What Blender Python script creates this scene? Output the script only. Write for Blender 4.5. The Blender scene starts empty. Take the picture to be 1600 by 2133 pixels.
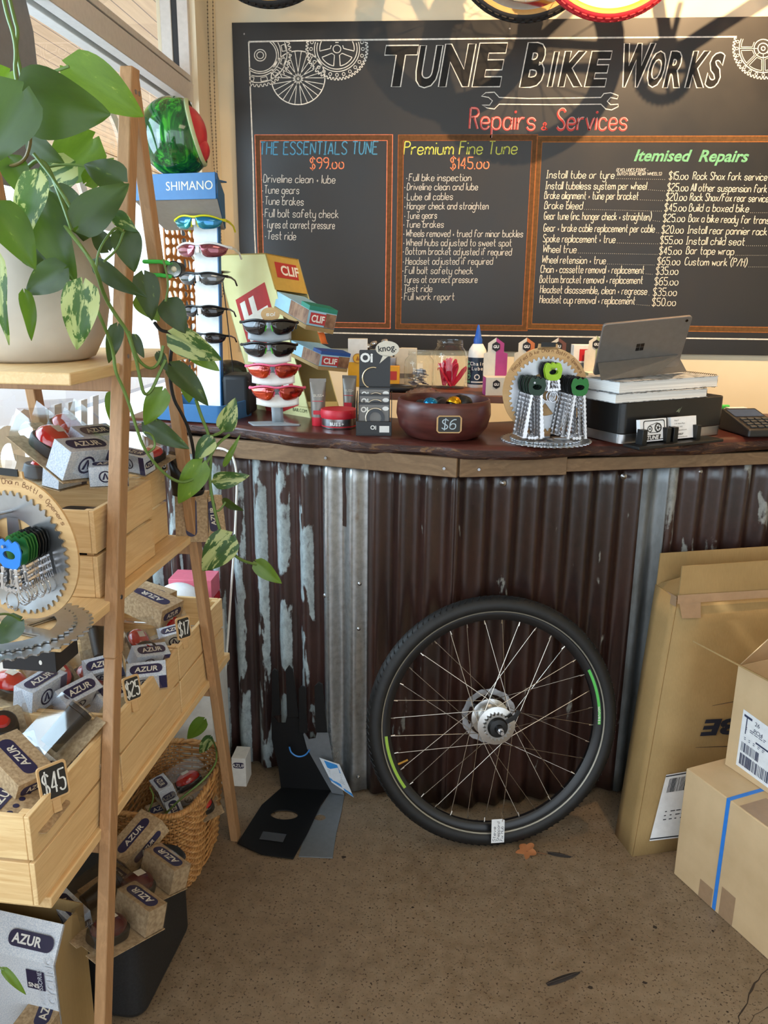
import bpy, bmesh, math, random
from mathutils import Matrix, Vector, Euler
PI = math.pi
random.seed(7)
scene = bpy.context.scene
COL = scene.collection

# ------------------------------------------------------------------ camera
PITCH, ROLL, YAW, EYE, FPX = math.radians(15.242), math.radians(0.655), math.radians(4.23), 1.53, 1720.0
_f = Vector((-math.sin(YAW)*math.cos(PITCH), math.cos(YAW)*math.cos(PITCH), -math.sin(PITCH)))
_r0 = Vector((math.cos(YAW), math.sin(YAW), 0)); _u0 = _r0.cross(_f)
_r = _r0*math.cos(ROLL) + _u0*math.sin(ROLL); _u = -_r0*math.sin(ROLL) + _u0*math.cos(ROLL)
CAM = Vector((0, 0, EYE))
cd = bpy.data.cameras.new('camera'); co = bpy.data.objects.new('camera', cd); COL.objects.link(co)
cd.sensor_fit = 'HORIZONTAL'; cd.sensor_width = 36.0; cd.lens = 36.0*FPX/1600.0; cd.clip_start = 0.02; cd.clip_end = 200
co.matrix_world = Matrix(((_r.x, _u.x, -_f.x, 0), (_r.y, _u.y, -_f.y, 0), (_r.z, _u.z, -_f.z, EYE), (0, 0, 0, 1)))
scene.camera = co

def at(px, py, x=None, y=None, z=None):
    """the real point seen at a pixel of the 1600x2133 photograph, on the plane x=, y= or z="""
    d = _f + _r*((px-800.0)/FPX) - _u*((py-1066.5)/FPX)
    if x is not None: t = (x-CAM.x)/d.x
    elif y is not None: t = (y-CAM.y)/d.y
    else: t = (z-CAM.z)/d.z
    return CAM + d*t
def on(px, py, o, n):
    d = _f + _r*((px-800.0)/FPX) - _u*((py-1066.5)/FPX)
    return CAM + d*((Vector(o)-CAM).dot(Vector(n))/d.dot(Vector(n)))
def pxl(p):
    v = Vector(p)-CAM; k = v.dot(_f); return (800+FPX*v.dot(_r)/k, 1066.5-FPX*v.dot(_u)/k, k)

# ------------------------------------------------------------------ world, lights, exposure
vs = scene.view_settings
vs.view_transform = 'Standard'; vs.look = 'None'; vs.gamma = 1.0; vs.use_curve_mapping = False
vs.exposure = -0.12
scene.cycles.use_denoising = True
scene.cycles.max_bounces = 8; scene.cycles.transparent_max_bounces = 24
scene.cycles.diffuse_bounces = 4; scene.cycles.glossy_bounces = 4; scene.cycles.transmission_bounces = 8
scene.cycles.sample_clamp_indirect = 6.0
W = bpy.data.worlds.new('sky'); scene.world = W; W.use_nodes = True
bg = W.node_tree.nodes['Background']; bg.inputs[0].default_value = (0.80, 0.90, 1.0, 1); bg.inputs[1].default_value = 2.6

def light(name, kind, loc, energy, color, aim=None, **k):
    l = bpy.data.lights.new(name, kind); l.energy = energy; l.color = color
    for a, v in k.items(): setattr(l, a, v)
    o = bpy.data.objects.new(name, l); COL.objects.link(o); o.location = loc
    if aim is not None: o.rotation_euler = (Vector(aim)-Vector(loc)).to_track_quat('-Z', 'Y').to_euler()
    return o
WARM = (1.0, 0.66, 0.35)
# ceiling spots over the shop floor, aimed at the menu board and the counter
light('ceiling_spot', 'SPOT', (1.02, 2.20, 3.18), 340, WARM, (1.0, 3.5, 2.0), spot_size=1.9, spot_blend=0.7, shadow_soft_size=0.012)
light('ceiling_spot', 'SPOT', (1.75, 2.40, 3.18), 26, WARM, (1.5, 3.5, 1.8), spot_size=1.7, spot_blend=0.6, shadow_soft_size=0.02)
light('ceiling_spot', 'SPOT', (-0.35, 2.35, 3.18), 12, WARM, (-0.3, 3.5, 2.2), spot_size=1.7, spot_blend=0.7, shadow_soft_size=0.03)
light('ceiling_fill', 'AREA', (0.9, 0.2, 3.15), 10, (1.0, 0.82, 0.60), (0.8, 0.6, 0), size=0.9)  # added warm fill from overhead, no fitting stands there
light('sun', 'SUN', (-6, -2, 8), 5.0, (1.0, 0.95, 0.86), (-2.4, -1.2, 3.6), angle=0.01)
# daylight entering through the glazed shop front on the left and the open door behind the camera
light('window_daylight', 'AREA', (-1.75, 0.1, 1.8), 42, (0.66, 0.84, 1.0), (-0.3, 1.5, 0.7), shape='RECTANGLE', size=1.8, size_y=1.5)
light('window_daylight', 'AREA', (-1.60, 1.80, 1.75), 40, (0.58, 0.80, 1.0), (0.2, 2.05, 0.6), shape='RECTANGLE', size=1.0, size_y=1.3)
light('doorway_daylight', 'AREA', (-0.9, -2.6, 1.6), 9, (0.75, 0.88, 1.0), (0.1, 2.0, 0.7), shape='RECTANGLE', size=1.6, size_y=2.0)

# ------------------------------------------------------------------ mesh builder
def frame(o, xd, yd):
    x = Vector(xd).normalized(); z = x.cross(Vector(yd)).normalized(); y = z.cross(x)
    return Matrix(((x.x, y.x, z.x, o[0]), (x.y, y.y, z.y, o[1]), (x.z, y.z, z.z, o[2]), (0, 0, 0, 1)))
def T(x, y, z): return Matrix.Translation((x, y, z))
def RX(a): return Matrix.Rotation(a, 4, 'X')
def RY(a): return Matrix.Rotation(a, 4, 'Y')
def RZ(a): return Matrix.Rotation(a, 4, 'Z')
_tc = {}
def text_geo(s, shear=0.0, bold=0.0, align='LEFT', outline=0.0):
    k = (s, shear, bold, align, outline)
    if k not in _tc:
        c = bpy.data.curves.new('t', 'FONT'); c.body = s; c.size = 1.0; c.shear = shear; c.offset = bold; c.align_x = align
        c.resolution_u = 3
        if outline: c.fill_mode = 'NONE'; c.bevel_depth = outline; c.bevel_resolution = 0
        o = bpy.data.objects.new('t', c); COL.objects.link(o); bpy.context.view_layer.update()
        m = bpy.data.meshes.new_from_object(o.evaluated_get(bpy.context.evaluated_depsgraph_get()))
        _tc[k] = ([v.co.copy() for v in m.vertices], [tuple(p.vertices) for p in m.polygons])
        bpy.data.objects.remove(o); bpy.data.curves.remove(c); bpy.data.meshes.remove(m)
    return _tc[k]

class MB:
    def __init__(s): s.v, s.f, s.m, s.M, s.mi, s.att = [], [], [], Matrix(), 0, None
    def add(s, vs, fs, M=None):
        b = len(s.v); X = s.M if M is None else s.M @ M
        s.v += [X @ Vector(p) for p in vs]; s.f += [tuple(b+i for i in f) for f in fs]; s.m += [s.mi]*len(fs); return s
    def box(s, c, d, M=None):
        x, y, z = d[0]/2, d[1]/2, d[2]/2; a, b, e = c
        vs = [(a+i*x, b+j*y, e+k*z) for i in (-1, 1) for j in (-1, 1) for k in (-1, 1)]
        return s.add(vs, [(0, 1, 3, 2), (4, 6, 7, 5), (0, 4, 5, 1), (2, 3, 7, 6), (0, 2, 6, 4), (1, 5, 7, 3)], M)
    def hexa(s, a, b):      # two quads of four points each (bottom ring, top ring)
        return s.add(list(a)+list(b), [(3, 2, 1, 0), (4, 5, 6, 7)]+[(i, (i+1) % 4, 4+(i+1) % 4, 4+i) for i in range(4)])
    def bar(s, p, q, w, h, up=(0, 0, 1)):
        p, q = Vector(p), Vector(q); d = (q-p); L = d.length; d.normalize(); u = Vector(up)
        x = d.cross(u).normalized(); y = x.cross(d)
        return s.add([p+x*(i*w/2)+y*(j*h/2)+d*k for k in (0, L) for i, j in ((-1, -1), (1, -1), (1, 1), (-1, 1))],
                     [(3, 2, 1, 0), (4, 5, 6, 7), (0, 1, 5, 4), (1, 2, 6, 5), (2, 3, 7, 6), (3, 0, 4, 7)])
    def lathe(s, prof, n=32, M=None, cap=True, a0=0.0, a1=2*PI):
        full = abs(a1-a0-2*PI) < 1e-6; N = n if full else n+1
        vs = [(r*math.cos(a0+(a1-a0)*i/n), r*math.sin(a0+(a1-a0)*i/n), z) for r, z in prof for i in range(N)]
        fs = []
        for j in range(len(prof)-1):
            for i in range(n):
                k = (i+1) % N; fs.append((j*N+i, j*N+k, (j+1)*N+k, (j+1)*N+i))
        if cap and full:
            if prof[0][0] > 1e-6: fs.append(tuple(range(N-1, -1, -1)))
            if prof[-1][0] > 1e-6: fs.append(tuple((len(prof)-1)*N+i for i in range(N)))
        return s.add(vs, fs, M)
    def cyl(s, p, q, r, r2=None, n=12):
        p, q = Vector(p), Vector(q); r2 = r if r2 is None else r2
        Q = (q-p).to_track_quat('Z', 'Y').to_matrix().to_4x4(); Q.translation = p
        return s.lathe([(r, 0), (r2, (q-p).length)], n, Q)
    def tube(s, pts, r, n=6, closed=False, cap=True):
        P = [Vector(p) for p in pts]; N = len(P); vs = []; up = None
        for i, p in enumerate(P):
            a = P[(i-1) % N] if (closed or i) else P[0]; b = P[(i+1) % N] if (closed or i < N-1) else P[-1]
            t = (b-a).normalized()
            if up is None: up = Vector((0, 0, 1)) if abs(t.z) < 0.9 else Vector((1, 0, 0))
            x = t.cross(up)
            if x.length < 1e-6: x = t.orthogonal()
            x.normalize(); y = x.cross(t).normalized(); up = y
            rr = r[i] if isinstance(r, (list, tuple)) else r
            vs += [p+x*(rr*math.cos(2*PI*k/n))+y*(rr*math.sin(2*PI*k/n)) for k in range(n)]
        fs = []
        for i in range(N if closed else N-1):
            j = (i+1) % N
            for k in range(n): fs.append((i*n+k, i*n+(k+1) % n, j*n+(k+1) % n, j*n+k))
        if cap and not closed: fs += [tuple(range(n-1, -1, -1)), tuple((N-1)*n+k for k in range(n))]
        return s.add(vs, fs)
    def ext(s, pts, d, M=None):      # extruded polygon: pts in local xy, thickness d along +z
        n = len(pts)
        return s.add([(x, y, 0) for x, y in pts]+[(x, y, d) for x, y in pts],
                     [tuple(range(n-1, -1, -1)), tuple(range(n, 2*n))]+[(i, (i+1) % n, n+(i+1) % n, n+i) for i in range(n)], M)
    def ringext(s, outer, inner, d, M=None):     # plate with one hole, same number of points in both outlines
        n = len(outer)
        vs = [(x, y, z) for z in (0, d) for L in (outer, inner) for x, y in L]; fs = []
        for i in range(n):
            j = (i+1) % n
            fs += [(i, n+i, n+j, j), (2*n+i, 2*n+j, 3*n+j, 3*n+i), (i, j, 2*n+j, 2*n+i), (n+i, 3*n+i, 3*n+j, n+j)]
        return s.add(vs, fs, M)
    def grid(s, fn, nu, nv, M=None, cu=False):
        vs = [fn(i/nu, j/nv) for j in range(nv+1) for i in range(nu+1)]
        return s.add(vs, [(j*(nu+1)+i, j*(nu+1)+i+1, (j+1)*(nu+1)+i+1, (j+1)*(nu+1)+i) for j in range(nv) for i in range(nu)], M)
    def ball(s, c, r, n=16, m=10, sc=(1, 1, 1), M=None, z0=-1.0, z1=1.0):
        a0, a1 = math.asin(z0), math.asin(z1)
        pr = [(math.cos(a0+(a1-a0)*j/m), math.sin(a0+(a1-a0)*j/m)) for j in range(m+1)]
        X = T(*c) @ Matrix.Diagonal((r*sc[0], r*sc[1], r*sc[2], 1))
        return s.lathe(pr, n, X if M is None else M @ X, cap=(abs(z0) < 1 or abs(z1) < 1))
    def text(s, t, size, M, sx=1.0, **k):
        v, f = text_geo(t, **k); return s.add(v, f, M @ Matrix.Diagonal((size*sx, size, size, 1)))
    def rect(s, M, w, h, x=0.0, y=0.0, z=0.0):
        return s.add([(x, y, z), (x+w, y, z), (x+w, y+h, z), (x, y+h, z)], [(0, 1, 2, 3)], M)
    def build(s, name, mat, parent=None, bevel=0.0, smooth=35.0, world=False, seg=2, sub=0):
        me = bpy.data.meshes.new(name); V = s.v
        if world and parent is not None:
            X = Matrix(); p = parent
            while p is not None: X = p.matrix_basis @ X; p = p.parent
            X = X.inverted(); V = [X @ v for v in V]
        me.from_pydata([tuple(v) for v in V], [], s.f)
        for m in (mat if isinstance(mat, (list, tuple)) else [mat]): me.materials.append(m)
        if any(s.m): me.polygons.foreach_set('material_index', s.m)
        bm = bmesh.new(); bm.from_mesh(me); bmesh.ops.remove_doubles(bm, verts=bm.verts, dist=1e-6)
        bmesh.ops.recalc_face_normals(bm, faces=bm.faces); bm.to_mesh(me); bm.free()
        if smooth:
            me.polygons.foreach_set('use_smooth', [True]*len(me.polygons)); me.set_sharp_from_angle(angle=math.radians(smooth))
        me.update()
        o = bpy.data.objects.new(name, me); COL.objects.link(o)
        if parent is not None: o.parent = parent
        if bevel:
            b = o.modifiers.new('bevel', 'BEVEL'); b.width = bevel; b.segments = seg; b.limit_method = 'ANGLE'; b.angle_limit = math.radians(40)
        if sub:
            b = o.modifiers.new('subsurf', 'SUBSURF'); b.levels = sub; b.render_levels = sub
        return o
def rrect(w, h, r, n=4, x=0.0, y=0.0):
    P = []
    for cx, cy, a in ((w/2-r, h/2-r, 0), (-w/2+r, h/2-r, 90), (-w/2+r, -h/2+r, 180), (w/2-r, -h/2+r, 270)):
        for i in range(n+1):
            t = math.radians(a+90*i/n); P.append((x+cx+r*math.cos(t), y+cy+r*math.sin(t)))
    return P
def circ(r, n=24, x=0.0, y=0.0, a0=0.0): return [(x+r*math.cos(a0+2*PI*i/n), y+r*math.sin(a0+2*PI*i/n)) for i in range(n)]
def gear(r, ro, teeth, n=8):
    P = []
    for i in range(teeth):
        for k, q in ((0, r), (.25, ro), (.45, ro), (.7, r)):
            a = 2*PI*(i+k)/teeth; P.append((q*math.cos(a), q*math.sin(a)))
    return P

def tag(o, label, cat, group=None):
    o['label'] = label; o['category'] = cat
    if group: o['group'] = group
    return o
def thing(name, label, cat, M=None, group=None):
    o = bpy.data.objects.new(name, None); COL.objects.link(o); o.empty_display_size = 0.05
    if M is not None: o.matrix_basis = M if isinstance(M, Matrix) else Matrix.Translation(M)
    return tag(o, label, cat, group)
def struct(o): o['kind'] = 'structure'; return o
def dup(root, M, label, group=None):
    r = root.copy(); COL.objects.link(r); r.matrix_basis = M; r['label'] = label
    if group: r['group'] = group
    for ch in [c for c in ALL_CHILDREN.get(root.name, [])] or list(root.children):
        c = ch.copy(); COL.objects.link(c); c.parent = r
        for g in list(ch.children):
            d = g.copy(); COL.objects.link(d); d.parent = c
    return r
ALL_CHILDREN = {}

# ------------------------------------------------------------------ materials
def srgb(r, g, b):
    f = lambda c: (c/255.0/12.92) if c/255.0 <= 0.04045 else ((c/255.0+0.055)/1.055)**2.4
    return (f(r), f(g), f(b), 1.0)
_mc = {}
class NT:
    def __init__(s, m): s.t = m.node_tree; s.N = s.t.nodes; s.L = s.t.links; s.b = s.N['Principled BSDF']; s.out = s.N['Material Output']
    def n(s, t, **k):
        o = s.N.new(t)
        for a, v in k.items():
            if a.startswith('i_'): o.inputs[a[2:].replace('_', ' ')].default_value = v
            else: setattr(o, a, v)
        return o
    def l(s, a, b): s.L.new(a, b)
    def coords(s, scale=(1, 1, 1), kind='Object', rot=(0, 0, 0)):
        c = s.n('ShaderNodeTexCoord'); m = s.n('ShaderNodeMapping'); m.inputs['Scale'].default_value = scale; m.inputs['Rotation'].default_value = rot
        s.l(c.outputs[kind], m.inputs[0]); return m.outputs[0]
    def noise(s, vec, scale, detail=4, rough=0.55, dist=0.0):
        n = s.n('ShaderNodeTexNoise'); n.inputs['Scale'].default_value = scale; n.inputs['Detail'].default_value = detail
        n.inputs['Roughness'].default_value = rough; n.inputs['Distortion'].default_value = dist
        if vec is not None: s.l(vec, n.inputs['Vector'])
        return n.outputs['Fac']
    def ramp(s, fac, stops, interp='LINEAR'):
        r = s.n('ShaderNodeValToRGB'); r.color_ramp.interpolation = interp; e = r.color_ramp.elements
        while len(e) < len(stops): e.new(0.5)
        for q, (p, c) in zip(e, stops): q.position = p; q.color = c if len(c) == 4 else (*c, 1)
        s.l(fac, r.inputs[0]); return r.outputs[0]
    def mix(s, fac, a, b, mode='MIX'):
        m = s.n('ShaderNodeMix', data_type='RGBA', blend_type=mode)
        for v, i in ((fac, 0), (a, 6), (b, 7)):
            if isinstance(v, (int, float)): m.inputs[i].default_value = v
            elif isinstance(v, tuple): m.inputs[i].default_value = v
            else: s.l(v, m.inputs[i])
        return m.outputs[2]
    def math(s, op, a, b=0.5):
        m = s.n('ShaderNodeMath', operation=op)
        for i, v in enumerate((a, b)):
            if isinstance(v, (int, float)): m.inputs[i].default_value = v
            else: s.l(v, m.inputs[i])
        return m.outputs[0]
    def col(s, c): s.l(c, s.b.inputs['Base Color'])
    def bump(s, h, strength=0.3, dist=0.002):
        b = s.n('ShaderNodeBump'); b.inputs['Strength'].default_value = strength; b.inputs['Distance'].default_value = dist
        s.l(h, b.inputs['Height']); s.l(b.outputs[0], s.b.inputs['Normal'])
def newmat(name, rough=0.5, metal=0.0, color=(0.8, 0.8, 0.8, 1)):
    m = bpy.data.materials.new(name); m.use_nodes = True; t = NT(m)
    t.b.inputs['Base Color'].default_value = color; t.b.inputs['Roughness'].default_value = rough; t.b.inputs['Metallic'].default_value = metal
    return m, t
def flat(r, g, b, rough=0.55, metal=0.0, coat=0.0, vary=0.06):
    """plain paint, plastic, paper or metal with a faint surface variation"""
    k = (r, g, b, rough, metal, coat)
    if k not in _mc:
        m, t = newmat('plain_%d_%d_%d' % (r, g, b), rough, metal, srgb(r, g, b)); c = srgb(r, g, b)
        n = t.noise(t.coords(), 60, 2)
        t.col(t.ramp(n, [(0.25, tuple(x*(1-vary) for x in c[:3])), (0.75, tuple(min(1, x*(1+vary)) for x in c[:3]))]))
        if coat: t.b.inputs['Coat Weight'].default_value = coat; t.b.inputs['Coat Roughness'].default_value = 0.05
        _mc[k] = m
    return _mc[k]
def wood(name, light_c, dark_c, axis='X', scale=1.0, rough=0.5, knots=True):
    m, t = newmat(name, rough)
    st = {'X': (0.6, 9, 9), 'Y': (9, 0.6, 9), 'Z': (9, 9, 0.6)}[axis]
    v = t.coords(tuple(a*scale for a in st)); n1 = t.noise(v, 2.2, 5, 0.6, 1.2); n2 = t.noise(t.coords(tuple(a*scale*4 for a in st)), 6, 3, 0.6)
    c = t.ramp(n1, [(0.30, light_c), (0.52, tuple((a+b)/2 for a, b in zip(light_c, dark_c))), (0.56, light_c), (0.75, dark_c)])
    c = t.mix(0.22, c, t.ramp(n2, [(0.35, dark_c), (0.65, light_c)]))
    t.col(c); t.bump(n2, 0.15, 0.001); return m
def L3(r, g, b): return srgb(r, g, b)[:3]
PINE = wood('pine', L3(234, 202, 150), L3(202, 158, 102), 'Y', 1.0, 0.5)
PINE_X = wood('pine_end', L3(236, 204, 150), L3(200, 152, 96), 'X', 1.0, 0.5)
LEGW = wood('acacia_leg', L3(182, 140, 98), L3(144, 106, 70), 'Z', 1.0, 0.5)
TRIMW = wood('raw_trim_board', L3(136, 108, 78), L3(96, 72, 50), 'X', 0.8, 0.7)
DARKW = wood('red_gum_slab', L3(88, 44, 36), L3(48, 22, 18), 'X', 0.5, 0.28)
BARKW, _t = newmat('live_edge_bark', 0.5)
_n = _t.noise(_t.coords((3, 8, 14)), 5, 6, 0.65, 1.0); _t.col(_t.ramp(_n, [(0.3, L3(34, 18, 14)), (0.55, L3(66, 36, 26)), (0.66, L3(120, 84, 48)), (0.8, L3(70, 40, 28))])); _t.bump(_n, 0.8, 0.01)
PLY = wood('plywood', L3(206, 168, 116), L3(182, 140, 90), 'X', 0.7, 0.6)
CARD, _t = newmat('cardboard', 0.8, 0, srgb(176, 138, 88)); _n = _t.noise(_t.coords((1, 1, 1)), 9, 5); _n2 = _t.noise(_t.coords((200, 200, 4)), 2, 2)
_t.col(_t.mix(0.25, _t.ramp(_n, [(0.3, L3(152, 124, 78)), (0.7, L3(170, 140, 92))]), _t.ramp(_n2, [(0.3, L3(146, 118, 74)), (0.7, L3(172, 142, 94))])))
CARD2, _t = newmat('pale_cardboard', 0.8, 0, srgb(196, 164, 120)); _n = _t.noise(_t.coords((1, 1, 1)), 9, 5)
_t.col(_t.ramp(_n, [(0.3, L3(204, 174, 132)), (0.7, L3(220, 190, 148))]))
KRAFT, _t = newmat('kraft_card', 0.8, 0); _n = _t.noise(_t.coords(), 160, 3); _t.col(_t.ramp(_n, [(0.35, L3(150, 124, 92)), (0.65, L3(186, 160, 124))]))
TAPE = flat(168, 138, 108, 0.25)
BLACK = flat(9, 9, 10, 0.45); BLACKG = flat(6, 6, 7, 0.12); RUBBER = flat(20, 20, 21, 0.7)
WHITE = flat(232, 230, 224, 0.55); OFFW = flat(214, 206, 188, 0.6); PAPER = flat(236, 238, 240, 0.7)
CHROME = flat(205, 205, 208, 0.12, 1.0); STEEL = flat(168, 168, 170, 0.3, 1.0); ALU = flat(190, 190, 192, 0.35, 1.0); GREY = flat(120, 118, 116, 0.4)
RED = flat(190, 30, 34, 0.3); NAVY = flat(34, 38, 92, 0.5); BLUE = flat(36, 116, 190, 0.4)
def clear(name, col=(1, 1, 1, 1), rough=0.04, ior=1.45, tint=1.0, refl=0.0):
    m = bpy.data.materials.new(name); m.use_nodes = True; t = NT(m); t.N.remove(t.b)
    tr = t.n('ShaderNodeBsdfTransparent'); tr.inputs[0].default_value = col
    gl = t.n('ShaderNodeBsdfGlossy'); gl.inputs['Roughness'].default_value = rough; gl.inputs[0].default_value = (1, 1, 1, 1)
    lw = t.n('ShaderNodeLayerWeight'); lw.inputs[0].default_value = 0.5; mx = t.n('ShaderNodeMixShader')
    f0 = ((ior-1)/(ior+1))**2+refl; f = t.math('ADD', t.math('MULTIPLY', t.math('POWER', lw.outputs['Facing'], 4.0), 0.75), f0)
    t.l(f, mx.inputs[0]); t.l(tr.outputs[0], mx.inputs[1]); t.l(gl.outputs[0], mx.inputs[2]); t.l(mx.outputs[0], t.out.inputs[0]); return m
GLASS = clear('window_glass', (0.97, 0.99, 0.98, 1), 0.01, 1.25)
PLASTIC = clear('clear_plastic', (0.93, 0.94, 0.95, 1), 0.06, 1.4, refl=0.05)
JARGL = clear('jar_glass', (0.93, 0.95, 0.94, 1), 0.03, 1.45, refl=0.02)
# ================================================================== STRUCTURE
XL, YW, HC = -0.95, 3.50, 3.25        # left shop-front plane, rear wall plane, ceiling height
FLOORM, _t = newmat('concrete_floor', 0.55)
_v = _t.coords(); _n1 = _t.noise(_v, 2.2, 6, 0.6, 0.4); _n2 = _t.noise(_v, 28, 4, 0.6); _n3 = _t.noise(_v, 150, 3, 0.7)
_c = _t.ramp(_n1, [(0.30, L3(112, 92, 70)), (0.5, L3(132, 112, 88)), (0.7, L3(144, 124, 100))])
_c = _t.mix(0.35, _c, _t.ramp(_n2, [(0.35, L3(104, 84, 62)), (0.65, L3(150, 130, 106))]))
_sp = _t.ramp(_n3, [(0.585, (0, 0, 0)), (0.63, (1, 1, 1))]); _c = _t.mix(_sp, _c, srgb(66, 48, 34))
_vo = _t.n('ShaderNodeTexVoronoi'); _vo.inputs['Scale'].default_value = 46; _t.l(_v, _vo.inputs['Vector'])
_sp2 = _t.ramp(_vo.outputs['Distance'], [(0.09, (1, 1, 1)), (0.16, (0, 0, 0))]); _c = _t.mix(_t.math('MULTIPLY', _sp2, _t.ramp(_n2, [(0.52, (0, 0, 0)), (0.58, (1, 1, 1))])), _c, srgb(52, 40, 30))
_t.col(_c); _t.l(_t.ramp(_n2, [(0.3, (0.42,)*3), (0.7, (0.62,)*3)]), _t.b.inputs['Roughness']); _t.bump(_n2, 0.12, 0.002)
CREAM, _t = newmat('cream_wall_paint', 0.6); _n = _t.noise(_t.coords(), 3, 4); _t.col(_t.ramp(_n, [(0.3, L3(222, 208, 178)), (0.7, L3(230, 218, 190))]))
_t.bump(_t.noise(_t.coords(), 120, 3), 0.08, 0.001)
FRAMEM = flat(206, 200, 194, 0.4, 0.15); FRAMED = flat(40, 40, 42, 0.6); CEILM = flat(206, 198, 184, 0.8)
m = MB(); m.box((0.6, 0.6, -0.05), (3.7, 7.0, 0.1)); floor = struct(m.build('floor', FLOORM, smooth=0))
crk = MB()
def floor_strip(pts, w, z=0.0006):
    P = [at(x, y, z=0) for x, y in pts]
    for i in range(len(P)-1):
        a, b = P[i], P[i+1]; d = (b-a).normalized(); nrm = Vector((-d.y, d.x, 0)); wa, wb = (w[i], w[i+1]) if isinstance(w, list) else (w, w)
        crk.add([a+nrm*wa, a-nrm*wa, b-nrm*wb, b+nrm*wb], [(0, 1, 2, 3)], T(0, 0, z))
floor_strip([(1602, 2017), (1586, 2030), (1580, 2042), (1572, 2048), (1566, 2062), (1560, 2072), (1557, 2090), (1546, 2106), (1538, 2118), (1541, 2128), (1536, 2136)], [.0008, .001, .0012, .002, .0028, .0014, .001, .0018, .0012, .0008, .001])
floor_strip([(1604, 2095), (1585, 2108), (1572, 2114), (1566, 2126), (1556, 2138)], .0005)
for (x, y, r) in ((1364, 1931, .007), (1343, 2047, .006), (1230, 2057, .006), (1485, 1939, .004), (1317, 1957, .004), (1374, 2067, .003), (716, 1785, .009), (676, 1797, .004), (860, 1890, .004), (930, 1840, .003)):
    p = at(x, y, z=0.0005); crk.add([(p.x+r*random.uniform(.6, 1.2)*math.cos(a*PI/5), p.y+r*random.uniform(.5, 1)*math.sin(a*PI/5), .0005) for a in range(10)], [tuple(range(10))])
crk.build('crack', flat(58, 46, 36, 0.8), floor, smooth=0)
m = MB(); m.box((0.75, YW+.0625, HC/2), (3.6, .12, HC)); struct(m.build('wall_back', CREAM, smooth=0))
m = MB(); m.box((2.35, 1.1, HC/2), (.1, 4.9, HC)); struct(m.build('wall_right', CREAM, smooth=0))
m = MB(); m.box((0.6, 0.6, HC+.05), (3.8, 7.0, .1)); struct(m.build('ceiling', CEILM, smooth=0))
# left shop front: cream pier at the corner, low wall, glazing between
YJ = 3.225
m = MB(); m.box((XL-.05, (YJ+YW)/2, HC/2), (.14, YW-YJ, HC)); m.box((XL-.10, -.0, .28), (.12, 2*YJ, .56))
m.box((XL-.05, 0, HC-.1), (.14, 2*YJ, .2)); struct(m.build('wall_left', CREAM, smooth=0))
m = MB(); m.box((XL-.002, 3.34, HC/2), (.03, .10, HC)); struct(m.build('trim_1', CREAM, bevel=.004))
win = struct(thing('window_1', 'x', 'x', (XL-.05, 1.5, .56)))
for k in ('label', 'category'): del win[k]
GX = XL-.05; zr0, zr1 = 2.165, 2.226
m = MB()
for dx in (-.0305, .0305): m.box((GX+dx, YJ-.012, 1.85), (.039, .024, 2.6))            # jamb either side of the glazing channel
m.box((GX, YJ-.006, 1.85), (.1, .012, 2.6))
m.box((GX, 0, zr1-.012), (.1, 2*YJ, .024))                                           # transom
for dx in (-.0305, .0305): m.box((GX+dx, 0, (zr0+zr1)/2), (.039, 2*YJ, zr1-zr0))
for dx in (-.0305, .0305): m.box((GX+dx, 0, zr1+.018), (.039, 2*YJ, .02))
m.box((GX-.04, 0, .585), (.11, 2*YJ, .05)); m.box((GX, 0, 3.03), (.1, 2*YJ, .05))
m.box((GX, -.9, 1.85), (.1, .05, 2.6))
f = m.build('frame', FRAMEM, win, bevel=.002, world=True)
m = MB(); m.box((GX, YJ-.014, 1.85), (.02, .006, 2.58)); m.box((GX, 0, zr0+.03), (.02, 2*YJ-.03, .012)); m.build('glazing_seal', FRAMED, win, world=True)
m = MB(); m.add([(GX, y, z) for y in (-YJ+.02, YJ-.02) for z in (.59, 2.18, 2.21, 3.02)], [(0, 4, 5, 1), (2, 6, 7, 3)]); m.build('glass', GLASS, win, world=True, smooth=0)
# vinyl lettering on the glass, read from the street
m = MB()
VINYL = flat(236, 238, 236, 0.5)
GM = lambda px, py, s: (frame(at(px, py, x=GX+.0045), (0, 1, 0), (0, 0, 1)))
for ch, px, py, s in (('W', 262, 938, .15), ('O', 28, 985, .19)):
    m.text(ch, s, GM(px, py, s) , sx=-1.0 if ch == 'W' else 1, bold=.03)
for k, (px, py) in enumerate(((95, 925), (122, 912), (150, 905), (176, 898), (200, 888))):
    m.add([(-.02, 0, 0), (.02, 0, 0), (.035, .085, 0), (-.005, .085, 0)], [(0, 1, 2, 3)], GM(px, py, 1))
M0 = GM(18, 955, 1); m.ringext(circ(.075, 30), circ(.035, 30), .0004, M0)
M0 = GM(215, 335, 1); m.ringext(circ(.19, 40), circ(.155, 40), .0004, M0)
M0 = GM(225, 330, 1)
m.build('window_lettering', VINYL, win, world=True, smooth=0)
m = MB(); m.ext([(-.2, -.26), (.12, -.26), (.14, -.1), (.13, .1), (.09, .2), (.0, .24), (-.2, .24)], .0004, GM(20, 135, 1))
m.build('window_decal', flat(120, 124, 130, 0.5), win, world=True, smooth=0)
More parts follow.
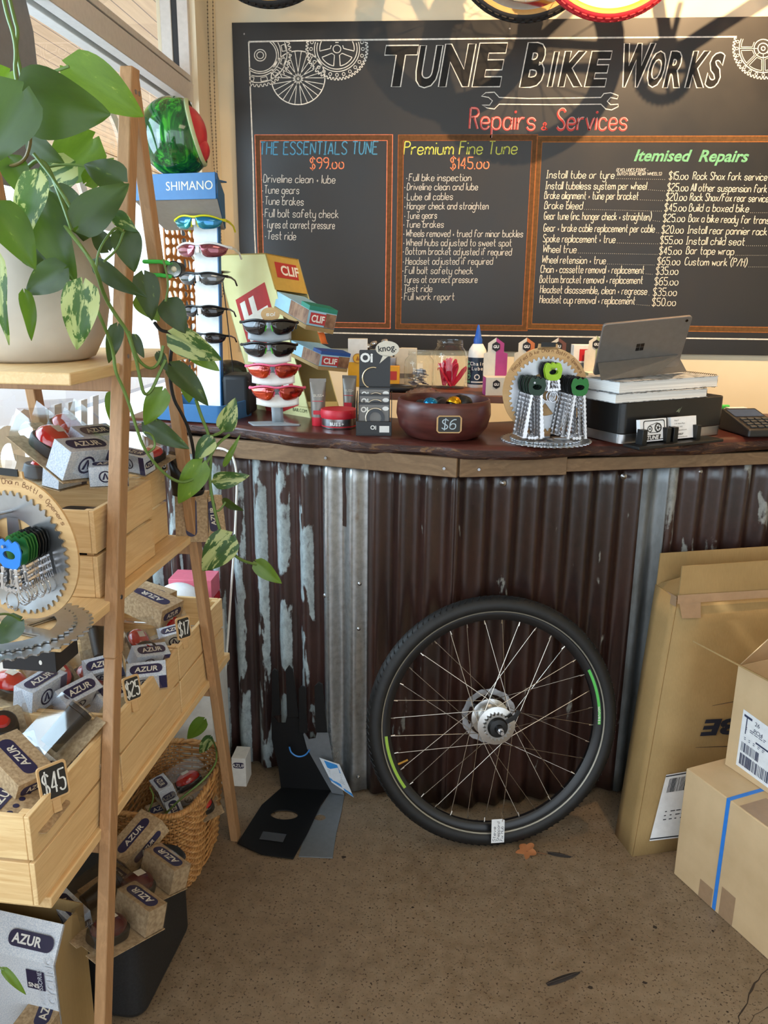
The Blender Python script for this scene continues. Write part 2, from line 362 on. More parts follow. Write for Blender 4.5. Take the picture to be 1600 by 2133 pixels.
# street outside: soffit boards of the verandah, its beam, footpath, road edge
SOFF, _t = newmat('soffit_boards', 0.5)
_v = _t.coords(); _sx = _t.n('ShaderNodeSeparateXYZ'); _t.l(_v, _sx.inputs[0]); _fr = _t.math('FRACT', _t.math('MULTIPLY', _sx.outputs[0], 9.0))
_gap = _t.math('LESS_THAN', _fr, 0.06); _n = _t.noise(_t.coords((9, .6, 9)), 3, 4)
_t.col(_t.mix(_gap, _t.ramp(_n, [(0.3, L3(206, 164, 120)), (0.7, L3(230, 192, 146))]), srgb(110, 74, 48)))
m = MB(); m.box((-3.6, 5.0, 2.95), (5.0, 18, .04)); struct(m.build('trim_2', SOFF, smooth=0))['label'] = 'timber board soffit outside'
m = MB(); m.box((-3.9, 5.0, 2.80), (.14, 18, .24)); struct(m.build('trim_3', flat(206, 184, 150, 0.6), smooth=0))
PATHM, _t = newmat('footpath', 0.8); _n = _t.noise(_t.coords(), 3, 4); _t.col(_t.ramp(_n, [(0.3, L3(170, 164, 156)), (0.7, L3(200, 196, 190))]))
m = MB(); m.box((-3.2, 1.2, -.08), (4.2, 12, .06)); struct(m.build('footpath', PATHM, smooth=0))
m = MB(); m.box((-15, 3, -.2), (19.5, 34, .06)); struct(m.build('road', flat(150, 150, 154, 0.85), smooth=0))
HEDGE, _t = newmat('hedge', 0.8); _n = _t.noise(_t.coords(), 6, 5); _t.col(_t.ramp(_n, [(0.35, L3(96, 110, 84)), (0.65, L3(150, 160, 120))]))
m = MB()
random.seed(3)
def hump(u, v):
    a = u*PI; return (-12-1.4*math.cos(a)+.15*random.uniform(-1, 1), -8+v*26, 1.25*math.sin(a)*(1+.18*random.uniform(-1, 1)))
m.grid(hump, 14, 70); h = m.build('hedge', HEDGE, smooth=80); tag(h, 'green hedge across the street beyond the shop window', 'hedge')
# ================================================================== STROKE LETTERING (hand-drawn chalk)
GLY = {k: v for k, v in (e.split('=', 1) for e in '''
a=46 37 17 06 04 13 33 45/47 44 43;b=0a 03/05 17 37 46 44 33 13 04;c=46 37 17 06 04 13 33 44;d=4a 43/46 37 17 06 04 13 33 44
e=05 45 46 37 17 06 04 13 33 44;f=49 3a 2a 19 13/07 37;g=46 37 17 06 04 13 33 44/47 41 30 10 01;h=0a 03/05 17 37 46 43
i=07 03/09;j=27 21 10 00/29;k=0a 03/37 05/15 43;l=0a 03;m=07 03/05 17 27 36 33/35 47 57 66 63;n=07 03/05 17 37 46 43
o=27 17 06 04 13 33 44 46 37 17;p=07 00/06 17 37 46 44 33 13 04;q=46 37 17 06 04 13 33 44/47 40;r=07 03/05 17 37
s=46 37 17 06 15 35 44 33 13 04;t=1a 14 23 33/07 37;u=07 04 13 33 44/47 43;v=07 23/47 23;w=07 13/13 26/26 43/43 57
x=07 43/47 03;y=07 04 13 33 44/47 41 30 10 01;z=07 47/47 03/03 43
A=03 2a/2a 43/15 35;B=03 0a 2a 39 38 27 07/07 37 46 44 33 03;C=49 3a 1a 08 05 13 33 44;D=03 0a 2a 48 45 33 03
E=0a 03/0a 4a/07 37/03 43;F=0a 03/0a 4a/07 37;G=49 3a 1a 08 05 13 33 44 46/46 26;H=0a 03/4a 43/07 47;I=1a 13/0a 2a/03 23
J=3a 34 23 13 04;K=0a 03/4a 06/16 43;L=0a 03/03 43;M=03 0a/0a 36/36 6a/6a 63;N=03 0a/0a 43/43 4a;O=2a 1a 08 05 13 33 45 48 3a 2a
P=0a 03/0a 3a 49 48 37 07;R=0a 03/0a 3a 49 48 37 07/27 43;S=49 3a 1a 09 08 17 36 45 44 33 13 04;T=2a 23/0a 4a
U=0a 05 13 33 45 4a;V=0a 23/23 4a;W=0a 13/13 38/38 53/53 6a;X=0a 43/4a 03;Y=0a 27/4a 27/27 23
0=2a 1a 08 05 13 23 33 45 48 3a 2a;1=08 1a/1a 13;2=09 1a 3a 49 48 05 03/03 43;3=0a 3a 49 38 27 17/27 37 46 44 33 13 04
4=3a 05/05 45/3a 33;5=4a 0a/0a 07 17 37 46 44 33 13 04;6=4a 2a 08 05 04 13 33 44 46 37 17 05;7=0a 4a/4a 13
8=2a 1a 09 08 17 36 45 44 33 13 04 05 16 37 48 49 3a 2a;9=48 37 17 08 09 1a 3a 49 48 45 23
$=49 3a 1a 09 08 17 36 45 44 33 13 04/2b 22;.=03;,=14 02;+=16 14/05 25;(=2b 08 05 22;)=0b 28 25 02;/=03 4a;&=44 13 04 05 38 39 2a 19 18 43;*=16;-=05 25;'=1a 18
'''.replace('\n', ';').split(';') if e)}
def chaikin(P):
    if len(P) < 3: return P
    Q = [P[0]]
    for a, b in zip(P, P[1:]): Q += [(a[0]*.75+b[0]*.25, a[1]*.75+b[1]*.25), (a[0]*.25+b[0]*.75, a[1]*.25+b[1]*.75)]
    return Q+[P[-1]]
def glyph(ch):
    S = []; w = 0
    for st in GLY[ch].split('/') if ch != '/' else ['03 4a']:
        P = [(int(c[0]), int(c[1], 16)-3) for c in st.split()]; w = max([w]+[p[0] for p in P]); S.append(chaikin(chaikin(P)))
    return S, w
def ribbon(mb, P, hw, M, closed=False):
    """flat chalk line through local points P"""
    if len(P) == 1:
        x, y = P[0]; mb.add([(x+hw*1.3*math.cos(a*PI/3), y+hw*1.3*math.sin(a*PI/3), 0) for a in range(6)], [tuple(range(6))], M); return
    N = len(P); vs = []
    for i, p in enumerate(P):
        a = P[i-1] if (i or closed) else p; b = P[(i+1) % N] if (i < N-1 or closed) else p
        dx, dy = b[0]-a[0], b[1]-a[1]; l = math.hypot(dx, dy) or 1; vs += [(p[0]-dy/l*hw, p[1]+dx/l*hw, 0), (p[0]+dy/l*hw, p[1]-dx/l*hw, 0)]
    K = N if closed else N-1
    mb.add(vs, [(2*i, 2*i+1, 2*((i+1) % N)+1, 2*((i+1) % N)) for i in range(K)], M)
def strokes(mb, s, M, w=None, cap=1.0, hw=.05, shear=0.08, dots=False):
    """write s on the local xy plane; capital height cap, total width w"""
    S, x = [], 0
    for ch in s:
        if ch == ' ': x += 3.0; continue
        g, gw = glyph(ch)
        for P in g: S.append([(x+a+b*shear, b) for a, b in P])
        x += gw+1.5
    sy = cap/7.0; sx = sy if w is None else w/max(x-1.5, .1)
    for P in S: ribbon(mb, [(a*sx, b*sy) for a, b in P], hw, M)
    return x*sx

# ================================================================== MENU BOARD
CHALKB, _t = newmat('chalkboard', 0.5); _n = _t.noise(_t.coords((1, 1, .7)), 3, 5, .6)
_t.col(_t.ramp(_n, [(0.3, L3(25, 24, 22)), (0.7, L3(36, 33, 30))])); _t.l(_t.ramp(_n, [(.3, (.34,)*3), (.7, (.46,)*3)]), _t.b.inputs['Roughness'])
BY = 3.486
a = at(483, 49.5, y=BY); b = at(1450, 738, y=BY); BX0, BZ1, BZ0 = a.x, a.z+.004, b.z; BX1 = BX0+2.44
board = thing('menu_chalkboard', 'large black chalkboard price menu fixed to the cream wall behind the counter', 'chalkboard', ((BX0+BX1)/2, YW, BZ0))
m = MB(); m.box(((BX0+BX1)/2, (BY+YW)/2, (BZ0+BZ1)/2), (BX1-BX0, YW-BY, BZ1-BZ0)); m.build('panel', CHALKB, board, bevel=.001, world=True)
for px, py in ((509, 71), (1062, 60)): p = at(px, py, y=BY); m = MB(); m.cyl(p, p+Vector((0, -.002, 0)), .004, .003, 8); m.build('screw', STEEL, board, world=True)
def chalk(r, g, b): 
    k = ('chalk', r, g, b)
    if k not in _mc:
        mm, t = newmat('chalk_%d_%d_%d' % (r, g, b), .9); n = t.noise(t.coords((1, 1, 1)), 90, 3)
        c = srgb(r, g, b); t.col(t.ramp(n, [(.3, tuple(v*.7 for v in c[:3])), (.6, c)])); _mc[k] = mm
    return _mc[k]
CW = chalk(226, 224, 216)
YC = BY-.0007
def bm(px, py, k=0): p = at(px, py, y=YC-k*.0002); return (p.x, p.z)
BM = frame((0, YC, 0), (1, 0, 0), (0, 0, 1)); BM2 = frame((0, YC-.0004, 0), (1, 0, 0), (0, 0, 1))
def line(mb, s, x0, y0, x1, y1, cap, hw=.0011, shear=.1):
    p, q = at(x0, y0, y=YC), at(x1, y1, y=YC); d = q-p
    strokes(mb, s, frame(p, d, (0, 0, 1)), d.length, (at(x0, y0-cap, y=YC)-p).length, hw, shear)
def poly(mb, pts, hw, M=BM, closed=False): ribbon(mb, [bm(*p) for p in pts], hw, M, closed)
m = MB()
poly(m, [(518, 87), (660, 84), (1000, 80.5), (1400, 77.5), (1535, 76.5)], .0028)
poly(m, [(518, 87), (522, 200), (527, 330), (530, 480), (536, 600), (541, 690)], .0026)
poly(m, [(541, 690), (700, 693.5), (900, 697.5), (1428, 704.5), (1750, 709)], .0026)
m.build('border_line', CW, board, world=True, smooth=0)
# doodles: chainrings and a spoked wheel, cut off by the border
m = MB()
def arcp(cx, cy, r, a0=0, a1=360, n=60, rf=None):
    return [(cx+(rf(i) if rf else r)*math.cos(math.radians(a0+(a1-a0)*i/n)), cy+(rf(i) if rf else r)*math.sin(math.radians(a0+(a1-a0)*i/n))) for i in range(n+1)]
def clipped(P, hw, ok):
    run = []
    for p in P+[None]:
        if p is not None and ok(p): run.append(p)
        else:
            if len(run) > 1: poly(m, run, hw)
            run = []
okL = lambda p: p[1] > 86 and p[0] > 519
okR = lambda p: p[1] > 79
def teeth(r, a): return lambda i: r+a*(1 if (i % 4) in (1, 2) else 0)
for r in (7, 12, 34, 38): clipped(arcp(542, 115, r), .0016, okL)
for r in (47, 60): clipped(arcp(538, 112, r), .0016, okL)
clipped(arcp(538, 112, 66, n=200, rf=teeth(64, 5)), .0016, okL)
for k in range(12):
    a = k*30+10; clipped(arcp(538, 112, 50, a, a+14, 8)+arcp(538, 112, 58, a+14, a, 8)+arcp(538, 112, 50, a, a+1, 1), .0013, okL)
m.build('chainring_drawing', CW, board, world=True, smooth=0); m = MB()
clipped(arcp(621, 162, 56), .002, lambda p: True); clipped(arcp(621, 164, 6, n=16), .0016, lambda p: True); clipped(arcp(621, 164, 2, n=8), .0016, lambda p: True)
for k in range(26):
    a = math.radians(k*360/26); b = a+math.radians(22 if k % 2 else -22)
    poly(m, [(621+5*math.cos(b), 164+5*math.sin(b)), (621+55*math.cos(a), 162+55*math.sin(a))], .0012)
m.build('wheel_drawing', CW, board, world=True, smooth=0); m = MB()
for r in (8, 42, 47): clipped(arcp(702, 102, r), .0016, okL)
clipped(arcp(702, 102, 60, n=220, rf=teeth(60, 5)), .0017, okL)
for k in range(24): clipped(arcp(702+54*math.cos(k*PI/12), 102+54*math.sin(k*PI/12), 3.2, n=10), .0012, okL)
for k in range(5):
    a = 54+k*72; clipped(arcp(702, 102, 36, a-25, a+25, 12)+[(702+14*math.cos(math.radians(a+14)), 102+14*math.sin(math.radians(a+14))), (702+14*math.cos(math.radians(a-14)), 102+14*math.sin(math.radians(a-14)))]+arcp(702, 102, 36, a-25, a-24, 1), .0016, okL)
m.build('chainring_drawing', CW, board, world=True, smooth=0); m = MB()
for r in (4, 11, 19, 50): clipped(arcp(1590, 101, r), .0017, okR)
clipped(arcp(1590, 101, 60, n=220, rf=teeth(59, 5)), .0017, okR)
for k in range(24): clipped(arcp(1590+55*math.cos(k*PI/12), 101+55*math.sin(k*PI/12), 2.8, n=10), .0012, okR)
for k in range(8):
    a = k*45+4; clipped(arcp(1590, 101, 46, a, a+36, 10)+[(1590+23*math.cos(math.radians(a+32)), 101+23*math.sin(math.radians(a+32))), (1590+23*math.cos(math.radians(a+4)), 101+23*math.sin(math.radians(a+4)))]+arcp(1590, 101, 46, a, a+1, 1), .0013, okR)
    poly(m, [(1590+12*math.cos(math.radians(a-4)), 101+12*math.sin(math.radians(a-4))), (1590+50*math.cos(math.radians(a-4)), 101+50*math.sin(math.radians(a-4)))], .0011) if math.sin(math.radians(a-4)) > -.3 else None
m.build('chainring_drawing', CW, board, world=True, smooth=0); m = MB()
wr = [(1003, 200), (1012, 193), (1030, 192), (1040, 203), (1100, 205), (1200, 204), (1252, 203), (1258, 195), (1272, 193), (1288, 199), (1286, 206), (1272, 203), (1265, 211), (1272, 218), (1288, 217), (1288, 222), (1274, 229), (1262, 227), (1252, 217), (1150, 218), (1040, 217), (1030, 227), (1015, 225), (1004, 219), (1020, 219), (1026, 210), (1018, 203)]
poly(m, wr, .0018, closed=True)
m.build('spanner_drawing', CW, board, world=True, smooth=0)
# shop title: outlined sloping capitals with a darker smudged fill
mo, mf = MB(), MB()
TB = 186.0
for ch, x0, x1, top, bot in (('T', 792, 872, 95, 181), ('U', 862, 922, 95, 183), ('N', 914, 990, 92, 181), ('E', 984, 1056, 90, 181), ('B', 1083, 1142, 89, 182), ('I', 1141, 1162, 108, 181), ('K', 1163, 1224, 107, 181), ('E', 1218, 1272, 107, 181), ('W', 1281, 1360, 91, 182), ('O', 1343, 1388, 107, 182), ('R', 1381, 1428, 107, 183), ('K', 1427, 1478, 107, 183), ('S', 1467, 1507, 110, 183)):
    p, q, t = at(x0, bot, y=YC), at(x1, bot, y=YC), at(x0, top, y=YC); H = (t-p).length; Wd = q.x-p.x
    v, f = text_geo(ch, 0.0, .045, 'LEFT', 0.0); xs = [a.x for a in v]; ys = [a.y for a in v]; gw, gh = max(xs)-min(xs), max(ys)-min(ys)
    sh = .16; sx = (Wd-.001-abs(sh)*H)/gw; sy = H/gh
    X = Matrix(((sx, sh*sy, 0, p.x-min(xs)*sx), (0, 0, -1, YC), (0, sy, 0, p.z-min(ys)*sy), (0, 0, 0, 1)))
    mf.add(v, f, X @ T(0, 0, .0001))
    # outline from the glyph's boundary edges
    cnt = {}
    for fc in f:
        for i in range(len(fc)): e = tuple(sorted((fc[i], fc[(i+1) % len(fc)]))); cnt[e] = cnt.get(e, 0)+1
    adj = {}
    for (i, j), c in cnt.items():
        if c == 1: adj.setdefault(i, []).append(j); adj.setdefault(j, []).append(i)
    seen = set()
    for s0 in adj:
        if s0 in seen: continue
        lp, cur, prv = [s0], s0, None
        while True:
            seen.add(cur); nx = [j for j in adj[cur] if j != prv and (j not in seen)]
            if not nx: break
            prv, cur = cur, nx[0]; lp.append(cur)
        cx = sum(v[i].x for i in lp)/len(lp)
        ribbon(mo, [(v[i].x*sx+v[i].y*sy*sh+p.x-min(xs)*sx, (v[i].y-min(ys))*sy+p.z) for i in lp], .0021, BM2, True)
mo.build('title_lettering', CW, board, world=True, smooth=0); mf.build('title_shading', chalk(30, 29, 28), board, world=True, smooth=0)
for s, x0, x1, hh_, hw_ in (('Repairs', 978, 1114, 43, .0042), ('Services', 1160, 1305, 43, .0042), ('&', 1128, 1140, 16, .0022)):
    m = MB(); line(m, s, x0, 268 if x0 < 1000 else 271, x1, 271, hh_, hw_, .02); m.build('heading_lettering', chalk(214, 76, 70), board, world=True, smooth=0)
for s, x0, x1 in (('Repairs', 979, 1115), ('Services', 1161, 1306)):
    m = MB(); p, q = at(x0, 268, y=YC-.0004), at(x1, 270, y=YC-.0004); strokes(m, s, frame(p, q-p, (0, 0, 1)), (q-p).length, (at(x0, 225, y=YC-.0004)-p).length, .0010, .02)
    m.build('heading_highlight', chalk(230, 190, 184), board, world=True, smooth=0)
# price boxes drawn in orange
def cbox(x0, y0, x1, y1, wpx, fill, edge, right=True, name='price_box'):
    tl, br = bm(x0, y0), bm(x1, y1); w = (bm(x0+wpx, y0)[0]-tl[0]); d = .0018
    m = MB(); m.mi = 0
    L, Tt, R_, B = tl[0], tl[1], br[0], br[1]
    for (a, b, c, e) in ((L, B, L+w, Tt), (R_-w, B, R_, Tt), (L+w, Tt-w, R_-w, Tt), (L+w, B, R_-w, B+w)):
        m.add([(a, b, 0), (c, b, 0), (c, e, 0), (a, e, 0)], [(0, 1, 2, 3)], BM)
    m.mi = 1
    for k in (0, w):
        ribbon(m, [(L+k, B+k), (R_-k, B+k), (R_-k, Tt-k), (L+k, Tt-k)], d, BM2, True)
    m.build(name, [fill, edge], board, world=True, smooth=0)
SMUD = chalk(92, 60, 34); SAL = chalk(226, 130, 96)
cbox(531, 281, 813, 684, 11, SMUD, SAL); cbox(830, 281, 1098, 689, 11, chalk(92, 62, 32), chalk(150, 88, 46)); cbox(1119, 284, 1700, 694, 11, chalk(98, 68, 34), chalk(156, 98, 46))
m = MB(); line(m, 'THE ESSENTIALS TUNE', 541, 322, 786, 321, 26, .0022, .12); m.build('heading_lettering', chalk(78, 150, 190), board, world=True, smooth=0)
m = MB(); line(m, '$99.oo', 646, 352, 716, 351, 23, .0021, .05); m.build('price_lettering', chalk(232, 138, 100), board, world=True, smooth=0); m = MB(); line(m, '$145.oo', 938, 352, 1018, 351, 24, .0021, .05); m.build('price_lettering', chalk(232, 138, 100), board, world=True, smooth=0)
m = MB(); line(m, 'Premium Fine Tune', 841, 322, 1076, 321, 27, .0021, .14); m.build('heading_lettering', chalk(204, 210, 96), board, world=True, smooth=0)
p, q = at(1319, 335, y=YC), at(1559, 337, y=YC)
v, f = text_geo('Itemised  Repairs', .28, .025); wd = max(a.x for a in v); w1 = max(a.x for a in text_geo('Itemised  ', .28, .025)[0])
for wd_, x_ in (('Itemised', 0), ('Repairs', wd-max(a.x for a in text_geo('Repairs', .28, .025)[0]))):
    m = MB(); v, f = text_geo(wd_, .28, .025); m.add(v, f, frame(p, q-p, (0, 0, 1)) @ Matrix.Diagonal(((q-p).length/wd, .058, 1, 1)) @ T(x_, 0, 0)); m.build('heading_lettering', chalk(116, 182, 140), board, world=True, smooth=0)
m = MB()
for s, x0, y0, x1, y1 in (('Driveline clean + lube', 549, 380, 698, 382), ('Tune gears', 551, 403, 623, 404), ('Tune brakes', 552, 426, 632, 428), ('Full bolt safety check', 552, 452, 705, 454), ('Tyres at correct pressure', 555, 475, 697, 477), ('Test ride', 557, 498, 616, 500)):
    line(m, s, x0, y0, x1, y1, 17, .00125); line(m, '*', x0-5, y0-1, x0-4, y0-1, 10, .0015)
m.build('service_list_lettering', chalk(214, 212, 206), board, world=True, smooth=0); m = MB()
for s, x0, y0, x1, y1 in (('Full bike inspection', 852, 377, 981, 377), ('Driveline clean and lube', 848, 396, 995, 396), ('Lube all cables', 848, 417, 943, 416), ('Hanger check and straighten', 848, 436, 1017, 436), ('Tune gears', 848, 456, 910, 455), ('Tune brakes', 846, 474, 924, 474), ('Wheels removed + trued for minor buckles', 846, 493, 1089, 494), ('Wheel hubs adjusted to sweet spot', 846, 512, 1065, 513), ('Bottom bracket adjusted if required', 845, 530, 1065, 532), ('Headset adjusted if required', 845, 551, 1026, 551), ('Full bolt safety check', 844, 570, 985, 571), ('Tyres at correct pressure', 841, 589, 994, 589), ('Test ride', 841, 608, 900, 608), ('Full work report', 842, 625, 946, 625)):
    line(m, s, x0, y0, x1, y1, 15, .0011); line(m, '*', x0-6, y0-1, x0-5, y0-1, 10, .0015)
m.build('service_list_lettering', chalk(214, 212, 206), board, world=True, smooth=0)
m = MB()
for s, x0, y0, x1, y1, pr, a0, a1, b0 in (('Install tube or tyre', 1138, 371, 1279, 372, '$15.oo', 1393, 374, 1433), ('Install tubeless system per wheel', 1136, 394, 1346, 395, '$25.oo', 1390, 398, 1433), ('Brake alignment + tune per bracket', 1134, 414, 1329, 416, '$20.oo', 1387, 418, 1430), ('Brake bleed', 1134, 435, 1213, 436, '$45.oo', 1384, 440, 1429), ('Gear tune (inc. hanger check + straighten)', 1133, 457, 1356, 459, '$25.oo', 1381, 462, 1426), ('Gear + brake cable replacement per cable', 1132, 482, 1363, 484, '$20.oo', 1378, 486, 1423), ('Spoke replacement + true', 1131, 504, 1281, 506, '$55.oo', 1375, 508, 1421), ('Wheel true', 1131, 526, 1200, 527, '$45.oo', 1373, 530, 1419), ('Wheel retension + true', 1129, 548, 1261, 550, '$65.oo', 1369, 552, 1416), ('Chain + cassette removal + replacement', 1126, 568, 1341, 570, '$35.oo', 1366, 572, 1412), ('Bottom bracket removal + replacement', 1124, 589, 1338, 591, '$65.oo', 1363, 594, 1412), ('Headset disassemble, clean + regrease', 1125, 610, 1347, 614, '$35.oo', 1360, 616, 1409), ('Headset cup removal + replacement', 1124, 631, 1322, 634, '$50.oo', 1358, 637, 1407)):
    line(m, s, x0, y0, x1, y1, 16, .00125); line(m, pr, a0, a1, b0, a1, 16, .0013, .05)
    x = x1+5
    while x < a0-4 and not s.startswith('Bottom'):
        t = (x-x1)/max(1, a0-x1); line(m, '.', x, y1+(a1-y1)*t, x+1, y1+(a1-y1)*t, 10, .0008); x += 4.2
m.build('price_list_lettering', chalk(230, 224, 208), board, world=True, smooth=0); m = MB()
line(m, '(EXCLUDES EBIKE +', 1284, 357, 1350, 357, 6, .0007); line(m, 'DUTCH BIKE REAR WHEELS)', 1286, 365, 1378, 365, 6, .0007); m.build('small_note_lettering', CW, board, world=True, smooth=0); m = MB()
for s, x0, y0, x1, y1, d in (('Rock Shox fork service', 1443, 374, 1597, 376, 0), ('All other suspension fork', 1439, 398, 1597, 401, 0), ('Rock Shox/Fox rear service', 1437, 418, 1600, 421, 0), ('Build a boxed bike', 1435, 440, 1559, 442, 1), ('Box a bike ready for transport', 1434, 462, 1630, 467, 0), ('Install rear pannier rack', 1432, 486, 1597, 490, 0), ('Install child seat', 1429, 509, 1550, 511, 1), ('Bar tape wrap', 1429, 529, 1528, 531, 1), ('Custom work (P/H)', 1426, 552, 1555, 555, 1)):
    line(m, s, x0, y0, x1, y1, 16, .00125); x = x1+5
    while d and x < 1640: line(m, '.', x, y1+1, x+1, y1+1, 10, .0008); x += 4.2
m.build('price_list_lettering', chalk(230, 224, 208), board, world=True, smooth=0)
# ball-chain loop of the roller blind, hanging at the corner
m = MB()
def cordpts(px, y0, y1, yy=3.30, n=40): return [at(px[0]+(px[1]-px[0])*i/n, y0+(y1-y0)*i/n, y=yy) for i in range(n+1)]
L = [at(431, -60, y=3.36), at(433, 60, y=3.36), at(440, 250, y=3.36), at(448, 380, y=3.36), at(456, 520, y=3.36), at(455, 618, y=3.36), at(460, 624, y=3.36), at(465, 612, y=3.36), at(462, 520, y=3.36), at(452, 350, y=3.36), at(447, 200, y=3.36), at(444, 60, y=3.36), at(443, -60, y=3.36)]
for a, b in zip(L, L[1:]):
    n = max(1, int((b-a).length/.012))
    for i in range(n): m.ball(a+(b-a)*(i/n), .0028, 5, 4)
m.tube(L, .0008, 4)
o = m.build('blind_chain', flat(120, 112, 100, .4, .5)); tag(o, 'thin beaded blind chain hanging in a loop beside the chalkboard', 'chain')
# ================================================================== COUNTER
CX0, CY0 = .03, 2.185                      # outer corner of the bent front
SL, SR = -.315, .30                        # plan slopes of the left and right faces
def face_y(x):
    d = x-CX0; a = (SR-SL)/2; b = (SR+SL)/2
    return CY0 + b*d + a*(math.sqrt(d*d+.0025)-.03)
ZT0, ZT1 = 1.088, 1.132                     # slab underside and top
def sheetmat(name, base, dark, patch, thr, scale, vary=.5, metal=0.0, rough=.30):
    """painted corrugated iron: rusty paint with the paint worn to bare zinc along the crests"""
    m, t = newmat(name, rough, metal)
    v = t.coords((1, 1, .35)); n1 = t.noise(v, 7, 5, .6, .5); n2 = t.noise(t.coords((1, 1, .42)), scale, 3, .5, .5); n3 = t.noise(t.coords((1, 1, .6)), 70, 4, .7)
    at_ = t.n('ShaderNodeAttribute'); at_.attribute_name = 'crest'
    c = t.ramp(n1, [(.3, dark), (.6, base), (.72, tuple(x*1.25 for x in base)), (.8, dark)]); c = t.mix(.3, c, t.ramp(n3, [(.35, dark), (.65, base)]))
    n4 = t.noise(t.coords((2.6, 2.6, .75)), scale, 3, .55, .4)
    k1 = t.ramp(t.math('ADD', at_.outputs['Fac'], t.math('MULTIPLY', n3, .3)), [(.50, (0, 0, 0)), (.58, (1, 1, 1))])
    k2 = t.ramp(t.math('ADD', n4, t.math('MULTIPLY', n3, .10)), [(thr, (0, 0, 0)), (thr+.03, (1, 1, 1))])
    msk = t.math('MULTIPLY', k1, k2)
    z = t.ramp(n3, [(.3, tuple(x*.55 for x in patch)), (.6, patch)])
    t.col(t.mix(msk, c, z)); t.l(t.mix(msk, (rough,)*3+(1,), (.42, .42, .42, 1)), t.b.inputs['Roughness']); t.bump(n3, .25, .002); t.b.inputs['Coat Weight'].default_value = .35; t.b.inputs['Coat Roughness'].default_value = .22
    return m
RUSTL = sheetmat('worn_painted_iron', L3(66, 42, 38), L3(34, 24, 23), L3(164, 176, 178), .535, 6)
RUSTR = sheetmat('rusty_painted_iron', L3(58, 35, 29), L3(24, 16, 14), L3(126, 124, 116), .72, 8)
RUSTS = sheetmat('streaked_painted_iron', L3(64, 40, 34), L3(32, 22, 20), L3(146, 146, 140), .62, 5)
ZINC, _t = newmat('galvanised_iron', .3, .85); _n = _t.noise(_t.coords((1, 1, .25)), 12, 5, .65, .4); _n2 = _t.noise(_t.coords(), 60, 3)
_t.col(_t.mix(.3, _t.ramp(_n, [(.26, L3(150, 128, 100)), (.36, L3(168, 168, 166)), (.7, L3(206, 214, 220))]), _t.ramp(_n2, [(.3, L3(96, 92, 86)), (.6, L3(190, 194, 196))])))
_t.l(_t.ramp(_n, [(.3, (.42,)*3), (.7, (.24,)*3)]), _t.b.inputs['Roughness']); _t.bump(_n2, .12, .001)
ZINC2, _t = newmat('dull_galvanised_iron', .45, .5); _n = _t.noise(_t.coords((1, 1, .3)), 14, 5, .65); _t.col(_t.ramp(_n, [(.3, L3(84, 84, 80)), (.55, L3(122, 126, 128)), (.75, L3(144, 150, 154))]))
counter = thing('shop_counter', 'bent shop counter clad in rusty corrugated iron sheets below a dark slab', 'counter', (CX0, CY0+.2, 0))
PIT, AMP = .0742, .0130
def sheet(name, x0, x1, mat, phase=0.0, off=0.0, z0=.012, z1=1.075, edge=0.0):
    m = MB(); n = max(4, int((x1-x0)/PIT*18)); cr = []
    nz = 14
    for j in range(nz+1):
        z = z0+(z1-z0)*j/nz
        for i in range(n+1):
            x = x0+(x1-x0)*i/n; s = math.sin(2*PI*(x-phase)/PIT); sl = SL if x < CX0 else SR; nx, ny = sl, -1.0; l = math.hypot(nx, ny)
            d = AMP*s+off+.0012*math.sin(9*x+5*z); m.v.append(Vector((x+nx/l*d, face_y(x)+ny/l*d, z))); cr.append((s+1)/2)
    for j in range(nz):
        for i in range(n): m.f.append((j*(n+1)+i, j*(n+1)+i+1, (j+1)*(n+1)+i+1, (j+1)*(n+1)+i)); m.m.append(0)
    me_v = len(m.v); o = m.build(name, mat, counter, world=True, smooth=80)
    a = o.data.attributes.new('crest', 'FLOAT', 'POINT')
    if len(o.data.vertices) == me_v: a.data.foreach_set('value', cr)
    s = o.modifiers.new('solidify', 'SOLIDIFY'); s.thickness = .0012
    return o
PH = .0
sheet('corrugated_sheet', -.95, -.335, RUSTL, -.345)
sheet('corrugated_sheet', -.345, -.215, ZINC, -.345, .004, .006)
sheet('corrugated_sheet', -.225, CX0, RUSTR, -.205); sheet('corrugated_sheet', CX0, .56, RUSTR, .03-.018)
sheet('corrugated_sheet', .535, .635, ZINC2, .552, .005, .010)
sheet('corrugated_sheet', .62, 1.55, RUSTS, .635)
m = MB()       # one worn brown strip of old paint left on the zinc sheet
m.grid(lambda u, v: (lambda x, z: (x, face_y(x)-.004-.0008-AMP*math.sin(2*PI*(x+.345)/PIT), z))(-.297+.020*u+.004*math.sin(v*7), .86+.20*v), 6, 8)
m.build('paint_strip', RUSTR, counter, world=True, smooth=80)
for px, py, d in ((737, 972, 0), (1048, 1007, 0), (1300, 993, 0), (1458, 983, 0), (749, 1217, .006), (747, 1311, .006), (679, 1242, .004), (732, 1250, .006), (746, 1620, .006), (1322, 1220, .004), (1306, 1405, .004), (1240, 1620, 0)):
    m = MB(); x = at(px, py, y=2.25).x
    for _ in range(4): p = at(px, py, y=face_y(x)-.012); x = p.x
    r = .006 if d != .006 or py in (1250,) else .004
    m.lathe([(r*1.5, 0), (r*1.5, .001), (r, .003), (r*.4, .0055), (0, .006)], 10, frame(p, (1, 0, 0), (0, 0, 1)) @ T(0, 0, -.004))
    m.build('roofing_screw', STEEL, counter, world=True)
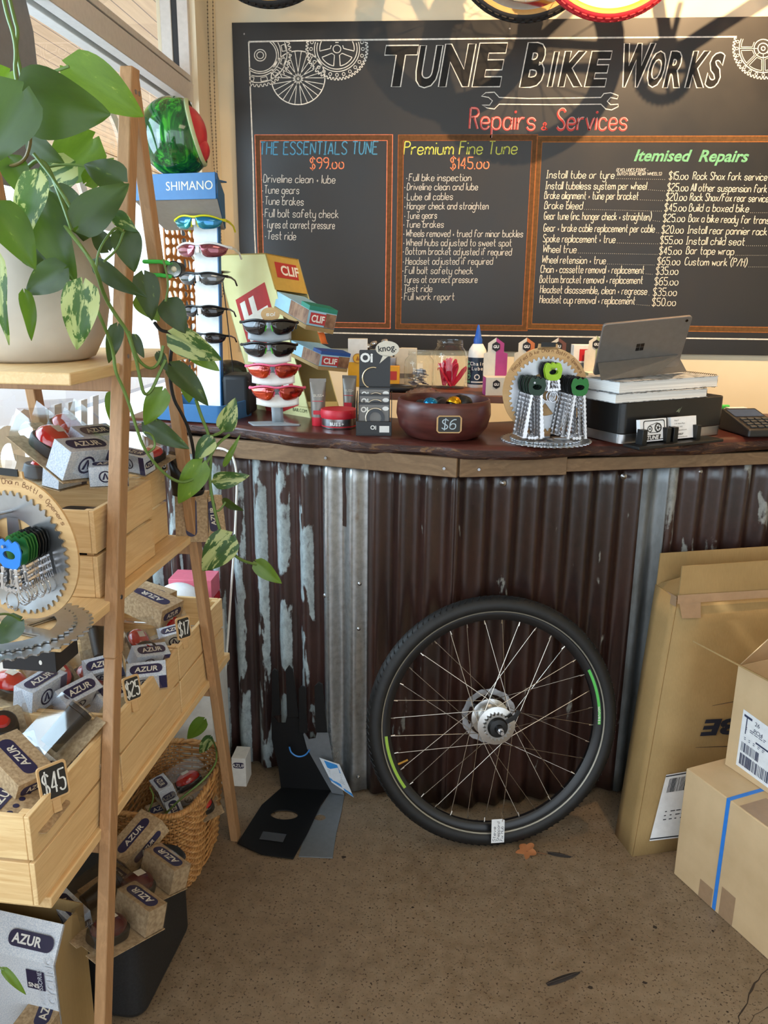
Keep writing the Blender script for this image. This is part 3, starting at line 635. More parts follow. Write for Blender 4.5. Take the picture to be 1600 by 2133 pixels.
# carcass behind the cladding, hidden timber
m = MB(); m.ext([(-.93, face_y(-.93)+.03), (CX0, CY0+.03), (1.55, face_y(1.55)+.03), (1.55, face_y(1.55)+.36), (CX0, CY0+.42), (-.93, face_y(-.93)+.36)], 1.06, T(0, 0, .008))
m.build('carcass', flat(70, 52, 38, .8), counter, world=True, smooth=0)
m = MB()
pl, pr = Vector((-.80, face_y(-.80)-.03, 1.066)), Vector((CX0+.006, CY0-.027, 1.069))
m.bar(pl, pr, .022, .052); tb = m.build('trim_board', TRIMW, counter, bevel=.002, world=True)
m = MB(); m.bar(Vector((CX0+.009, CY0-.026, 1.069)), Vector((.33, face_y(.33)-.026, 1.066)), .02, .05); m.build('trim_board', TRIMW, counter, bevel=.002, world=True)
m = MB(); m.bar(Vector((.30, face_y(.30)-.02, 1.066)), Vector((1.55, face_y(1.55)-.02, 1.066)), .02, .036); m.build('trim_board', TRIMW, counter, bevel=.002, world=True)
for px, py in ((461, 936), (678, 954), (925, 976), (998, 978)):
    p = at(px, py, y=face_y(at(px, py, y=2.3).x)-.042); p = at(px, py, y=face_y(p.x)-.042); m = MB(); m.cyl(p+Vector((0, .006, 0)), p+Vector((0, -.001, 0)), .0045, .004, 10); m.build('screw', STEEL, counter, world=True)
# live-edge slab worktop
top = []
def edge(x):       # front line of the slab: irregular natural edge
    return face_y(x)-.05-.014*math.sin(3.1*x+.5)-.008*math.sin(11*x)-.005*math.sin(27*x+1)-(.022*math.exp(-((x-.20)/.13)**2))+(.030*math.exp(-((x+.02)/.10)**2))+(.02*math.exp(-((x+.75)/.2)**2))
xs = [-.985+i*(1.55+.985)/130 for i in range(131)]
m = MB(); NP = []
prof = [(.035, 0.0), (.010, .10), (.000, .38), (.004, .72), (.018, .95), (.034, 1.0)]
for x in xs:
    e = edge(x); b = face_y(x)+.375-.05*math.exp(-((x-CX0)/.25)**2)
    w = .006*math.sin(19*x)+.004*math.sin(41*x+2)
    row = [(x, e+dy+w*math.sin(k*PI), ZT0+.004*math.sin(7*x)*(1-k)+(ZT1-ZT0)*k) for dy, k in prof]+[(x, b, ZT1), (x, b, ZT0)]
    NP.append(row)
n = len(prof)+2
for r in NP: m.v += [Vector(p) for p in r]
for i in range(len(xs)-1):
    for k in range(n):
        a, b = i*n+k, i*n+(k+1) % n; m.f.append((a, b, b+n, a+n)); m.m.append(1 if k < 3 else 0)
m.f += [tuple(range(n-1, -1, -1)), tuple((len(xs)-1)*n+k for k in range(n))]; m.m += [0, 0]
slab = thing('counter_slab', 'dark polished timber slab worktop with live edge on the iron counter', 'worktop', (CX0, CY0+.2, ZT0)); m.build('slab', [DARKW, BARKW], slab, world=True, smooth=50)
def top_at(px, py): return at(px, py, z=ZT1)
# raised back shelf
LZ = 1.215; LY0 = 2.47
ledge = thing('raised_shelf', 'narrow raised timber shelf along the back of the counter holding jars', 'shelf', (.0, 2.57, ZT1))
m = MB(); m.hexa([(-.27, LY0+.09, LZ-.022), (.50, LY0+.02, LZ-.022), (.50, LY0+.24, LZ-.022), (-.27, LY0+.33, LZ-.022)], [(-.27, LY0+.09, LZ), (.50, LY0+.02, LZ), (.50, LY0+.24, LZ), (-.27, LY0+.33, LZ)])
m.build('board', wood('shelf_board', L3(120, 72, 48), L3(84, 46, 32), 'X', .6, .4), ledge, bevel=.002, world=True)
for x in (-.25, .10, .45):
    m = MB(); m.box((x, LY0+.16-.09*x, (ZT1+LZ-.022)/2), (.03, .12, LZ-.022-ZT1)); m.build('bracket', flat(40, 26, 20, .6), ledge, world=True)
# white cable down the left of the counter
m = MB()
C0 = [(430, 938), (455, 932), (478, 940), (490, 962), (494, 1000), (492, 1060), (488, 1140), (482, 1220), (477, 1300), (471, 1380), (467, 1450), (463, 1490), (470, 1560)]
pts = []
for px, py in C0:
    p = at(px, py, y=2.36)
    for _ in range(4): p = at(px, py, y=face_y(p.x)-.046)
    pts.append(p)
pp = [tuple(p) for p in pts]
def smooth3(P, it=2):
    P = [Vector(p) for p in P]
    for _ in range(it):
        Q = [P[0]]
        for a, b in zip(P, P[1:]): Q += [a*.75+b*.25, a*.25+b*.75]
        P = Q+[P[-1]]
    return P
m.tube(smooth3(pp), .0035, 8); o = m.build('power_cable', WHITE); tag(o, 'white cable running down the left end of the corrugated counter', 'cable')
# ================================================================== LADDER SHELF
MS = T(-.575, 2.003, 0) @ RZ(math.radians(-3))
def sw(x, y, z): return MS @ Vector((x, y, z))
WL = .36; LT = .022
fl = lambda z: -.85+(.502/1.91)*z            # front leg line (local y at height z)
bl = lambda z: -.348*z/1.91
shelf = thing('ladder_shelf', 'wooden A-frame ladder shelf with three boards beside the shop window', 'shelf', MS)
for X in (LT/2, -WL+LT/2):
    for f, z1 in ((fl, 1.918), (bl, 1.902)):
        m = MB(); zs = (0, .86, z1) if X > 0 and f is fl else (0, z1)
        for a, b in zip(zs, zs[1:]):
            k = .0015 if (a > 0) else 0
            Xa, Xb = [X+(-1 if X > 0 else 1)*.024*q/1.91 for q in (a, b)]
            m.hexa([(Xa-LT/2-k, f(a)-.017-k, a), (Xa+LT/2+k, f(a)-.017-k, a), (Xa+LT/2+k, f(a)+.017, a), (Xa-LT/2-k, f(a)+.017, a)], [(Xb-LT/2-k, f(b)-.017-k, b), (Xb+LT/2+k, f(b)-.017-k, b), (Xb+LT/2+k, f(b)+.017, b), (Xb-LT/2-k, f(b)+.017, b)])
        m.build('leg', LEGW, shelf, bevel=.0025)
SH = {1: (1.368, 1.389, -.69, -.135), 2: (.944, .963, -.80, -.19), 3: (.532, .553, -.905, .055)}
for k, (z0, z1, y0, y1) in SH.items():
    m = MB(); m.box((-WL/2+LT/2, (y0+y1)/2, (z0+z1)/2), (WL-LT-.004, y1-y0, z1-z0)); m.build('shelf_board', PINE, shelf, bevel=.0025)
    m = MB()
    for f in (fl, bl): m = MB(); m.box((-WL/2+LT/2, f(z0-.016), z0-.017), (WL-LT-.001, .02, .03)); m.build('cross_rail', LEGW, shelf, bevel=.002)
for z in (1.875, 1.40, .965): 
    for X in (LT, -WL):
        for f in (fl, bl): m = MB(); c = X+(-1 if X > 0 else 1)*.024*z/1.91; m.cyl((c-.002, f(z), z), (c+.0025, f(z), z), .0048, .0042, 12); m.build('screw', STEEL, shelf)
def crate(name_label, x0, x1, y0, y1, z0, h, grp='wooden crates on the ladder shelf'):
    cx, cy, L, Wd = (x0+x1)/2, (y0+y1)/2, y1-y0, x1-x0; t = .009
    c = thing('wooden_crate', name_label, 'crate', MS @ T(cx, cy, z0), grp)
    hh = (h-.006)/2
    for s in (-1, 1):
        m = MB()
        for k in (0, 1): m.box((s*(Wd/2-t/2), 0, hh/2+k*(hh+.006)), (t, L-.0005, hh))
        m.build('side_panel', PINE, c, bevel=.0012)
        m = MB()
        for k in (0, 1): m.box((0, s*(L/2-t/2), hh/2+k*(hh+.006)), (Wd-2*t-.001, t, hh))
        m.build('end_panel', PINE_X, c, bevel=.0012)
    m = MB()
    for i in (-1, 1):
        for j in (-1, 1): m.box((i*(Wd/2-t-.008), j*(L/2-t-.008), h/2), (.014, .014, h-.004))
    m.build('corner_post', PINE_X, c); m = MB(); m.box((0, 0, .006), (Wd-2*t-.002, L-2*t-.002, .005)); m.build('bottom', PINE, c)
    return c
xa, xb = -WL+.044, -.011
Z2, Z3 = SH[2][1]+.0005, SH[3][1]+.0005
crate('pine crate on the middle shelf behind the round chain display', xa, -.026, -.605, -.343, Z2, .168)
crate('pine crate at the back of the middle shelf under the small light packs', xa, -.055, -.338, -.195, Z2, .168)
crate('front pine crate on the lowest shelf with the $45 tag', xa, -.011, -.925, -.612, Z3, .166)
crate('middle pine crate on the lowest shelf with the $25 tag', xa, -.011, -.605, -.29, Z3, .166)
crate('rear pine crate on the lowest shelf with the $17 tag', xa, -.011, -.284, .035, Z3, .166)

# ------------------------------------------------------------------ chalk price tags
def price_tag(txt, px, py, plane, w, h, label, yaw=0, tilt=-.12, roll=0.0):
    p = plane(px, py)
    M = T(*p) @ RZ(yaw) @ RX(PI/2+tilt) @ RZ(roll)
    t = thing('price_tag', label, 'price tag', M, 'chalk price tags')
    m = MB(); m.ext(rrect(w, h, .006), .004, T(0, 0, -.004)); m.build('board', PLY, t, bevel=.0008)
    m = MB(); m.ext(rrect(w-.008, h-.008, .004), .0005); m.build('chalk_face', CHALKB, t, smooth=0)
    m = MB(); strokes(m, txt, T(-w*.38, -h*.3, .0009), w*.74, h*.58, .0014, .06); m.build('price_lettering', CW, t, smooth=0)
    m = MB(); m.box((0, -h/2-.008, -.006), (.014, .03, .010)); m.build('peg', PLY, t, bevel=.001)
    return t
SRP = lambda px, py: on(px, py, sw(.003, 0, 0), MS.to_3x3() @ Vector((1, 0, 0)))
def SRX(x): return lambda px, py: on(px, py, sw(x, 0, 0), MS.to_3x3() @ Vector((1, 0, 0)))
def tagside(txt, px, py, w, h, label, x=-.009, yaw=-3, tilt=0): return price_tag(txt, px, py, SRX(x), w, h, label, math.radians(yaw), math.radians(tilt))
tagside('$45', 112, 1628, .050, .062, 'chalk tag reading $45 pegged on the front crate', -.009, 50, -10)
tagside('$25', 276, 1434, .038, .052, 'chalk tag reading $25 pegged on the middle crate', -.009, 52, -12)
tagside('$17', 383, 1308, .038, .054, 'chalk tag reading $17 pegged on the rear crate', -.009, 50, -8)
tagside('$95', 332, 962, .038, .046, 'chalk tag reading $95 among the packs on the middle shelf', -.06, 48, -10)

# ------------------------------------------------------------------ packaged bike lights
PATT, _t = newmat('printed_pale_card', .6); _n = _t.noise(_t.coords(), 420, 2, .8); _t.col(_t.ramp(_n, [(.42, L3(232, 236, 242)), (.6, L3(196, 206, 220))]))
REDL, _t = newmat('red_lens', .12, 0, srgb(196, 20, 22)); _t.b.inputs['Coat Weight'].default_value = .6; _t.b.inputs['Transmission Weight'].default_value = .15
PURP = flat(42, 38, 70, .5)
def logo(m, M, r):           # letter A inside a ring
    m.ringext(circ(r, 20), circ(r*.78, 20), .0003, M); 
    m.add([(-r*.52, -r*.5, .0004), (-r*.18, -r*.5, .0004), (r*.06, r*.62, .0004), (-r*.12, r*.62, .0004)], [(0, 1, 2, 3)], M)
    m.add([(r*.52, -r*.5, .0004), (r*.2, -r*.5, .0004), (-r*.02, r*.45, .0004), (.06*r, r*.62, .0004)], [(0, 1, 2, 3)], M)
def plate(bm_, tm, M, w, h, txt='AZUR'):
    bm_.ext(rrect(w, h, h*.48, 5), .0004, M)
    tm.text(txt, h*.78, M @ T(0, -h*.28, .0006), align='CENTER', bold=.02, shear=.1)
PR = {}
def pack(kind, M, label, grp='packaged bike lights'):
    if kind in PR: return dup(PR[kind], M, label, grp)
    t = thing('bike_light_pack', label, 'bike light', M, grp); w, L, h = .074, .118, .044
    if kind == 'kraft':
        m = MB(); m.box((0, L/2, h/2), (w, L, h)); m.build('carton', KRAFT, t, bevel=.0008)
        b, x = MB(), MB(); plate(b, x, T(0, L*.5, h+.0002) @ RZ(PI/2), L*.78, .026); plate(b, x, T(0, -.0003, h*.55) @ RX(PI/2), w*.8, .018)
        plate(b, x, T(w/2+.0003, L*.5, h*.55) @ RZ(PI/2) @ RX(PI/2), L*.7, .018)
        b.build('logo_plate', PURP, t, smooth=0); x.build('logo_lettering', OFFW, t, smooth=0); PR[kind] = t; return t
    if kind == 'card':
        m = MB(); m.ext(rrect(w, L, .006, 3, 0, L/2), .0012); m.box((0, L*.5, .0045), (w*.97, L*.8, .006)); m.build('backing_card', KRAFT, t)
        b, x = MB(), MB(); plate(b, x, T(0, L*.72, .0078), w*.86, .024)
        for i in range(4): b.ext(circ(.0045, 10, -.024+.016*i, L*.5), .0004, T(0, 0, .0077))
        b.build('logo_plate', PURP, t, smooth=0); x.build('logo_lettering', OFFW, t, smooth=0); PR[kind] = t; return t
    m = MB(); m.ext([(-w/2, 0), (w/2, 0), (w/2, L), (.010, L), (.010, L-.008), (-.010, L-.008), (-.010, L), (-w/2, L)], .001); m.build('backing_card', KRAFT, t, smooth=0)
    dk = kind == 'dark'
    m = MB(); m.box((0, .020, h/2+.0012), (w-.002, .034, h-.003)); m.build('end_block', KRAFT if dk else PATT, t, bevel=.0006)
    m = MB(); logo(m, T(-.006, .0028, h*.52) @ RX(PI/2), .0125); m.build('ring_logo', PURP, t, smooth=0)
    m = MB(); m.add([(w*.30, 0, 0), (w/2-.001, 0, 0), (w/2-.001, h-.003, 0), (w*.30, h-.003, 0)], [(0, 1, 2, 3)], T(0, .0027, .0015) @ RX(PI/2)); m.build('blue_strip', NAVY, t, smooth=0)
    b, x = MB(), MB(); plate(b, x, T(0, .020, h+.0002), w*.8, .02); plate(b, x, T(w/2-.0006, .02, h*.5) @ RZ(PI/2) @ RX(PI/2), .03, .016)
    b.build('logo_plate', PURP, t, smooth=0); x.build('logo_lettering', OFFW, t, smooth=0)
    if kind in ('rear', 'dark'):
        m = MB(); m.ext(rrect(.044, .058, .016, 4, 0, .075), .016, T(0, 0, .002)); m.build('light_body', BLACK, t, bevel=.002)
        m = MB(); m.ball((0, .075, .017), .0215, 16, 8, (1, 1.3, .85), z0=0.0); l = m.build('red_lens', flat(70, 16, 26, .15) if dk else REDL, t, smooth=60)
        m = MB(); m.rect(T(-.006, .066, .0358), .013, .016); m.build('sticker', OFFW, t)
    elif kind == 'front':
        m = MB(); m.cyl((0, .045, .022), (0, .105, .022), .015, .018, 18); m.cyl((0, .105, .022), (0, .112, .022), .0195, .0195, 18); m.build('light_body', BLACK, t, bevel=.001)
        m = MB(); m.cyl((0, .1122, .022), (0, .1128, .022), .016, .014, 18); m.build('glass_lens', CHROME, t)
    else:
        m = MB(); m.cyl((0, .078, .004), (0, .078, .026), .026, .022, 20); m.build('light_body', BLACK, t, bevel=.002)
        m = MB(); m.cyl((0, .078, .0262), (0, .078, .030), .012, .009, 16); m.build('switch_button', REDL, t)
    m = MB(); m.add([(i*w/2, j, k) for i in (-1, 1) for j in (.0025, L-.004) for k in (.0015, h+.0004)], [(1, 3, 7, 5), (0, 4, 5, 1), (2, 3, 7, 6), (0, 1, 3, 2), (4, 6, 7, 5)])
    m.build('clear_cover', PLASTIC, t, smooth=0); PR[kind] = t; return t
def put(kind, px, py, plane, yaw, pitch, roll, label, s=1.0, grp='packaged bike lights'):
    p = plane(px, py) if callable(plane) else at(px, py, y=plane)
    d = math.radians
    return pack(kind, T(*p) @ RZ(d(yaw)) @ RX(d(pitch)) @ RY(d(roll)) @ T(0, -.055, -.02) @ Matrix.Scale(s, 4), label, grp)
YP = lambda ly: (lambda px, py: on(px, py, sw(0, ly, 0), MS.to_3x3() @ Vector((0, 1, 0))))
# on the middle shelf crates
put('rear', 150, 955, YP(-.44), 62, 24, 6, 'large rear light pack with two red domes leaning on the middle shelf crate', 1.55)
put('rear', 170, 915, YP(-.34), 66, 26, 4, 'rear light pack tilted behind the topmost red light pack', 1.35)
put('round', 110, 985, YP(-.40), 75, 8, 3, 'half hidden round light pack under the two red light packs', 1.2)
put('front', 228, 975, YP(-.42), 20, 10, 0, 'front light pack with blue corner left of the front leg', 1.0)
put('rear', 305, 950, YP(-.27), -20, 12, 5, 'small rear light pack just behind the $95 tag', 1.0)
put('kraft', 402, 1078, YP(-.165), 8, 82, 0, 'upright kraft carton standing on the middle shelf beside the back leg', 1.0)
put('kraft', 437, 1068, SRX(.03), 40, 80, 0, 'tan carton with blue letters poking out behind the back leg', .8)
# lower crates
LO = 'packaged bike lights'
put('kraft', 322, 1268, YP(-.10), 70, 12, 0, 'kraft light carton lying highest in the rear crate', 1.15, LO)
put('kraft', 315, 1246, YP(-.03), 68, 5, 0, 'dark topped carton at the very back of the rear crate', 1.0, LO)
put('rear', 360, 1312, YP(-.13), 30, 15, -8, 'clear rear light pack next to the $17 tag', 1.1, LO)
put('card', 350, 1345, YP(-.20), 60, 14, 0, 'flat carded pack showing its logo below the $17 tag', 1.1, LO)
put('rear', 298, 1350, YP(-.33), 40, 25, 10, 'rear light pack with one red lens right of the front leg', 1.1, LO)
put('round', 305, 1385, YP(-.38), 20, 30, 0, 'round light pack above the $25 tag', 1.15, LO)
put('front', 212, 1365, YP(-.42), 30, 40, -10, 'upended clear pack left of the front leg in the middle crate', 1.1, LO)
put('rear', 208, 1440, YP(-.46), 60, 32, 10, 'rear light pack with big red lens and white end in the middle crate', 1.25, LO)
put('rear', 140, 1430, YP(-.52), 62, 35, -6, 'rear light pack standing at the left of the middle crate', 1.2, LO)
put('rear', 60, 1440, YP(-.56), 75, 10, 0, 'rear light pack lying across the far left corner of the middle crate', 1.35, LO)
put('kraft', 35, 1600, YP(-.80), 60, 20, 5, 'kraft light carton propped at left in the front crate', 1.0, LO)
put('front', 105, 1560, YP(-.72), -38, 34, 0, 'shiny front light pack propped diagonally in the front crate', 1.25, LO)
put('round', 15, 1545, YP(-.70), 40, 30, 0, 'round black light pack at the back left of the front crate', 1.2, LO)
put('card', 60, 1665, YP(-.86), 88, 12, 0, 'grey carded pack lying flat in the front crate below the $45 tag', 1.2, LO)
put('card', 155, 1590, YP(-.70), -30, 15, 0, 'kraft carded pack behind the $45 tag', 1.0, LO)

# ------------------------------------------------------------------ plant pot and trailing pothos
CONC, _t = newmat('pale_cement_pot', .6); _n = _t.noise(_t.coords(), 7, 4); _t.col(_t.ramp(_n, [(.3, L3(180, 170, 156)), (.7, L3(206, 197, 184))]))
PO = Vector((-.792, 1.555, SH[1][1]+.0005))
plant = thing('potted_pothos', 'trailing variegated pothos in a round pale cement pot on the top shelf', 'plant', PO)
m = MB(); m.lathe([(.001, 0), (.098, 0), (.112, .006), (.135, .05), (.146, .11), (.143, .165), (.128, .215), (.118, .232), (.110, .233), (.114, .215), (.12, .19), (.001, .188)], 48); m.build('pot', CONC, plant, smooth=60)
SOIL = flat(52, 38, 28, .95); m = MB(); m.lathe([(.001, .203), (.06, .2), (.119, .194)], 24, cap=False); m.build('soil', SOIL, plant)
def leafmat(name, a, b, c, thr, young=False):
    m, t = newmat(name, .42); v = t.coords((1, 1, 1)); oi = t.n('ShaderNodeObjectInfo')
    ad = t.n('ShaderNodeVectorMath', operation='ADD'); mu = t.n('ShaderNodeVectorMath', operation='SCALE'); cb = t.n('ShaderNodeCombineXYZ')
    for i in range(3): t.l(oi.outputs['Random'], cb.inputs[i])
    t.l(cb.outputs[0], mu.inputs[0]); mu.inputs['Scale'].default_value = 17; t.l(v, ad.inputs[0]); t.l(mu.outputs[0], ad.inputs[1])
    mp = t.n('ShaderNodeMapping'); mp.inputs['Scale'].default_value = (18, 60, 60); mp.inputs['Rotation'].default_value = (0, 0, .5); t.l(ad.outputs[0], mp.inputs[0])
    n = t.noise(mp.outputs[0], 1.0, 5, .65, .4); n2 = t.noise(mp.outputs[0], 6, 2)
    sep = t.n('ShaderNodeSeparateXYZ'); t.l(v, sep.inputs[0]); rib = t.ramp(t.math('ABSOLUTE', sep.outputs[1]), [(.0, (1, 1, 1)), (.0022, (0, 0, 0))])
    col = t.ramp(n, [(.25, a), (thr, b), (thr+.03, c), (.95, c)]); col = t.mix(.2, col, t.ramp(n2, [(.3, a), (.7, b)])); col = t.mix(t.math('MULTIPLY', rib, .5), col, b+(1,))
    t.col(col); t.b.inputs['Coat Weight'].default_value = .1; t.b.inputs['Coat Roughness'].default_value = .25
    tl = t.n('ShaderNodeBsdfTranslucent'); mx = t.n('ShaderNodeMixShader'); mx.inputs[0].default_value = .27
    t.l(t.mix(.55, col, srgb(150, 190, 30), 'MIX'), tl.inputs[0]); t.l(t.b.outputs[0], mx.inputs[1]); t.l(tl.outputs[0], mx.inputs[2]); t.l(mx.outputs[0], t.out.inputs[0]); return m
LEAF = leafmat('pothos_green', L3(22, 42, 22), L3(36, 58, 26), L3(110, 132, 58), .66)
LEAFV = leafmat('pothos_variegated', L3(28, 60, 34), L3(52, 90, 42), L3(200, 206, 136), .50)
LEAFY = leafmat('pothos_young_backlit', L3(78, 110, 32), L3(104, 136, 42), L3(186, 194, 92), .66)  # young leaves, and backlit ones with the light put into the colour
STEM = flat(96, 122, 56, .5); STEMB = flat(110, 96, 52, .6)
def vdepth(px): return 1.29+.00082*(px-100) if px > 100 else 1.29
def leaf(bx, by, tx, ty, w, y0=None, dy=0.0, mat=None, tilt=0.0, curl=.25, fold=.18):
    y0 = vdepth((bx+tx)/2) if y0 is None else y0
    b = at(bx, by, y=y0); t = at(tx, ty, y=y0+dy); k = pxl((b+t)/2)[2]; L = (t-b).length; Wd = w*k/FPX
    n = (CAM-(b+t)/2).normalized(); X = frame(b, t-b, n.cross(t-b)) @ RX(math.radians(tilt))
    m = MB(); NU, NV = 12, 8
    def fn(u, v):
        s = 2*v-1; f = (math.sin(PI*min(1, u**.58*.985+.012)))**.72*(1-.18*u)
        x = L*(u-.10*(1-math.cos(PI*s))*.5*(1-u)**4); y = s*Wd/2*f*1.06
        z = fold*abs(y)-curl*L*(u-.35)**2*.9+.015*L*math.sin(9*u+3*s)*abs(s)
        return (x, y, z)
    m.grid(fn, NU, NV)
    o = m.build('leaf', mat or LEAF, plant, smooth=80); o.matrix_basis = plant.matrix_basis.inverted() @ X; return o
G, V, Y = LEAF, LEAFV, LEAFY
for a in ((47, 205, 226, 240, 140, 1.33, .02, G, 8), (143, 140, 300, 240, 100, 1.50, .05, Y, -10), (45, 190, -40, 345, 125, 1.26, 0, G, 15), (192, 290, 100, 388, 100, 1.62, .03, Y, 0), (256, 378, 172, 340, 66, 1.42, 0, G, 10), (163, 470, 266, 380, 82, 1.35, .02, G, -14), (76, 366, 40, 510, 66, 1.30, 0, V, 20), (72, 420, 155, 588, 88, 1.34, 0, G, 10), (-12, 430, 76, 556, 90, 1.25, 0, G, -20), (132, 560, 48, 612, 66, 1.31, 0, G, 12), (52, 610, 70, 710, 34, 1.30, 0, G, -25), (172, 592, 158, 730, 76, 1.27, 0, V, 8), (240, 448, 284, 482, 34, None, 0, V, 0), (258, 480, 280, 566, 62, None, 0, G, 0), (198, 550, 302, 622, 44, None, 0, G, 25), (300, 572, 318, 668, 54, None, 0, G, -6), (290, 618, 332, 668, 44, 1.62, 0, Y, 0), (348, 628, 386, 694, 56, None, 0, G, 0), (358, 698, 462, 752, 60, None, .03, V, 10), (398, 728, 456, 772, 38, 1.60, 0, Y, 0), (358, 762, 436, 842, 50, None, 0, G, -20), (392, 790, 394, 840, 34, 1.60, 0, Y, 0), (338, 814, 300, 888, 48, None, 0, Y, 0), (304, 882, 392, 936, 46, None, 0, G, 12), (236, 818, 236, 890, 34, 1.72, 0, Y, 0), (244, 680, 226, 758, 34, 1.42, 0, G, 0), (467, 894, 490, 830, 42, None, 0, V, 0), (442, 915, 404, 958, 40, None, 0, V, 20), (420, 966, 370, 1052, 54, None, 0, Y, 0), (448, 1003, 518, 992, 38, None, 0, V, 10), (480, 1118, 418, 1192, 66, None, 0, V, 5), (534, 1172, 586, 1217, 36, None, 0, Y, 15), (466, 1042, 506, 1066, 22, None, 0, G, 40), (468, 968, 500, 906, 13, None, 0, Y, 0), (42, 1292, -10, 1342, 52, 1.16, 0, G, 20), (8, 2020, 56, 2074, 17, .98, 0, Y, 0), (424, 1500, 388, 1542, 32, 2.0, 0, Y, 0), (438, 1536, 414, 1572, 24, 1.98, 0, V, 0),
          (20, 150, -20, 200, 50, 1.45, 0, Y, 0), (150, 345, 60, 400, 70, 1.55, 0, V, 15), (110, 400, 200, 470, 62, 1.48, 0, G, 0), (90, 540, 20, 470, 70, 1.42, 0, G, 0), (200, 420, 140, 520, 66, 1.52, 0, G, -12), (60, 290, 130, 340, 50, 1.5, 0, G, 20), (225, 520, 190, 470, 40, 1.5, 0, G, 0), (20, 330, 62, 420, 56, 1.4, 0, G, 0), (-5, 540, 10, 720, 36, 1.29, 0, V, 30), (120, 470, 108, 560, 56, 1.44, 0, G, 0), (180, 380, 236, 330, 40, 1.6, 0, Y, 0), (275, 700, 300, 745, 26, 1.44, 0, G, 0), (330, 735, 350, 775, 22, None, 0, G, 0)):
    leaf(*a)
def vine(P, r=.0032, y=None, mat=STEM, name='vine'):
    pts = [at(q[0], q[1], y=(q[2] if len(q) > 2 else (vdepth(q[0])-.004 if y is None else y))) for q in P]
    m = MB(); m.tube(smooth3(pts, 2), r, 6); return m.build(name, mat, plant, world=True, smooth=60)
vine([(2, -30), (14, 30), (28, 70), (34, 110), (30, 150), (44, 200)], .003, 1.34); vine([(14, -30), (30, 40), (38, 66), (32, 100), (44, 150), (48, 200)], .003, 1.36)
vine([(60, 430, 1.5), (85, 408, 1.4), (120, 450, 1.36), (150, 490, 1.33), (176, 522, 1.33), (200, 560, 1.33), (216, 615), (240, 655), (266, 690), (276, 725), (284, 750)], .0033)
vine([(180, 590, 1.4), (200, 640, 1.33), (222, 690, 1.36), (236, 730), (240, 775), (256, 806), (272, 850), (284, 890), (300, 935), (330, 975), (360, 1000), (385, 1006), (412, 992), (436, 955), (452, 925), (478, 905)], .0030)
vine([(268, 690), (280, 735), (296, 760), (318, 770), (334, 752), (340, 720)], .0028); vine([(284, 750), (292, 790), (300, 825), (316, 815), (335, 770), (345, 750)], .003)
vine([(408, 832), (420, 870), (436, 905), (440, 960), (436, 1000), (446, 1060), (458, 1105), (474, 1140), (498, 1166), (534, 1176)], .0032)
vine([(438, 908), (455, 906), (468, 895)], .0022); vine([(436, 1002), (446, 1004), (450, 1002)], .0022); vine([(446, 1062), (456, 1066), (470, 1046)], .002)
vine([(48, 205), (30, 180), (-5, 165)], .0036, 1.36); vine([(85, 160), (110, 150), (144, 138)], .0026, 1.46); vine([(200, 560), (205, 520), (240, 470), (256, 482)], .0022)
vine([(170, 470), (140, 420), (110, 370), (70, 320)], .003, 1.42); vine([(90, 350), (130, 342), (180, 345), (250, 378)], .0024, 1.45); vine([(56, 350), (80, 330), (100, 345), (130, 420), (150, 480)], .0036, 1.44)
vine([(30, 300), (62, 270), (64, 300), (50, 340), (0, 350)], .0028, 1.40, STEMB); vine([(340, 540), (352, 590), (345, 628)], .002); vine([(216, 545), (245, 520), (258, 482)], .002)
vine([(300, 900), (318, 905), (325, 930), (310, 942)], .0022); vine([(468, 895), (455, 902), (446, 905)], .0018)
vine([(340, 1700, 1.80), (380, 1660, 1.82), (425, 1625, 1.84), (450, 1592, 1.89), (452, 1568, 1.93), (446, 1546, 1.97), (438, 1536, 1.99)], .0026); vine([(310, 1690, 1.78), (322, 1660, 1.78), (312, 1640, 1.80)], .002)
vine([(-10, 1280, 1.1), (20, 1278, 1.14), (42, 1292, 1.16)], .002); vine([(-12, 2010, .98), (0, 2016, .98), (8, 2020, .98)], .0016)

# ------------------------------------------------------------------ straps, torch on the back leg
def legpt(z, f=bl, x=LT/2): return sw(x, f(z), z)
tz = at(372, 562, y=1.77).z
t = thing('bike_torch', 'small black torch strapped to the back ladder leg with a green band', 'torch', at(372, 562, y=1.74))
p = at(372, 560, y=1.755); ax = (at(350, 562, y=1.66)-p).normalized()
m = MB(); m.cyl(p-ax*.012, p+ax*.030, .0125, .0135, 20); m.cyl(p+ax*.030, p+ax*.044, .0135, .0170, 20); m.build('torch_body', BLACK, t, world=True, bevel=.0008)
m = MB(); m.cyl(p+ax*.0441, p+ax*.0445, .0145, .0145, 20); m.build('lens_rim', CHROME, t, world=True)
m = MB(); m.ball(p+ax*.044, .006, 10, 6); m.build('lamp_lens', flat(240, 232, 206, .1), t, world=True)
GRN = flat(64, 190, 70, .4)
m = MB()
for dz in (-.012, .014):
    z = tz+dz; D_ = -.024*z/1.91; R0 = [(-.005, bl(z)-.022, z), (LT+.004, bl(z)-.022, z), (LT+.022, bl(z)-.018, z-.003), (LT+.004, bl(z)+.022, z), (-.005, bl(z)+.022, z)]
    m.tube([sw(q[0]+D_, q[1], q[2]) for q in R0], .004, 8, closed=True)
m.build('green_band', GRN, t, world=True)
t = thing('black_strap', 'black strap and cord looped around the back ladder leg', 'strap', at(395, 1030, y=1.75))
m = MB(); c = at(392, 1025, y=1.775)
zc = c.z; cy = bl(zc)
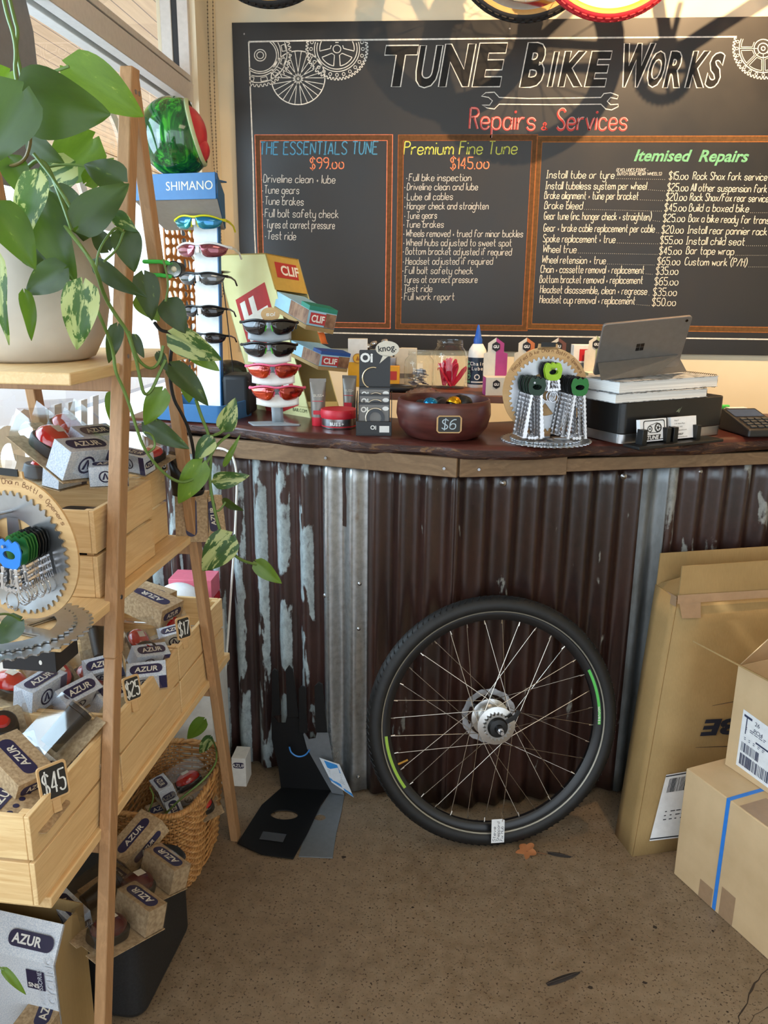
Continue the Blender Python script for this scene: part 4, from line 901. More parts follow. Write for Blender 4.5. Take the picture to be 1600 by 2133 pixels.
m.grid(lambda u, v: sw(LT/2-.013+.036*math.cos(2*PI*u)*(1+.1*v), cy+.034*math.sin(2*PI*u), zc-.012+.075*v*(.55-.6*math.cos(2*PI*u))+.012*v), 28, 3); st = m.build('strap_loop', BLACK, t, world=True, smooth=80)
s = st.modifiers.new('solidify', 'SOLIDIFY'); s.thickness = .004
m = MB(); m.tube(smooth3([at(*q) if False else at(q[0], q[1], y=q[2]) for q in ((322, 672, 1.70), (335, 690, 1.69), (362, 692, 1.68), (352, 770, 1.68), (360, 830, 1.69), (378, 860, 1.70), (392, 890, 1.71), (400, 920, 1.72), (406, 960, 1.73), (404, 1000, 1.74))]), .0036, 8); m.build('cord', BLACK, t, world=True)
# ------------------------------------------------------------------ laser-cut screen in the window
SCR = flat(196, 128, 66, .5)
scr = thing('cut_wood_screen', 'amber laser-cut wooden screen full of holes standing at the window', 'screen', (-.90, 2.72, 1.05))
m = MB(); random.seed(11)
H0, Wd = 1.13, .40; zb, zt = 1.135, 2.02; y0 = 2.66
cols, rows = 7, 26; X0 = frame((-.90, y0, zb), (0, 1, 0), (0, 0, 1))
cw, ch = Wd/cols, (zt-zb)/rows
pts = {}
for j in range(rows+1):
    for i in range(cols+1):
        e = i in (0, cols) or j in (0, rows); pts[i, j] = (i*cw+(0 if e else random.uniform(-.3, .3)*cw), j*ch+(0 if e else random.uniform(-.3, .3)*ch))
for j in range(rows):
    for i in range(cols):
        q = [pts[i, j], pts[i+1, j], pts[i+1, j+1], pts[i, j+1]]; c = (sum(a for a, b in q)/4, sum(b for a, b in q)/4)
        o = []; n_ = []
        for k in range(4):
            a, b = q[k], q[(k+1) % 4]
            for f_ in (0, .25, .5, .75): o.append((a[0]+(b[0]-a[0])*f_, a[1]+(b[1]-a[1])*f_))
        inn = []
        for k, (a, b) in enumerate(o):
            r = .74 if k % 4 else .58; inn.append((c[0]+(a-c[0])*r, c[1]+(b-c[1])*r))
        m.ringext(o, inn, .004, X0)
m.build('panel', SCR, scr, world=True, smooth=0)
m = MB(); m.box((-.898, y0+Wd/2, zb-.001), (.03, Wd+.02, .012)); m.build('foot_rail', SCR, scr, world=True)
# ------------------------------------------------------------------ round chain bottle-opener displays
CHAINM = flat(206, 206, 208, .22, .9); DCH = flat(46, 44, 48, .3, .8)
def opener_mesh(kind):
    """toothed bottle-opener plate in local xy, top at origin"""
    P = [(-.020, .0), (-.014, .006), (-.007, .0), (0, .006), (.007, .0), (.014, .006), (.020, 0), (.024, -.014), (.020, -.034), (.012, -.042), (-.012, -.042), (-.020, -.034), (-.024, -.014)]
    return P
def links(mb, M, n, r=.0042):
    for i in range(n):
        y = -.011*i; mb.cyl(M @ Vector((0, y, -.003)), M @ Vector((0, y, .003)), r, r, 8)
        a, b = M @ Vector((0, y, (.0036 if i % 2 else .0026))), M @ Vector((0, y-.011, (.0036 if i % 2 else .0026)))
        for sg in (1, -1):
            X = M @ T(0, 0, sg*(.0036 if i % 2 else .0026)); mb.ext([(-.0036, y+.003), (.0036, y+.003), (.0024, y-.0055), (.0036, y-.013), (-.0036, y-.013), (-.0024, y-.0055)], .0008, X)
# tint order: plate colours of the openers
OPC = {'black': flat(24, 26, 26, .35, .4), 'green': flat(44, 110, 52, .3, .5), 'blue': flat(40, 124, 214, .35, .2), 'red': flat(150, 30, 40, .3, .5), 'lime': flat(150, 190, 40, .35, .3), 'dkgreen': flat(34, 58, 44, .35, .4)}
OPP = {}
def opener(colr, n, M, label, grp, ring=False, chain=CHAINM, loop=True):
    k = (colr, n, ring, loop)
    if k in OPP: return dup(OPP[k], M, label, grp)
    t = thing('bottle_opener', label, 'bottle opener', M, grp)
    O = opener_mesh(0); hole = rrect(.026, .014, .006, 2, 0, -.020)
    # outline resampled to the hole's point count by angle
    def ray(a):
        best = None; c = (0, -.020); d = (math.cos(a), math.sin(a))
        for i in range(len(O)):
            p, q = O[i], O[(i+1) % len(O)]; ex, ey = q[0]-p[0], q[1]-p[1]; den = d[0]*ey-d[1]*ex
            if abs(den) < 1e-9: continue
            s = ((p[0]-c[0])*ey-(p[1]-c[1])*ex)/den; u = ((p[0]-c[0])*d[1]-(p[1]-c[1])*d[0])/den
            if s > 0 and -1e-6 <= u <= 1+1e-6 and (best is None or s > best): best = s
        return (c[0]+d[0]*best, c[1]+d[1]*best)
    A = [2*PI*i/40 for i in range(40)]
    hin = [(.012*math.cos(a), -.020+.007*math.sin(a)) for a in A]
    m = MB(); m.ringext([ray(a) for a in A], hin, .0025); m.build('plate', OPC[colr], t, smooth=30)
    m = MB()
    if loop:
        links(m, T(-.013, -.044, .0012) @ RZ(-.10), n); links(m, T(.013, -.044, .0012) @ RZ(.10), n)
        for i in (-1, 0, 1): m.cyl((.008*i, -.044-.011*n, -.002), (.008*i, -.044-.011*n, .005), .0042, n=8)
    else: links(m, T(0, -.046, .0012), n)
    m.build('chain', chain, t, smooth=40)
    if ring:
        m = MB(); m.tube([(.012*math.cos(a), -.052-.011*n-.012+.014*math.sin(a), .001) for a in [2*PI*i/24 for i in range(24)]], .0011, 6, closed=True); m.build('key_ring', CHROME, t)
    OPP[k] = t; return t
CRM = flat(172, 174, 176, .28, .9)
def chain_display(M, label, base_label, R=.118):
    """standing disc: plywood with a chainring in front, on a flat chainring base; local xz upright, -y to the viewer"""
    t = thing('opener_display', label, 'display stand', M)
    U = RX(PI/2)
    ply = circ(R, 64, 0, R+.012); ply = [p for p in ply]
    m = MB(); m.ext(ply, .004, T(0, .004, 0) @ U)
    m.ext([(-.028, 2*R+.004), (.028, 2*R+.004), (.026, 2*R+.02), (-.026, 2*R+.02)], .004, T(0, .004, 0) @ U); m.build('plywood_disc', PLY, t)
    m = MB(); m.box((0, -.002, 2*R+.018), (.040, .002, .012)); m.build('top_label', BLACK, t)
    m = MB(); s = 'Recycled Bike Chain Bottle Openers'
    for i, ch in enumerate(s):
        a = math.radians(150-120*i/(len(s)-1)); r = R*.885
        if ch != ' ': strokes(m, ch, T(r*math.cos(a), -.0003, R+.012+r*math.sin(a)) @ U @ RZ(a-PI/2), None, .0095, .0006, .15)
    m.build('burnt_lettering', flat(120, 78, 44, .7), t, smooth=0)
    m = MB(); n = 46; g = []
    for i in range(n):
        for k, q in ((0, .80), (.28, .865), (.5, .855), (.72, .80)): a = 2*PI*(i+k)/n; g.append((R*q*math.cos(a), R*q*math.sin(a)-.008))
    ring = [(R*.50*math.cos(2*PI*i/len(g)), R*.50*math.sin(2*PI*i/len(g))-.008) for i in range(len(g))]
    m.ringext(g, ring, .003, T(0, -.001, R+.012) @ U)
    for k in range(5):
        a = PI/2+2*PI*k/5; m.ext([(R*.18*math.cos(a-.7), R*.18*math.sin(a-.7)-.008), (R*.52*math.cos(a-.18), R*.52*math.sin(a-.18)-.008), (R*.52*math.cos(a+.18), R*.52*math.sin(a+.18)-.008), (R*.18*math.cos(a+.7), R*.18*math.sin(a+.7)-.008)], .003, T(0, -.001, R+.012) @ U)
    m.build('chainring', CRM, t, smooth=30)
    for k, (q, dy, z) in enumerate(((.98, -.03, .004), (.78, -.03, .008))):
        m = MB(); n = 44; o = []
        for i in range(n):
            for kk, f in ((0, 1), (.28, 1.06), (.5, 1.05), (.72, 1)): a = 2*PI*(i+kk)/n; o.append((R*q*f*math.cos(a), R*q*f*math.sin(a)))
        inn = [(R*q*.72*math.cos(2*PI*i/len(o)), R*q*.72*math.sin(2*PI*i/len(o))) for i in range(len(o))]
        m.ringext(o, inn, .003, T(0, dy, z-.003)); 
        for a in range(5): m.bar((R*q*.2*math.cos(a*1.257), dy+R*q*.2*math.sin(a*1.257), z-.0015), (R*q*.8*math.cos(a*1.257), dy+R*q*.8*math.sin(a*1.257), z-.0015), .022, .0029)
        m.build('base_chainring', CRM, t, smooth=30)
    for x, z in ((-.055, R*1.32), (.055, R*1.32), (0, R*1.62)):
        m = MB(); m.cyl((x, 0, z), (x, -.085, z+.006), .0028, n=8); m.build('hook', STEEL, t)
    return t
MD = T(*at(54, 1300, z=Z2)) @ RZ(math.radians(-16))
chain_display(MD, 'large round plywood and chainring display of bottle openers on the middle ladder shelf', '', .125)
R1 = .125
def hang(MDx, x, z, i, colr, n, label, grp, dz=.0095, **k):
    return opener(colr, n, MDx @ T(x+.0012*i, -.010-dz*i, z+.014) @ RX(PI/2) @ RZ(random.uniform(-.06, .06)), label, grp, **k)
random.seed(5)
g = 'openers on the ladder shelf display'
for i in range(8): hang(MD, -.055, R1*1.32, i, ('red', 'dkgreen', 'red', 'black', 'red')[i % 5], 6, 'dark red and black chain bottle openers in the left bunch of the ladder display', g, .0085, chain=DCH)
for i in range(8): hang(MD, .055, R1*1.32, i, 'black' if i < 4 else 'green', 3, 'black and green bottle openers behind the blue one on the ladder display', g, .0075, ring=True)
hang(MD, .052, R1*1.30, 9, 'blue', 3, 'bright blue bottle opener at the front of the ladder display', g, .0075, ring=True)
MC = T(*top_at(1130, 913)) @ RZ(math.radians(10))
chain_display(MC, 'round plywood and chainring display of bottle openers on the dark counter', '', .118)
g2 = 'openers on the counter display'; R2 = .118
for i in range(9): hang(MC, -.055, R2*1.32, i, ('dkgreen', 'black')[i % 2], 10, 'black bottle openers with long silver chains in the left bunch on the counter', g2, .0085)
for i in range(8): hang(MC, .055, R2*1.32, i, 'black', 10, 'black bottle openers with long silver chains in the right bunch on the counter', g2, .0085)
hang(MC, .055, R2*1.32, 9, 'green', 10, 'green toothed bottle opener fronting the right bunch on the counter display', g2, .0085)
for i in range(5): hang(MC, 0, R2*1.62, i, 'lime' if i > 2 else 'black', 2, 'short lime and black openers in the middle bunch on the counter', g2, .0085, ring=True)

# ================================================================== COUNTER GOODS
def up(px, py, zx=0.0): return T(*at(px, py, z=ZT1+zx))
def lg(px, py): return at(px, py, z=LZ)
# blue sunglasses stand -------------------------------------------------
SBLUE = flat(38, 98, 148, .45); SWHT = flat(222, 222, 218, .5)
B0 = top_at(420, 868); Sy = math.radians(-14)
MSH = T(*B0) @ RZ(Sy)
st = thing('sunglasses_stand', 'tall blue and white sunglasses display stand at the left end of the counter', 'display stand', MSH)
m = MB(); W2, D2 = .26, .20
o = rrect(W2, D2, .02, 4); i_ = rrect(W2-.012, D2-.012, .015, 4)
m.ringext(o, i_, .052); m.build('tray_wall', SBLUE, st, bevel=.001)
m = MB(); m.ext(rrect(W2-.008, D2-.008, .018, 4), .004); m.build('tray_floor', SWHT, st)
m = MB(); m.hexa([(-.03, .03, .003), (.05, .03, .003), (.05, .042, .003), (-.03, .042, .003)], [(-.03, .06, .66), (.05, .06, .66), (.05, .072, .66), (-.03, .072, .66)]); post = m.build('post', SWHT, st, bevel=.001)
m = MB(); m.hexa([(.051, .028, .003), (.054, .028, .003), (.054, .044, .003), (.051, .044, .003)], [(.051, .058, .66), (.054, .058, .66), (.054, .074, .66), (.051, .074, .66)]); m.build('blue_edge', SBLUE, st)
hz0 = at(497, 417, y=B0.y-.08).z-ZT1; 
m = MB(); m.box((-.01, -.075, hz0+.036), (.27, .006, .070)); m.build('header_front', SBLUE, st, bevel=.0008)
m = MB(); m.hexa([(-.145, -.072, hz0+.001), (.125, -.072, hz0+.001), (.06, .085, hz0-.07), (-.145, .085, hz0-.07)], [(-.145, -.072, hz0+.004), (.125, -.072, hz0+.004), (.06, .085, hz0-.067), (-.145, .085, hz0-.067)]); m.build('header_underside', flat(150, 138, 124, .6), st)
m = MB(); m.hexa([(.125, -.072, hz0+.004), (.128, -.072, hz0+.004), (.063, .085, hz0-.067), (.06, .085, hz0-.067)], [(.125, -.072, hz0+.07), (.128, -.072, hz0+.07), (.063, .085, hz0+.03), (.06, .085, hz0+.03)]); m.build('header_side', SBLUE, st)
m = MB(); m.box((-.03, 0.0, hz0+.062), (.22, .14, .004)); m.build('header_top', SBLUE, st)
m = MB(); m.text('SHIMANO', .034, T(.118, -.0784, hz0+.026) @ RX(PI/2), align='RIGHT'); m.build('header_lettering', flat(208, 196, 170, .4), st, smooth=0)
def nose(z): return T(.012, .03+.03*z/.66, z)
def lens_mat(name, a, b, rough=.06):
    m, t = newmat(name, rough, .6); n = t.noise(t.coords((12, 12, 30)), 1.3, 3); t.col(t.ramp(n, [(.3, a), (.7, b)])); t.b.inputs['Coat Weight'].default_value = 1; return m
LB = lens_mat('blue_mirror_lens', L3(20, 110, 190), L3(30, 150, 140)); LD = lens_mat('dark_lens', L3(26, 24, 26), L3(44, 40, 42)); LR = lens_mat('red_mirror_lens', L3(110, 8, 30), L3(220, 70, 20)); LP = lens_mat('rose_lens', L3(120, 40, 50), L3(150, 80, 90)); LGY = lens_mat('grey_lens', L3(120, 122, 124), L3(60, 62, 64))
def shades(M, fm, lm, label, accent=None, half=True, grp='sunglasses on the display stands', s=1.0, hgt=.04):
    t = thing('sunglasses', label, 'sunglasses', M @ Matrix.Scale(s, 4), grp)
    wr = lambda x: 7.0*x*x
    L = MB
    for sg in (-1, 1):
        m = MB()
        def fn(u, v):
            x = .006+.062*u; tp = .0125+.004*math.sin(PI*u)-.006*u*u; bt = .006-hgt*.66*max(0, 1-abs(2*u-1)**3.2)**.55*(1-.22*u)
            z = bt+(tp-bt)*v; return (sg*x, wr(x)-.004*math.sin(PI*v), z)
        m.grid(fn, 12, 6); o = m.build('lens', lm, t, smooth=80)
        s_ = o.modifiers.new('solidify', 'SOLIDIFY'); s_.thickness = .0016
        fr = MB(); top = [(sg*(.007+.060*u), wr(.007+.060*u)-.002, .0130+.004*math.sin(PI*u)-.006*u*u) for u in [i/12 for i in range(13)]]
        fr.tube(top+[(sg*.071, wr(.069)+.006, .006)], [.0026]*12+[.0034, .004], 8); 
        fr.tube([(0, -.001, .0125), (sg*.007, -.001, .0130)], .003, 8); fr.build('frame', fm, t, smooth=70)
        fr = MB(); fr.tube([(sg*.071, wr(.069)+.004, .006), (sg*.072, .06, .004), (sg*.068, .10, -.004), (sg*.066, .118, -.018)], [.004, .003, .0024, .0026], 8); fr.build('temple', fm, t, smooth=70)
        m = MB(); m.tube([(sg*.006, .001, .002), (sg*.010, .006, -.012)], .0022, 6); m.build('nose_pad', accent or fm, t)
    return t
YEL = flat(214, 206, 28, .3); WFR = flat(226, 222, 216, .3); BFR = flat(18, 18, 18, .25); PFR = flat(232, 96, 130, .3); LIME = flat(96, 214, 70, .35)
for (px, py, fm, lm, s, lab) in ((404, 462, YEL, LB, 1.12, 'yellow framed sunglasses with blue mirror lenses, topmost on the blue stand'), (412, 520, WFR, LP, 1.2, 'white framed rimless sunglasses with rose lenses below the yellow pair'), (412, 580, BFR, LGY, 1.08, 'grey wraparound sunglasses under the white framed pair on the blue stand'), (416, 648, BFR, LD, 1.0, 'glossy black sunglasses low on the blue stand above the last pair'), (424, 704, BFR, LD, .92, 'lowest black sunglasses on the blue stand, partly behind a leaf')):
    p = on(px, py, MSH @ Vector((0, -.022, .3)), MSH.to_3x3() @ Vector((0, 1, -.045)))
    shades(T(*p) @ RZ(Sy+math.radians(6)), fm, lm, lab, s=s)
    m = MB(); q = MSH.inverted() @ p; m.box((q.x, q.y+.032, q.z), (.012, .070, .018)); m.build('nose_rest', SWHT, st, bevel=.002)
# melon helmet on the stand's top
MEL, _t = newmat('melon_green_gloss', .1); _n = _t.noise(_t.coords((20, 20, 2.2), 'Object', (0, .25, 0)), 1.1, 4, .65, 1.6)
_t.col(_t.ramp(_n, [(.38, L3(10, 58, 26)), (.5, L3(20, 92, 34)), (.6, L3(62, 160, 44)), (.7, L3(22, 100, 40))])); _t.b.inputs['Coat Weight'].default_value = .8
hc = at(366, 287, y=B0.y-.01)
he = thing('helmet', 'glossy green watermelon striped helmet with red liner on the blue stand', 'helmet', hc)
AX = RZ(math.radians(8)) @ RY(math.radians(90-14))
m = MB(); m.ball((0, 0, 0), .104, 40, 24, (1.05, .92, .98), AX, z0=-1.0, z1=.56); m.build('shell', MEL, he, smooth=80)
m = MB(); pr = [(.089, .054), (.093, .057), (.091, .064), (.084, .066)]; m.lathe(pr, 40, AX @ Matrix.Diagonal((1.0, .9, 1, 1)), cap=False); m.build('rim', flat(190, 200, 150, .4), he, smooth=60)
m = MB(); m.ball((-.008, 0, .022), .080, 30, 16, (1.0, .92, .86), AX, z0=.1, z1=1.0); m.ball((.044, 0, .052), .038, 20, 10, (1, 1.1, .9), AX); m.build('liner', flat(196, 40, 52, .35), he, smooth=80)
# dark speckled helmet and black bag behind
SPK, _t = newmat('speckled_black', .25); _v = _t.n('ShaderNodeTexVoronoi'); _v.inputs['Scale'].default_value = 160; _t.l(_t.coords(), _v.inputs[0])
_t.col(_t.mix(_t.ramp(_v.outputs['Distance'], [(.12, (1, 1, 1)), (.2, (0, 0, 0))]), srgb(16, 15, 16), srgb(90, 120, 60)))
p = at(478, 790, y=2.78); hb = thing('helmet', 'black speckled helmet with oval silver badge behind the snack box', 'helmet', (p.x, p.y, ZT1+.02))
m = MB(); m.ball((0, 0, .035), .10, 28, 12, (1, 1.1, 1.0), z0=-.25, z1=1.0); m.build('shell', SPK, hb, smooth=80)
m = MB(); m.ball((-.028, -.082, .088), .022, 16, 8, (1, .25, .55)); m.build('badge', CHROME, hb, smooth=80)
m = MB(); m.lathe([(.098, .0), (.101, .012), (.098, .014)], 28, Matrix.Diagonal((1, 1.1, 1, 1)), cap=True); m.build('edge_trim', BLACK, hb)
p = top_at(495, 868); bb = thing('carry_case', 'black zip case standing between the blue tray and snack box', 'case', (p.x-.005, p.y+.06, ZT1))
m = MB(); m.box((0, 0, .065), (.085, .12, .128)); m.build('body', flat(20, 20, 22, .6), bb, bevel=.014, seg=3); m = MB(); m.tube([(-.041, -.052, .11), (.041, -.052, .11)], .002, 6); m.build('zip', GREY, bb)
mi = thing('hand_mirror', 'thin black dish shaped mirror on a stem beside the snack box', 'mirror', (at(462, 566, y=2.68).x, 2.68, ZT1))
c = at(462, 566, y=2.68); m = MB(); m.lathe([(.001, -.006), (.02, -.005), (.030, 0), (.02, .003), (.001, .004)], 24, T(*c)); m.build('dish', BLACKG, mi, world=True)
m = MB(); m.cyl(c, (c.x+.03, c.y+.02, ZT1+.004), .0018, n=8); m.lathe([(.03, 0), (.03, .003), (.002, .006)], 20, T(c.x+.03, c.y+.02, ZT1)); m.build('stem', BLACK, mi, world=True)

# snack bar dispenser ----------------------------------------------------
YBOX, _t = newmat('pale_yellow_carton', .55); _n = _t.noise(_t.coords(), 5, 4); _t.col(_t.ramp(_n, [(.3, L3(206, 200, 140)), (.7, L3(222, 216, 160))]))
GOLD = flat(196, 160, 74, .55)
Bp = top_at(648, 871); Ap = top_at(536, 852); Cp = at(553, 527, y=Bp.y+.10); Ep = at(622, 546, y=Cp.y+.12)
av, cv, ev = Ap-Bp, Cp-Bp, Ep-Cp; ev = Vector((ev.x, ev.y, ev.z*.6))
sn = thing('snack_dispenser', 'tall yellow cardboard snack bar dispenser with red logo leaning on the counter', 'dispenser', Bp)
def para(m, o, a, b, c): o = Vector(o); m.hexa([o, o+a, o+a+b, o+b], [o+c, o+a+c, o+a+b+c, o+b+c])
th = .004; en, an, cn = ev.normalized(), av.normalized(), cv.normalized()
m = MB(); para(m, Bp, av, en*th, cv); m.build('side_panel', YBOX, sn, world=True)
m = MB(); para(m, Bp+ev-en*th, av, en*th, cv); m.build('side_panel', YBOX, sn, world=True)
m = MB(); para(m, Bp+av-an*th, an*th, ev, cv); m.build('back_panel', YBOX, sn, world=True)
m = MB(); para(m, Bp+cv*.78, an*th, ev, cv*.22); para(m, Bp+cv-cn*th, av, ev, cn*th); m.build('header_panel', GOLD, sn, world=True)
m = MB(); para(m, Bp, an*th, ev, cv*.10); m.build('lip', YBOX, sn, world=True)
m = MB(); para(m, Bp+cv*.42, av, ev, cn*th); para(m, Bp+cv*.06, av, ev, cn*th); m.build('inner_shelf', GOLD, sn, world=True)
REDF = flat(178, 44, 44, .5); WH = flat(236, 232, 220, .55)
sideM = frame(Bp+av*.5-en*.0006, cv, -av)          # x up the side panel, so the word reads upward
hh = cv.length
m = MB(); X = frame(Bp+cv*.07+av*.16-en*.0006, cv, av); m.rect(X, hh*.755, av.length*.62); m.build('red_logo', REDF, sn, world=True, smooth=0)
m = MB(); m.text('CLIF', av.length*.66, X @ T(hh*.03, av.length*.08, .0006 if (X.to_3x3() @ Vector((0, 0, 1))).dot(CAM-Bp) > 0 else -.0006), sx=hh*.69/(av.length*.66*(max(q.x for q in text_geo('CLIF', 0.0, .035)[0]))), bold=.035); m.build('logo_lettering', WH, sn, world=True, smooth=0)
q = cv.normalized().cross(ev.normalized()); fM = frame(Bp+cv*.86+ev*.16-an*.0008, ev, cv)
m = MB(); m.rect(fM, ev.length*.66, hh*.095); m.build('red_logo', REDF, sn, world=True, smooth=0)
m = MB(); m.text('CLIF', hh*.082, fM @ T(ev.length*.14, hh*.02, .0007), sx=.80*ev.length/.12, bold=.03); m.build('logo_lettering', WH, sn, world=True, smooth=0)
m = MB(); m.text('BAR.COM', .016, frame(Bp+cv*.028+av*.30-en*.0006, -av, cv) @ T(0, 0, .0006)); m.build('web_lettering', flat(70, 80, 50, .6), sn, world=True, smooth=0)
m = MB(); X = frame(on(562, 646, Bp-en*.0009, en), -av, cv); m.ext([(x*.026, y*.017) for x, y in circ(1, 24)], .0004, X); m.build('round_sticker', PLY, sn, world=True, smooth=0)
WRAP, _t = newmat('bar_box_print', .5); _n = _t.noise(_t.coords((20, 60, 20)), 1.4, 4); _t.col(_t.ramp(_n, [(.4, L3(110, 72, 46)), (.62, L3(150, 112, 80))]))
def barbox(TL, TR, BR, BL, BT, y0, dy, lid, name):
    a, b, c, d = [at(*q, y=y0+o) for q, o in ((TL, 0), (TR, .035), (BR, .035), (BL, 0))]
    b = a+(b-a); back = at(*BT, y=y0+dy)-a; top = (a-d)
    t = thing('snack_bar_box', name, 'snack box', d, 'bar boxes in the dispenser')
    m = MB(); para(m, d, b-a, top*.18, back); m.build('tray_base', CARD, t, world=True)
    m = MB(); para(m, d+top*.2, (b-a), top*.62, back*.995); m.build('sleeve', flat(150, 190, 206, .5), t, world=True)
    m = MB(); para(m, d+top*.82, (b-a)*1.002, top*.18, back*.25); m.build('lid_band', lid, t, world=True)
    m = MB(); para(m, d+top*.21-(b-a).normalized()*.0006, (b-a)*.005, top*.60, back*.55); m.build('bar_picture', WRAP, t, world=True); m = MB(); para(m, d+top*.21-back.normalized()*.0007+(b-a)*.62, (b-a)*.37, top*.58, back*.004); m.build('bar_picture', WRAP, t, world=True)
    X = frame(d+top*.28+(b-a)*.08-back.normalized()*.001, b-a, top); w = (b-a).length
    m = MB(); m.rect(X, w*.56, top.length*.46); m.build('red_logo', REDF, t, world=True, smooth=0)
    m = MB(); m.text('CLIF', top.length*.40, X @ T(w*.05, top.length*.09, .0005), sx=.55*w/(top.length*.9), bold=.03); m.build('logo_lettering', WH, t, world=True, smooth=0)
barbox((646, 636), (704, 647), (699, 691), (636, 686), (579, 598), Bp.y-.03, .11, flat(24, 120, 96, .5), 'teal snack bar box sticking out of the upper dispenser slot')
barbox((670, 731), (731, 737), (724, 772), (662, 770), (606, 701), Bp.y-.045, .10, flat(34, 74, 140, .5), 'blue snack bar box sticking out of the lower dispenser slot')
p = at(668, 702, y=Bp.y+.02); o_ = MB(); o_.grid(lambda u, v: (p.x-.008+.020*u+.012*(1-v), p.y-.02*v, p.z-.02+.034*v-.004*math.sin(6*v)), 3, 8); o = o_.build('ribbon_tab', flat(236, 110, 40, .5), smooth=80); tag(o, 'orange ribbon tab between the two snack bar boxes', 'tab')
s_ = o.modifiers.new('solidify', 'SOLIDIFY'); s_.thickness = .001
# grey sunglasses stand --------------------------------------------------
SGREY = flat(150, 156, 160, .4)
P0 = top_at(575, 884); MG = T(*P0) @ RZ(math.radians(8))
gs = thing('sunglasses_stand', 'small grey metal sunglasses stand with four pairs in front of the snack dispenser', 'display stand', MG)
m = MB(); m.ext([(-.085, .028), (-.065, -.030), (-.055, -.034), (.070, -.026), (.074, -.018), (.030, .012), (.026, .034), (-.02, .04)], .004); m.build('base_plate', SGREY, gs, bevel=.001)
zt = at(575, 655, y=P0.y+.01).z-ZT1
m = MB(); m.grid(lambda u, v: (-.012+.034*u-.014*v, .03-.012*math.cos(v*1.4), .004+(zt-.004)*v), 3, 12); o = m.build('stem', SGREY, gs, smooth=80); s_ = o.modifiers.new('solidify', 'SOLIDIFY'); s_.thickness = .003
ov = at(563, 655, y=P0.y+.0); q = MG.inverted() @ ov
m = MB(); m.ext([(x*.027, y*.020) for x, y in circ(1, 28)], .003, T(q.x, q.y+.004, q.z) @ RX(PI/2)); m.build('oval_badge', PLY, gs)
m = MB(); strokes(m, 'sol', T(q.x-.012, q.y+.0008, q.z-.004) @ RX(PI/2), .024, .011, .0008); m.build('badge_lettering', WHITE, gs, smooth=0)
for px, py, fm, lm, ac, w, lab in ((560, 680, BFR, LD, LIME, 1.14, 'topmost black sunglasses with green tips on the small grey stand'), (560, 727, BFR, LD, LIME, 1.12, 'second black sunglasses with green tips on the small grey stand'), (568, 772, PFR, LR, PFR, 1.10, 'upper pink framed sunglasses with red mirror lenses on the grey stand'), (577, 818, PFR, LR, PFR, 1.12, 'lowest pink framed sunglasses with red and orange mirror lenses')):
    p = at(px, py, y=P0.y-.045); shades(T(*p) @ RZ(math.radians(10)) @ RX(math.radians(4)), fm, lm, lab, ac, s=w, hgt=.046)
    q = MG.inverted() @ p
    m = MB(); m.grid(lambda u, v: (q.x-.062+.124*u, q.y+.012+5*(u-.5)**2*.02*.4+.004*v, q.z-.037+.022*v+.008*math.sin(PI*u)*(2*v-1)), 14, 4); o = m.build('face_plate', WHITE if py > 700 else SGREY, gs, smooth=80); s_ = o.modifiers.new('solidify', 'SOLIDIFY'); s_.thickness = .0025
    m = MB(); m.bar((q.x, q.y+.016, q.z-.015), (q.x, .028, q.z-.015), .016, .016); m.build('arm', SGREY, gs)

# tubes and tin of skin cream --------------------------------------------
TUBE = flat(128, 122, 114, .35, .3); CAPR = flat(196, 34, 50, .4)
def cream(px, py, w, h, label, yaw=0, tip=0.0):
    p = top_at(px, py); t = thing('cream_tube', label, 'tube', T(*p) @ RZ(math.radians(yaw)), 'cream tubes on the counter')
    m = MB(); m.lathe([(.001, 0), (w*.40, 0), (w*.42, .002), (w*.42, .026), (.001, .026)], 24); m.build('cap', CAPR, t, bevel=.0006)
    m = MB(); N = 24; R = []
    for j in range(9):
        v = j/8; a = w*.46*(1-v)+w*.54*v; b = w*.40*(1-v**1.5)+.0012
        R.append([(a*math.cos(2*PI*i/N), b*math.sin(2*PI*i/N), .026+(h-.026)*v) for i in range(N)])
    m.v = [Vector(q) for r in R for q in r]; m.f = [(j*N+i, j*N+(i+1) % N, (j+1)*N+(i+1) % N, (j+1)*N+i) for j in range(8) for i in range(N)]+[tuple(8*N+i for i in range(N))]; m.m = [0]*len(m.f)
    m.build('tube_body', TUBE, t, smooth=60)
    m = MB(); m.box((0, 0, h+.003), (w*1.1, .002, .010)); m.build('crimp', TUBE, t)
    m = MB(); m.text('BUSS+', w*.26, T(-w*.30, -w*.33, h*.66) @ RX(PI/2-.10)); m.build('lettering', OFFW, t, smooth=0)
    m = MB(); m.rect(T(-w*.36, -w*.36, h*.56) @ RX(PI/2-.09), w*.72, .0018); m.rect(T(-w*.30, -w*.46, .035) @ RX(PI/2), w*.6, .012); m.build('red_band', CAPR, t)
    return t
cream(663, 886, .044, .130, 'grey cream tube standing on its red cap left of the tin', 6)
cream(728, 868, .042, .122, 'grey cream tube half hidden behind the black bell display', -8)
p = top_at(706, 890); t = thing('cream_tin', 'round grey metal cream tin with red lid on the counter', 'tin', p)
k = pxl(p)[2]; r = 37*k/FPX
m = MB(); m.lathe([(.001, 0), (r*.94, 0), (r*.97, .003), (r*.97, .032), (.001, .032)], 40); m.build('body', STEEL, t, bevel=.0008)
m = MB(); m.lathe([(.001, .030), (r, .030), (r*1.02, .033), (r*1.02, .052), (r*.98, .055), (.001, .055)], 40); m.build('lid', CAPR, t, smooth=50)
m = MB(); 
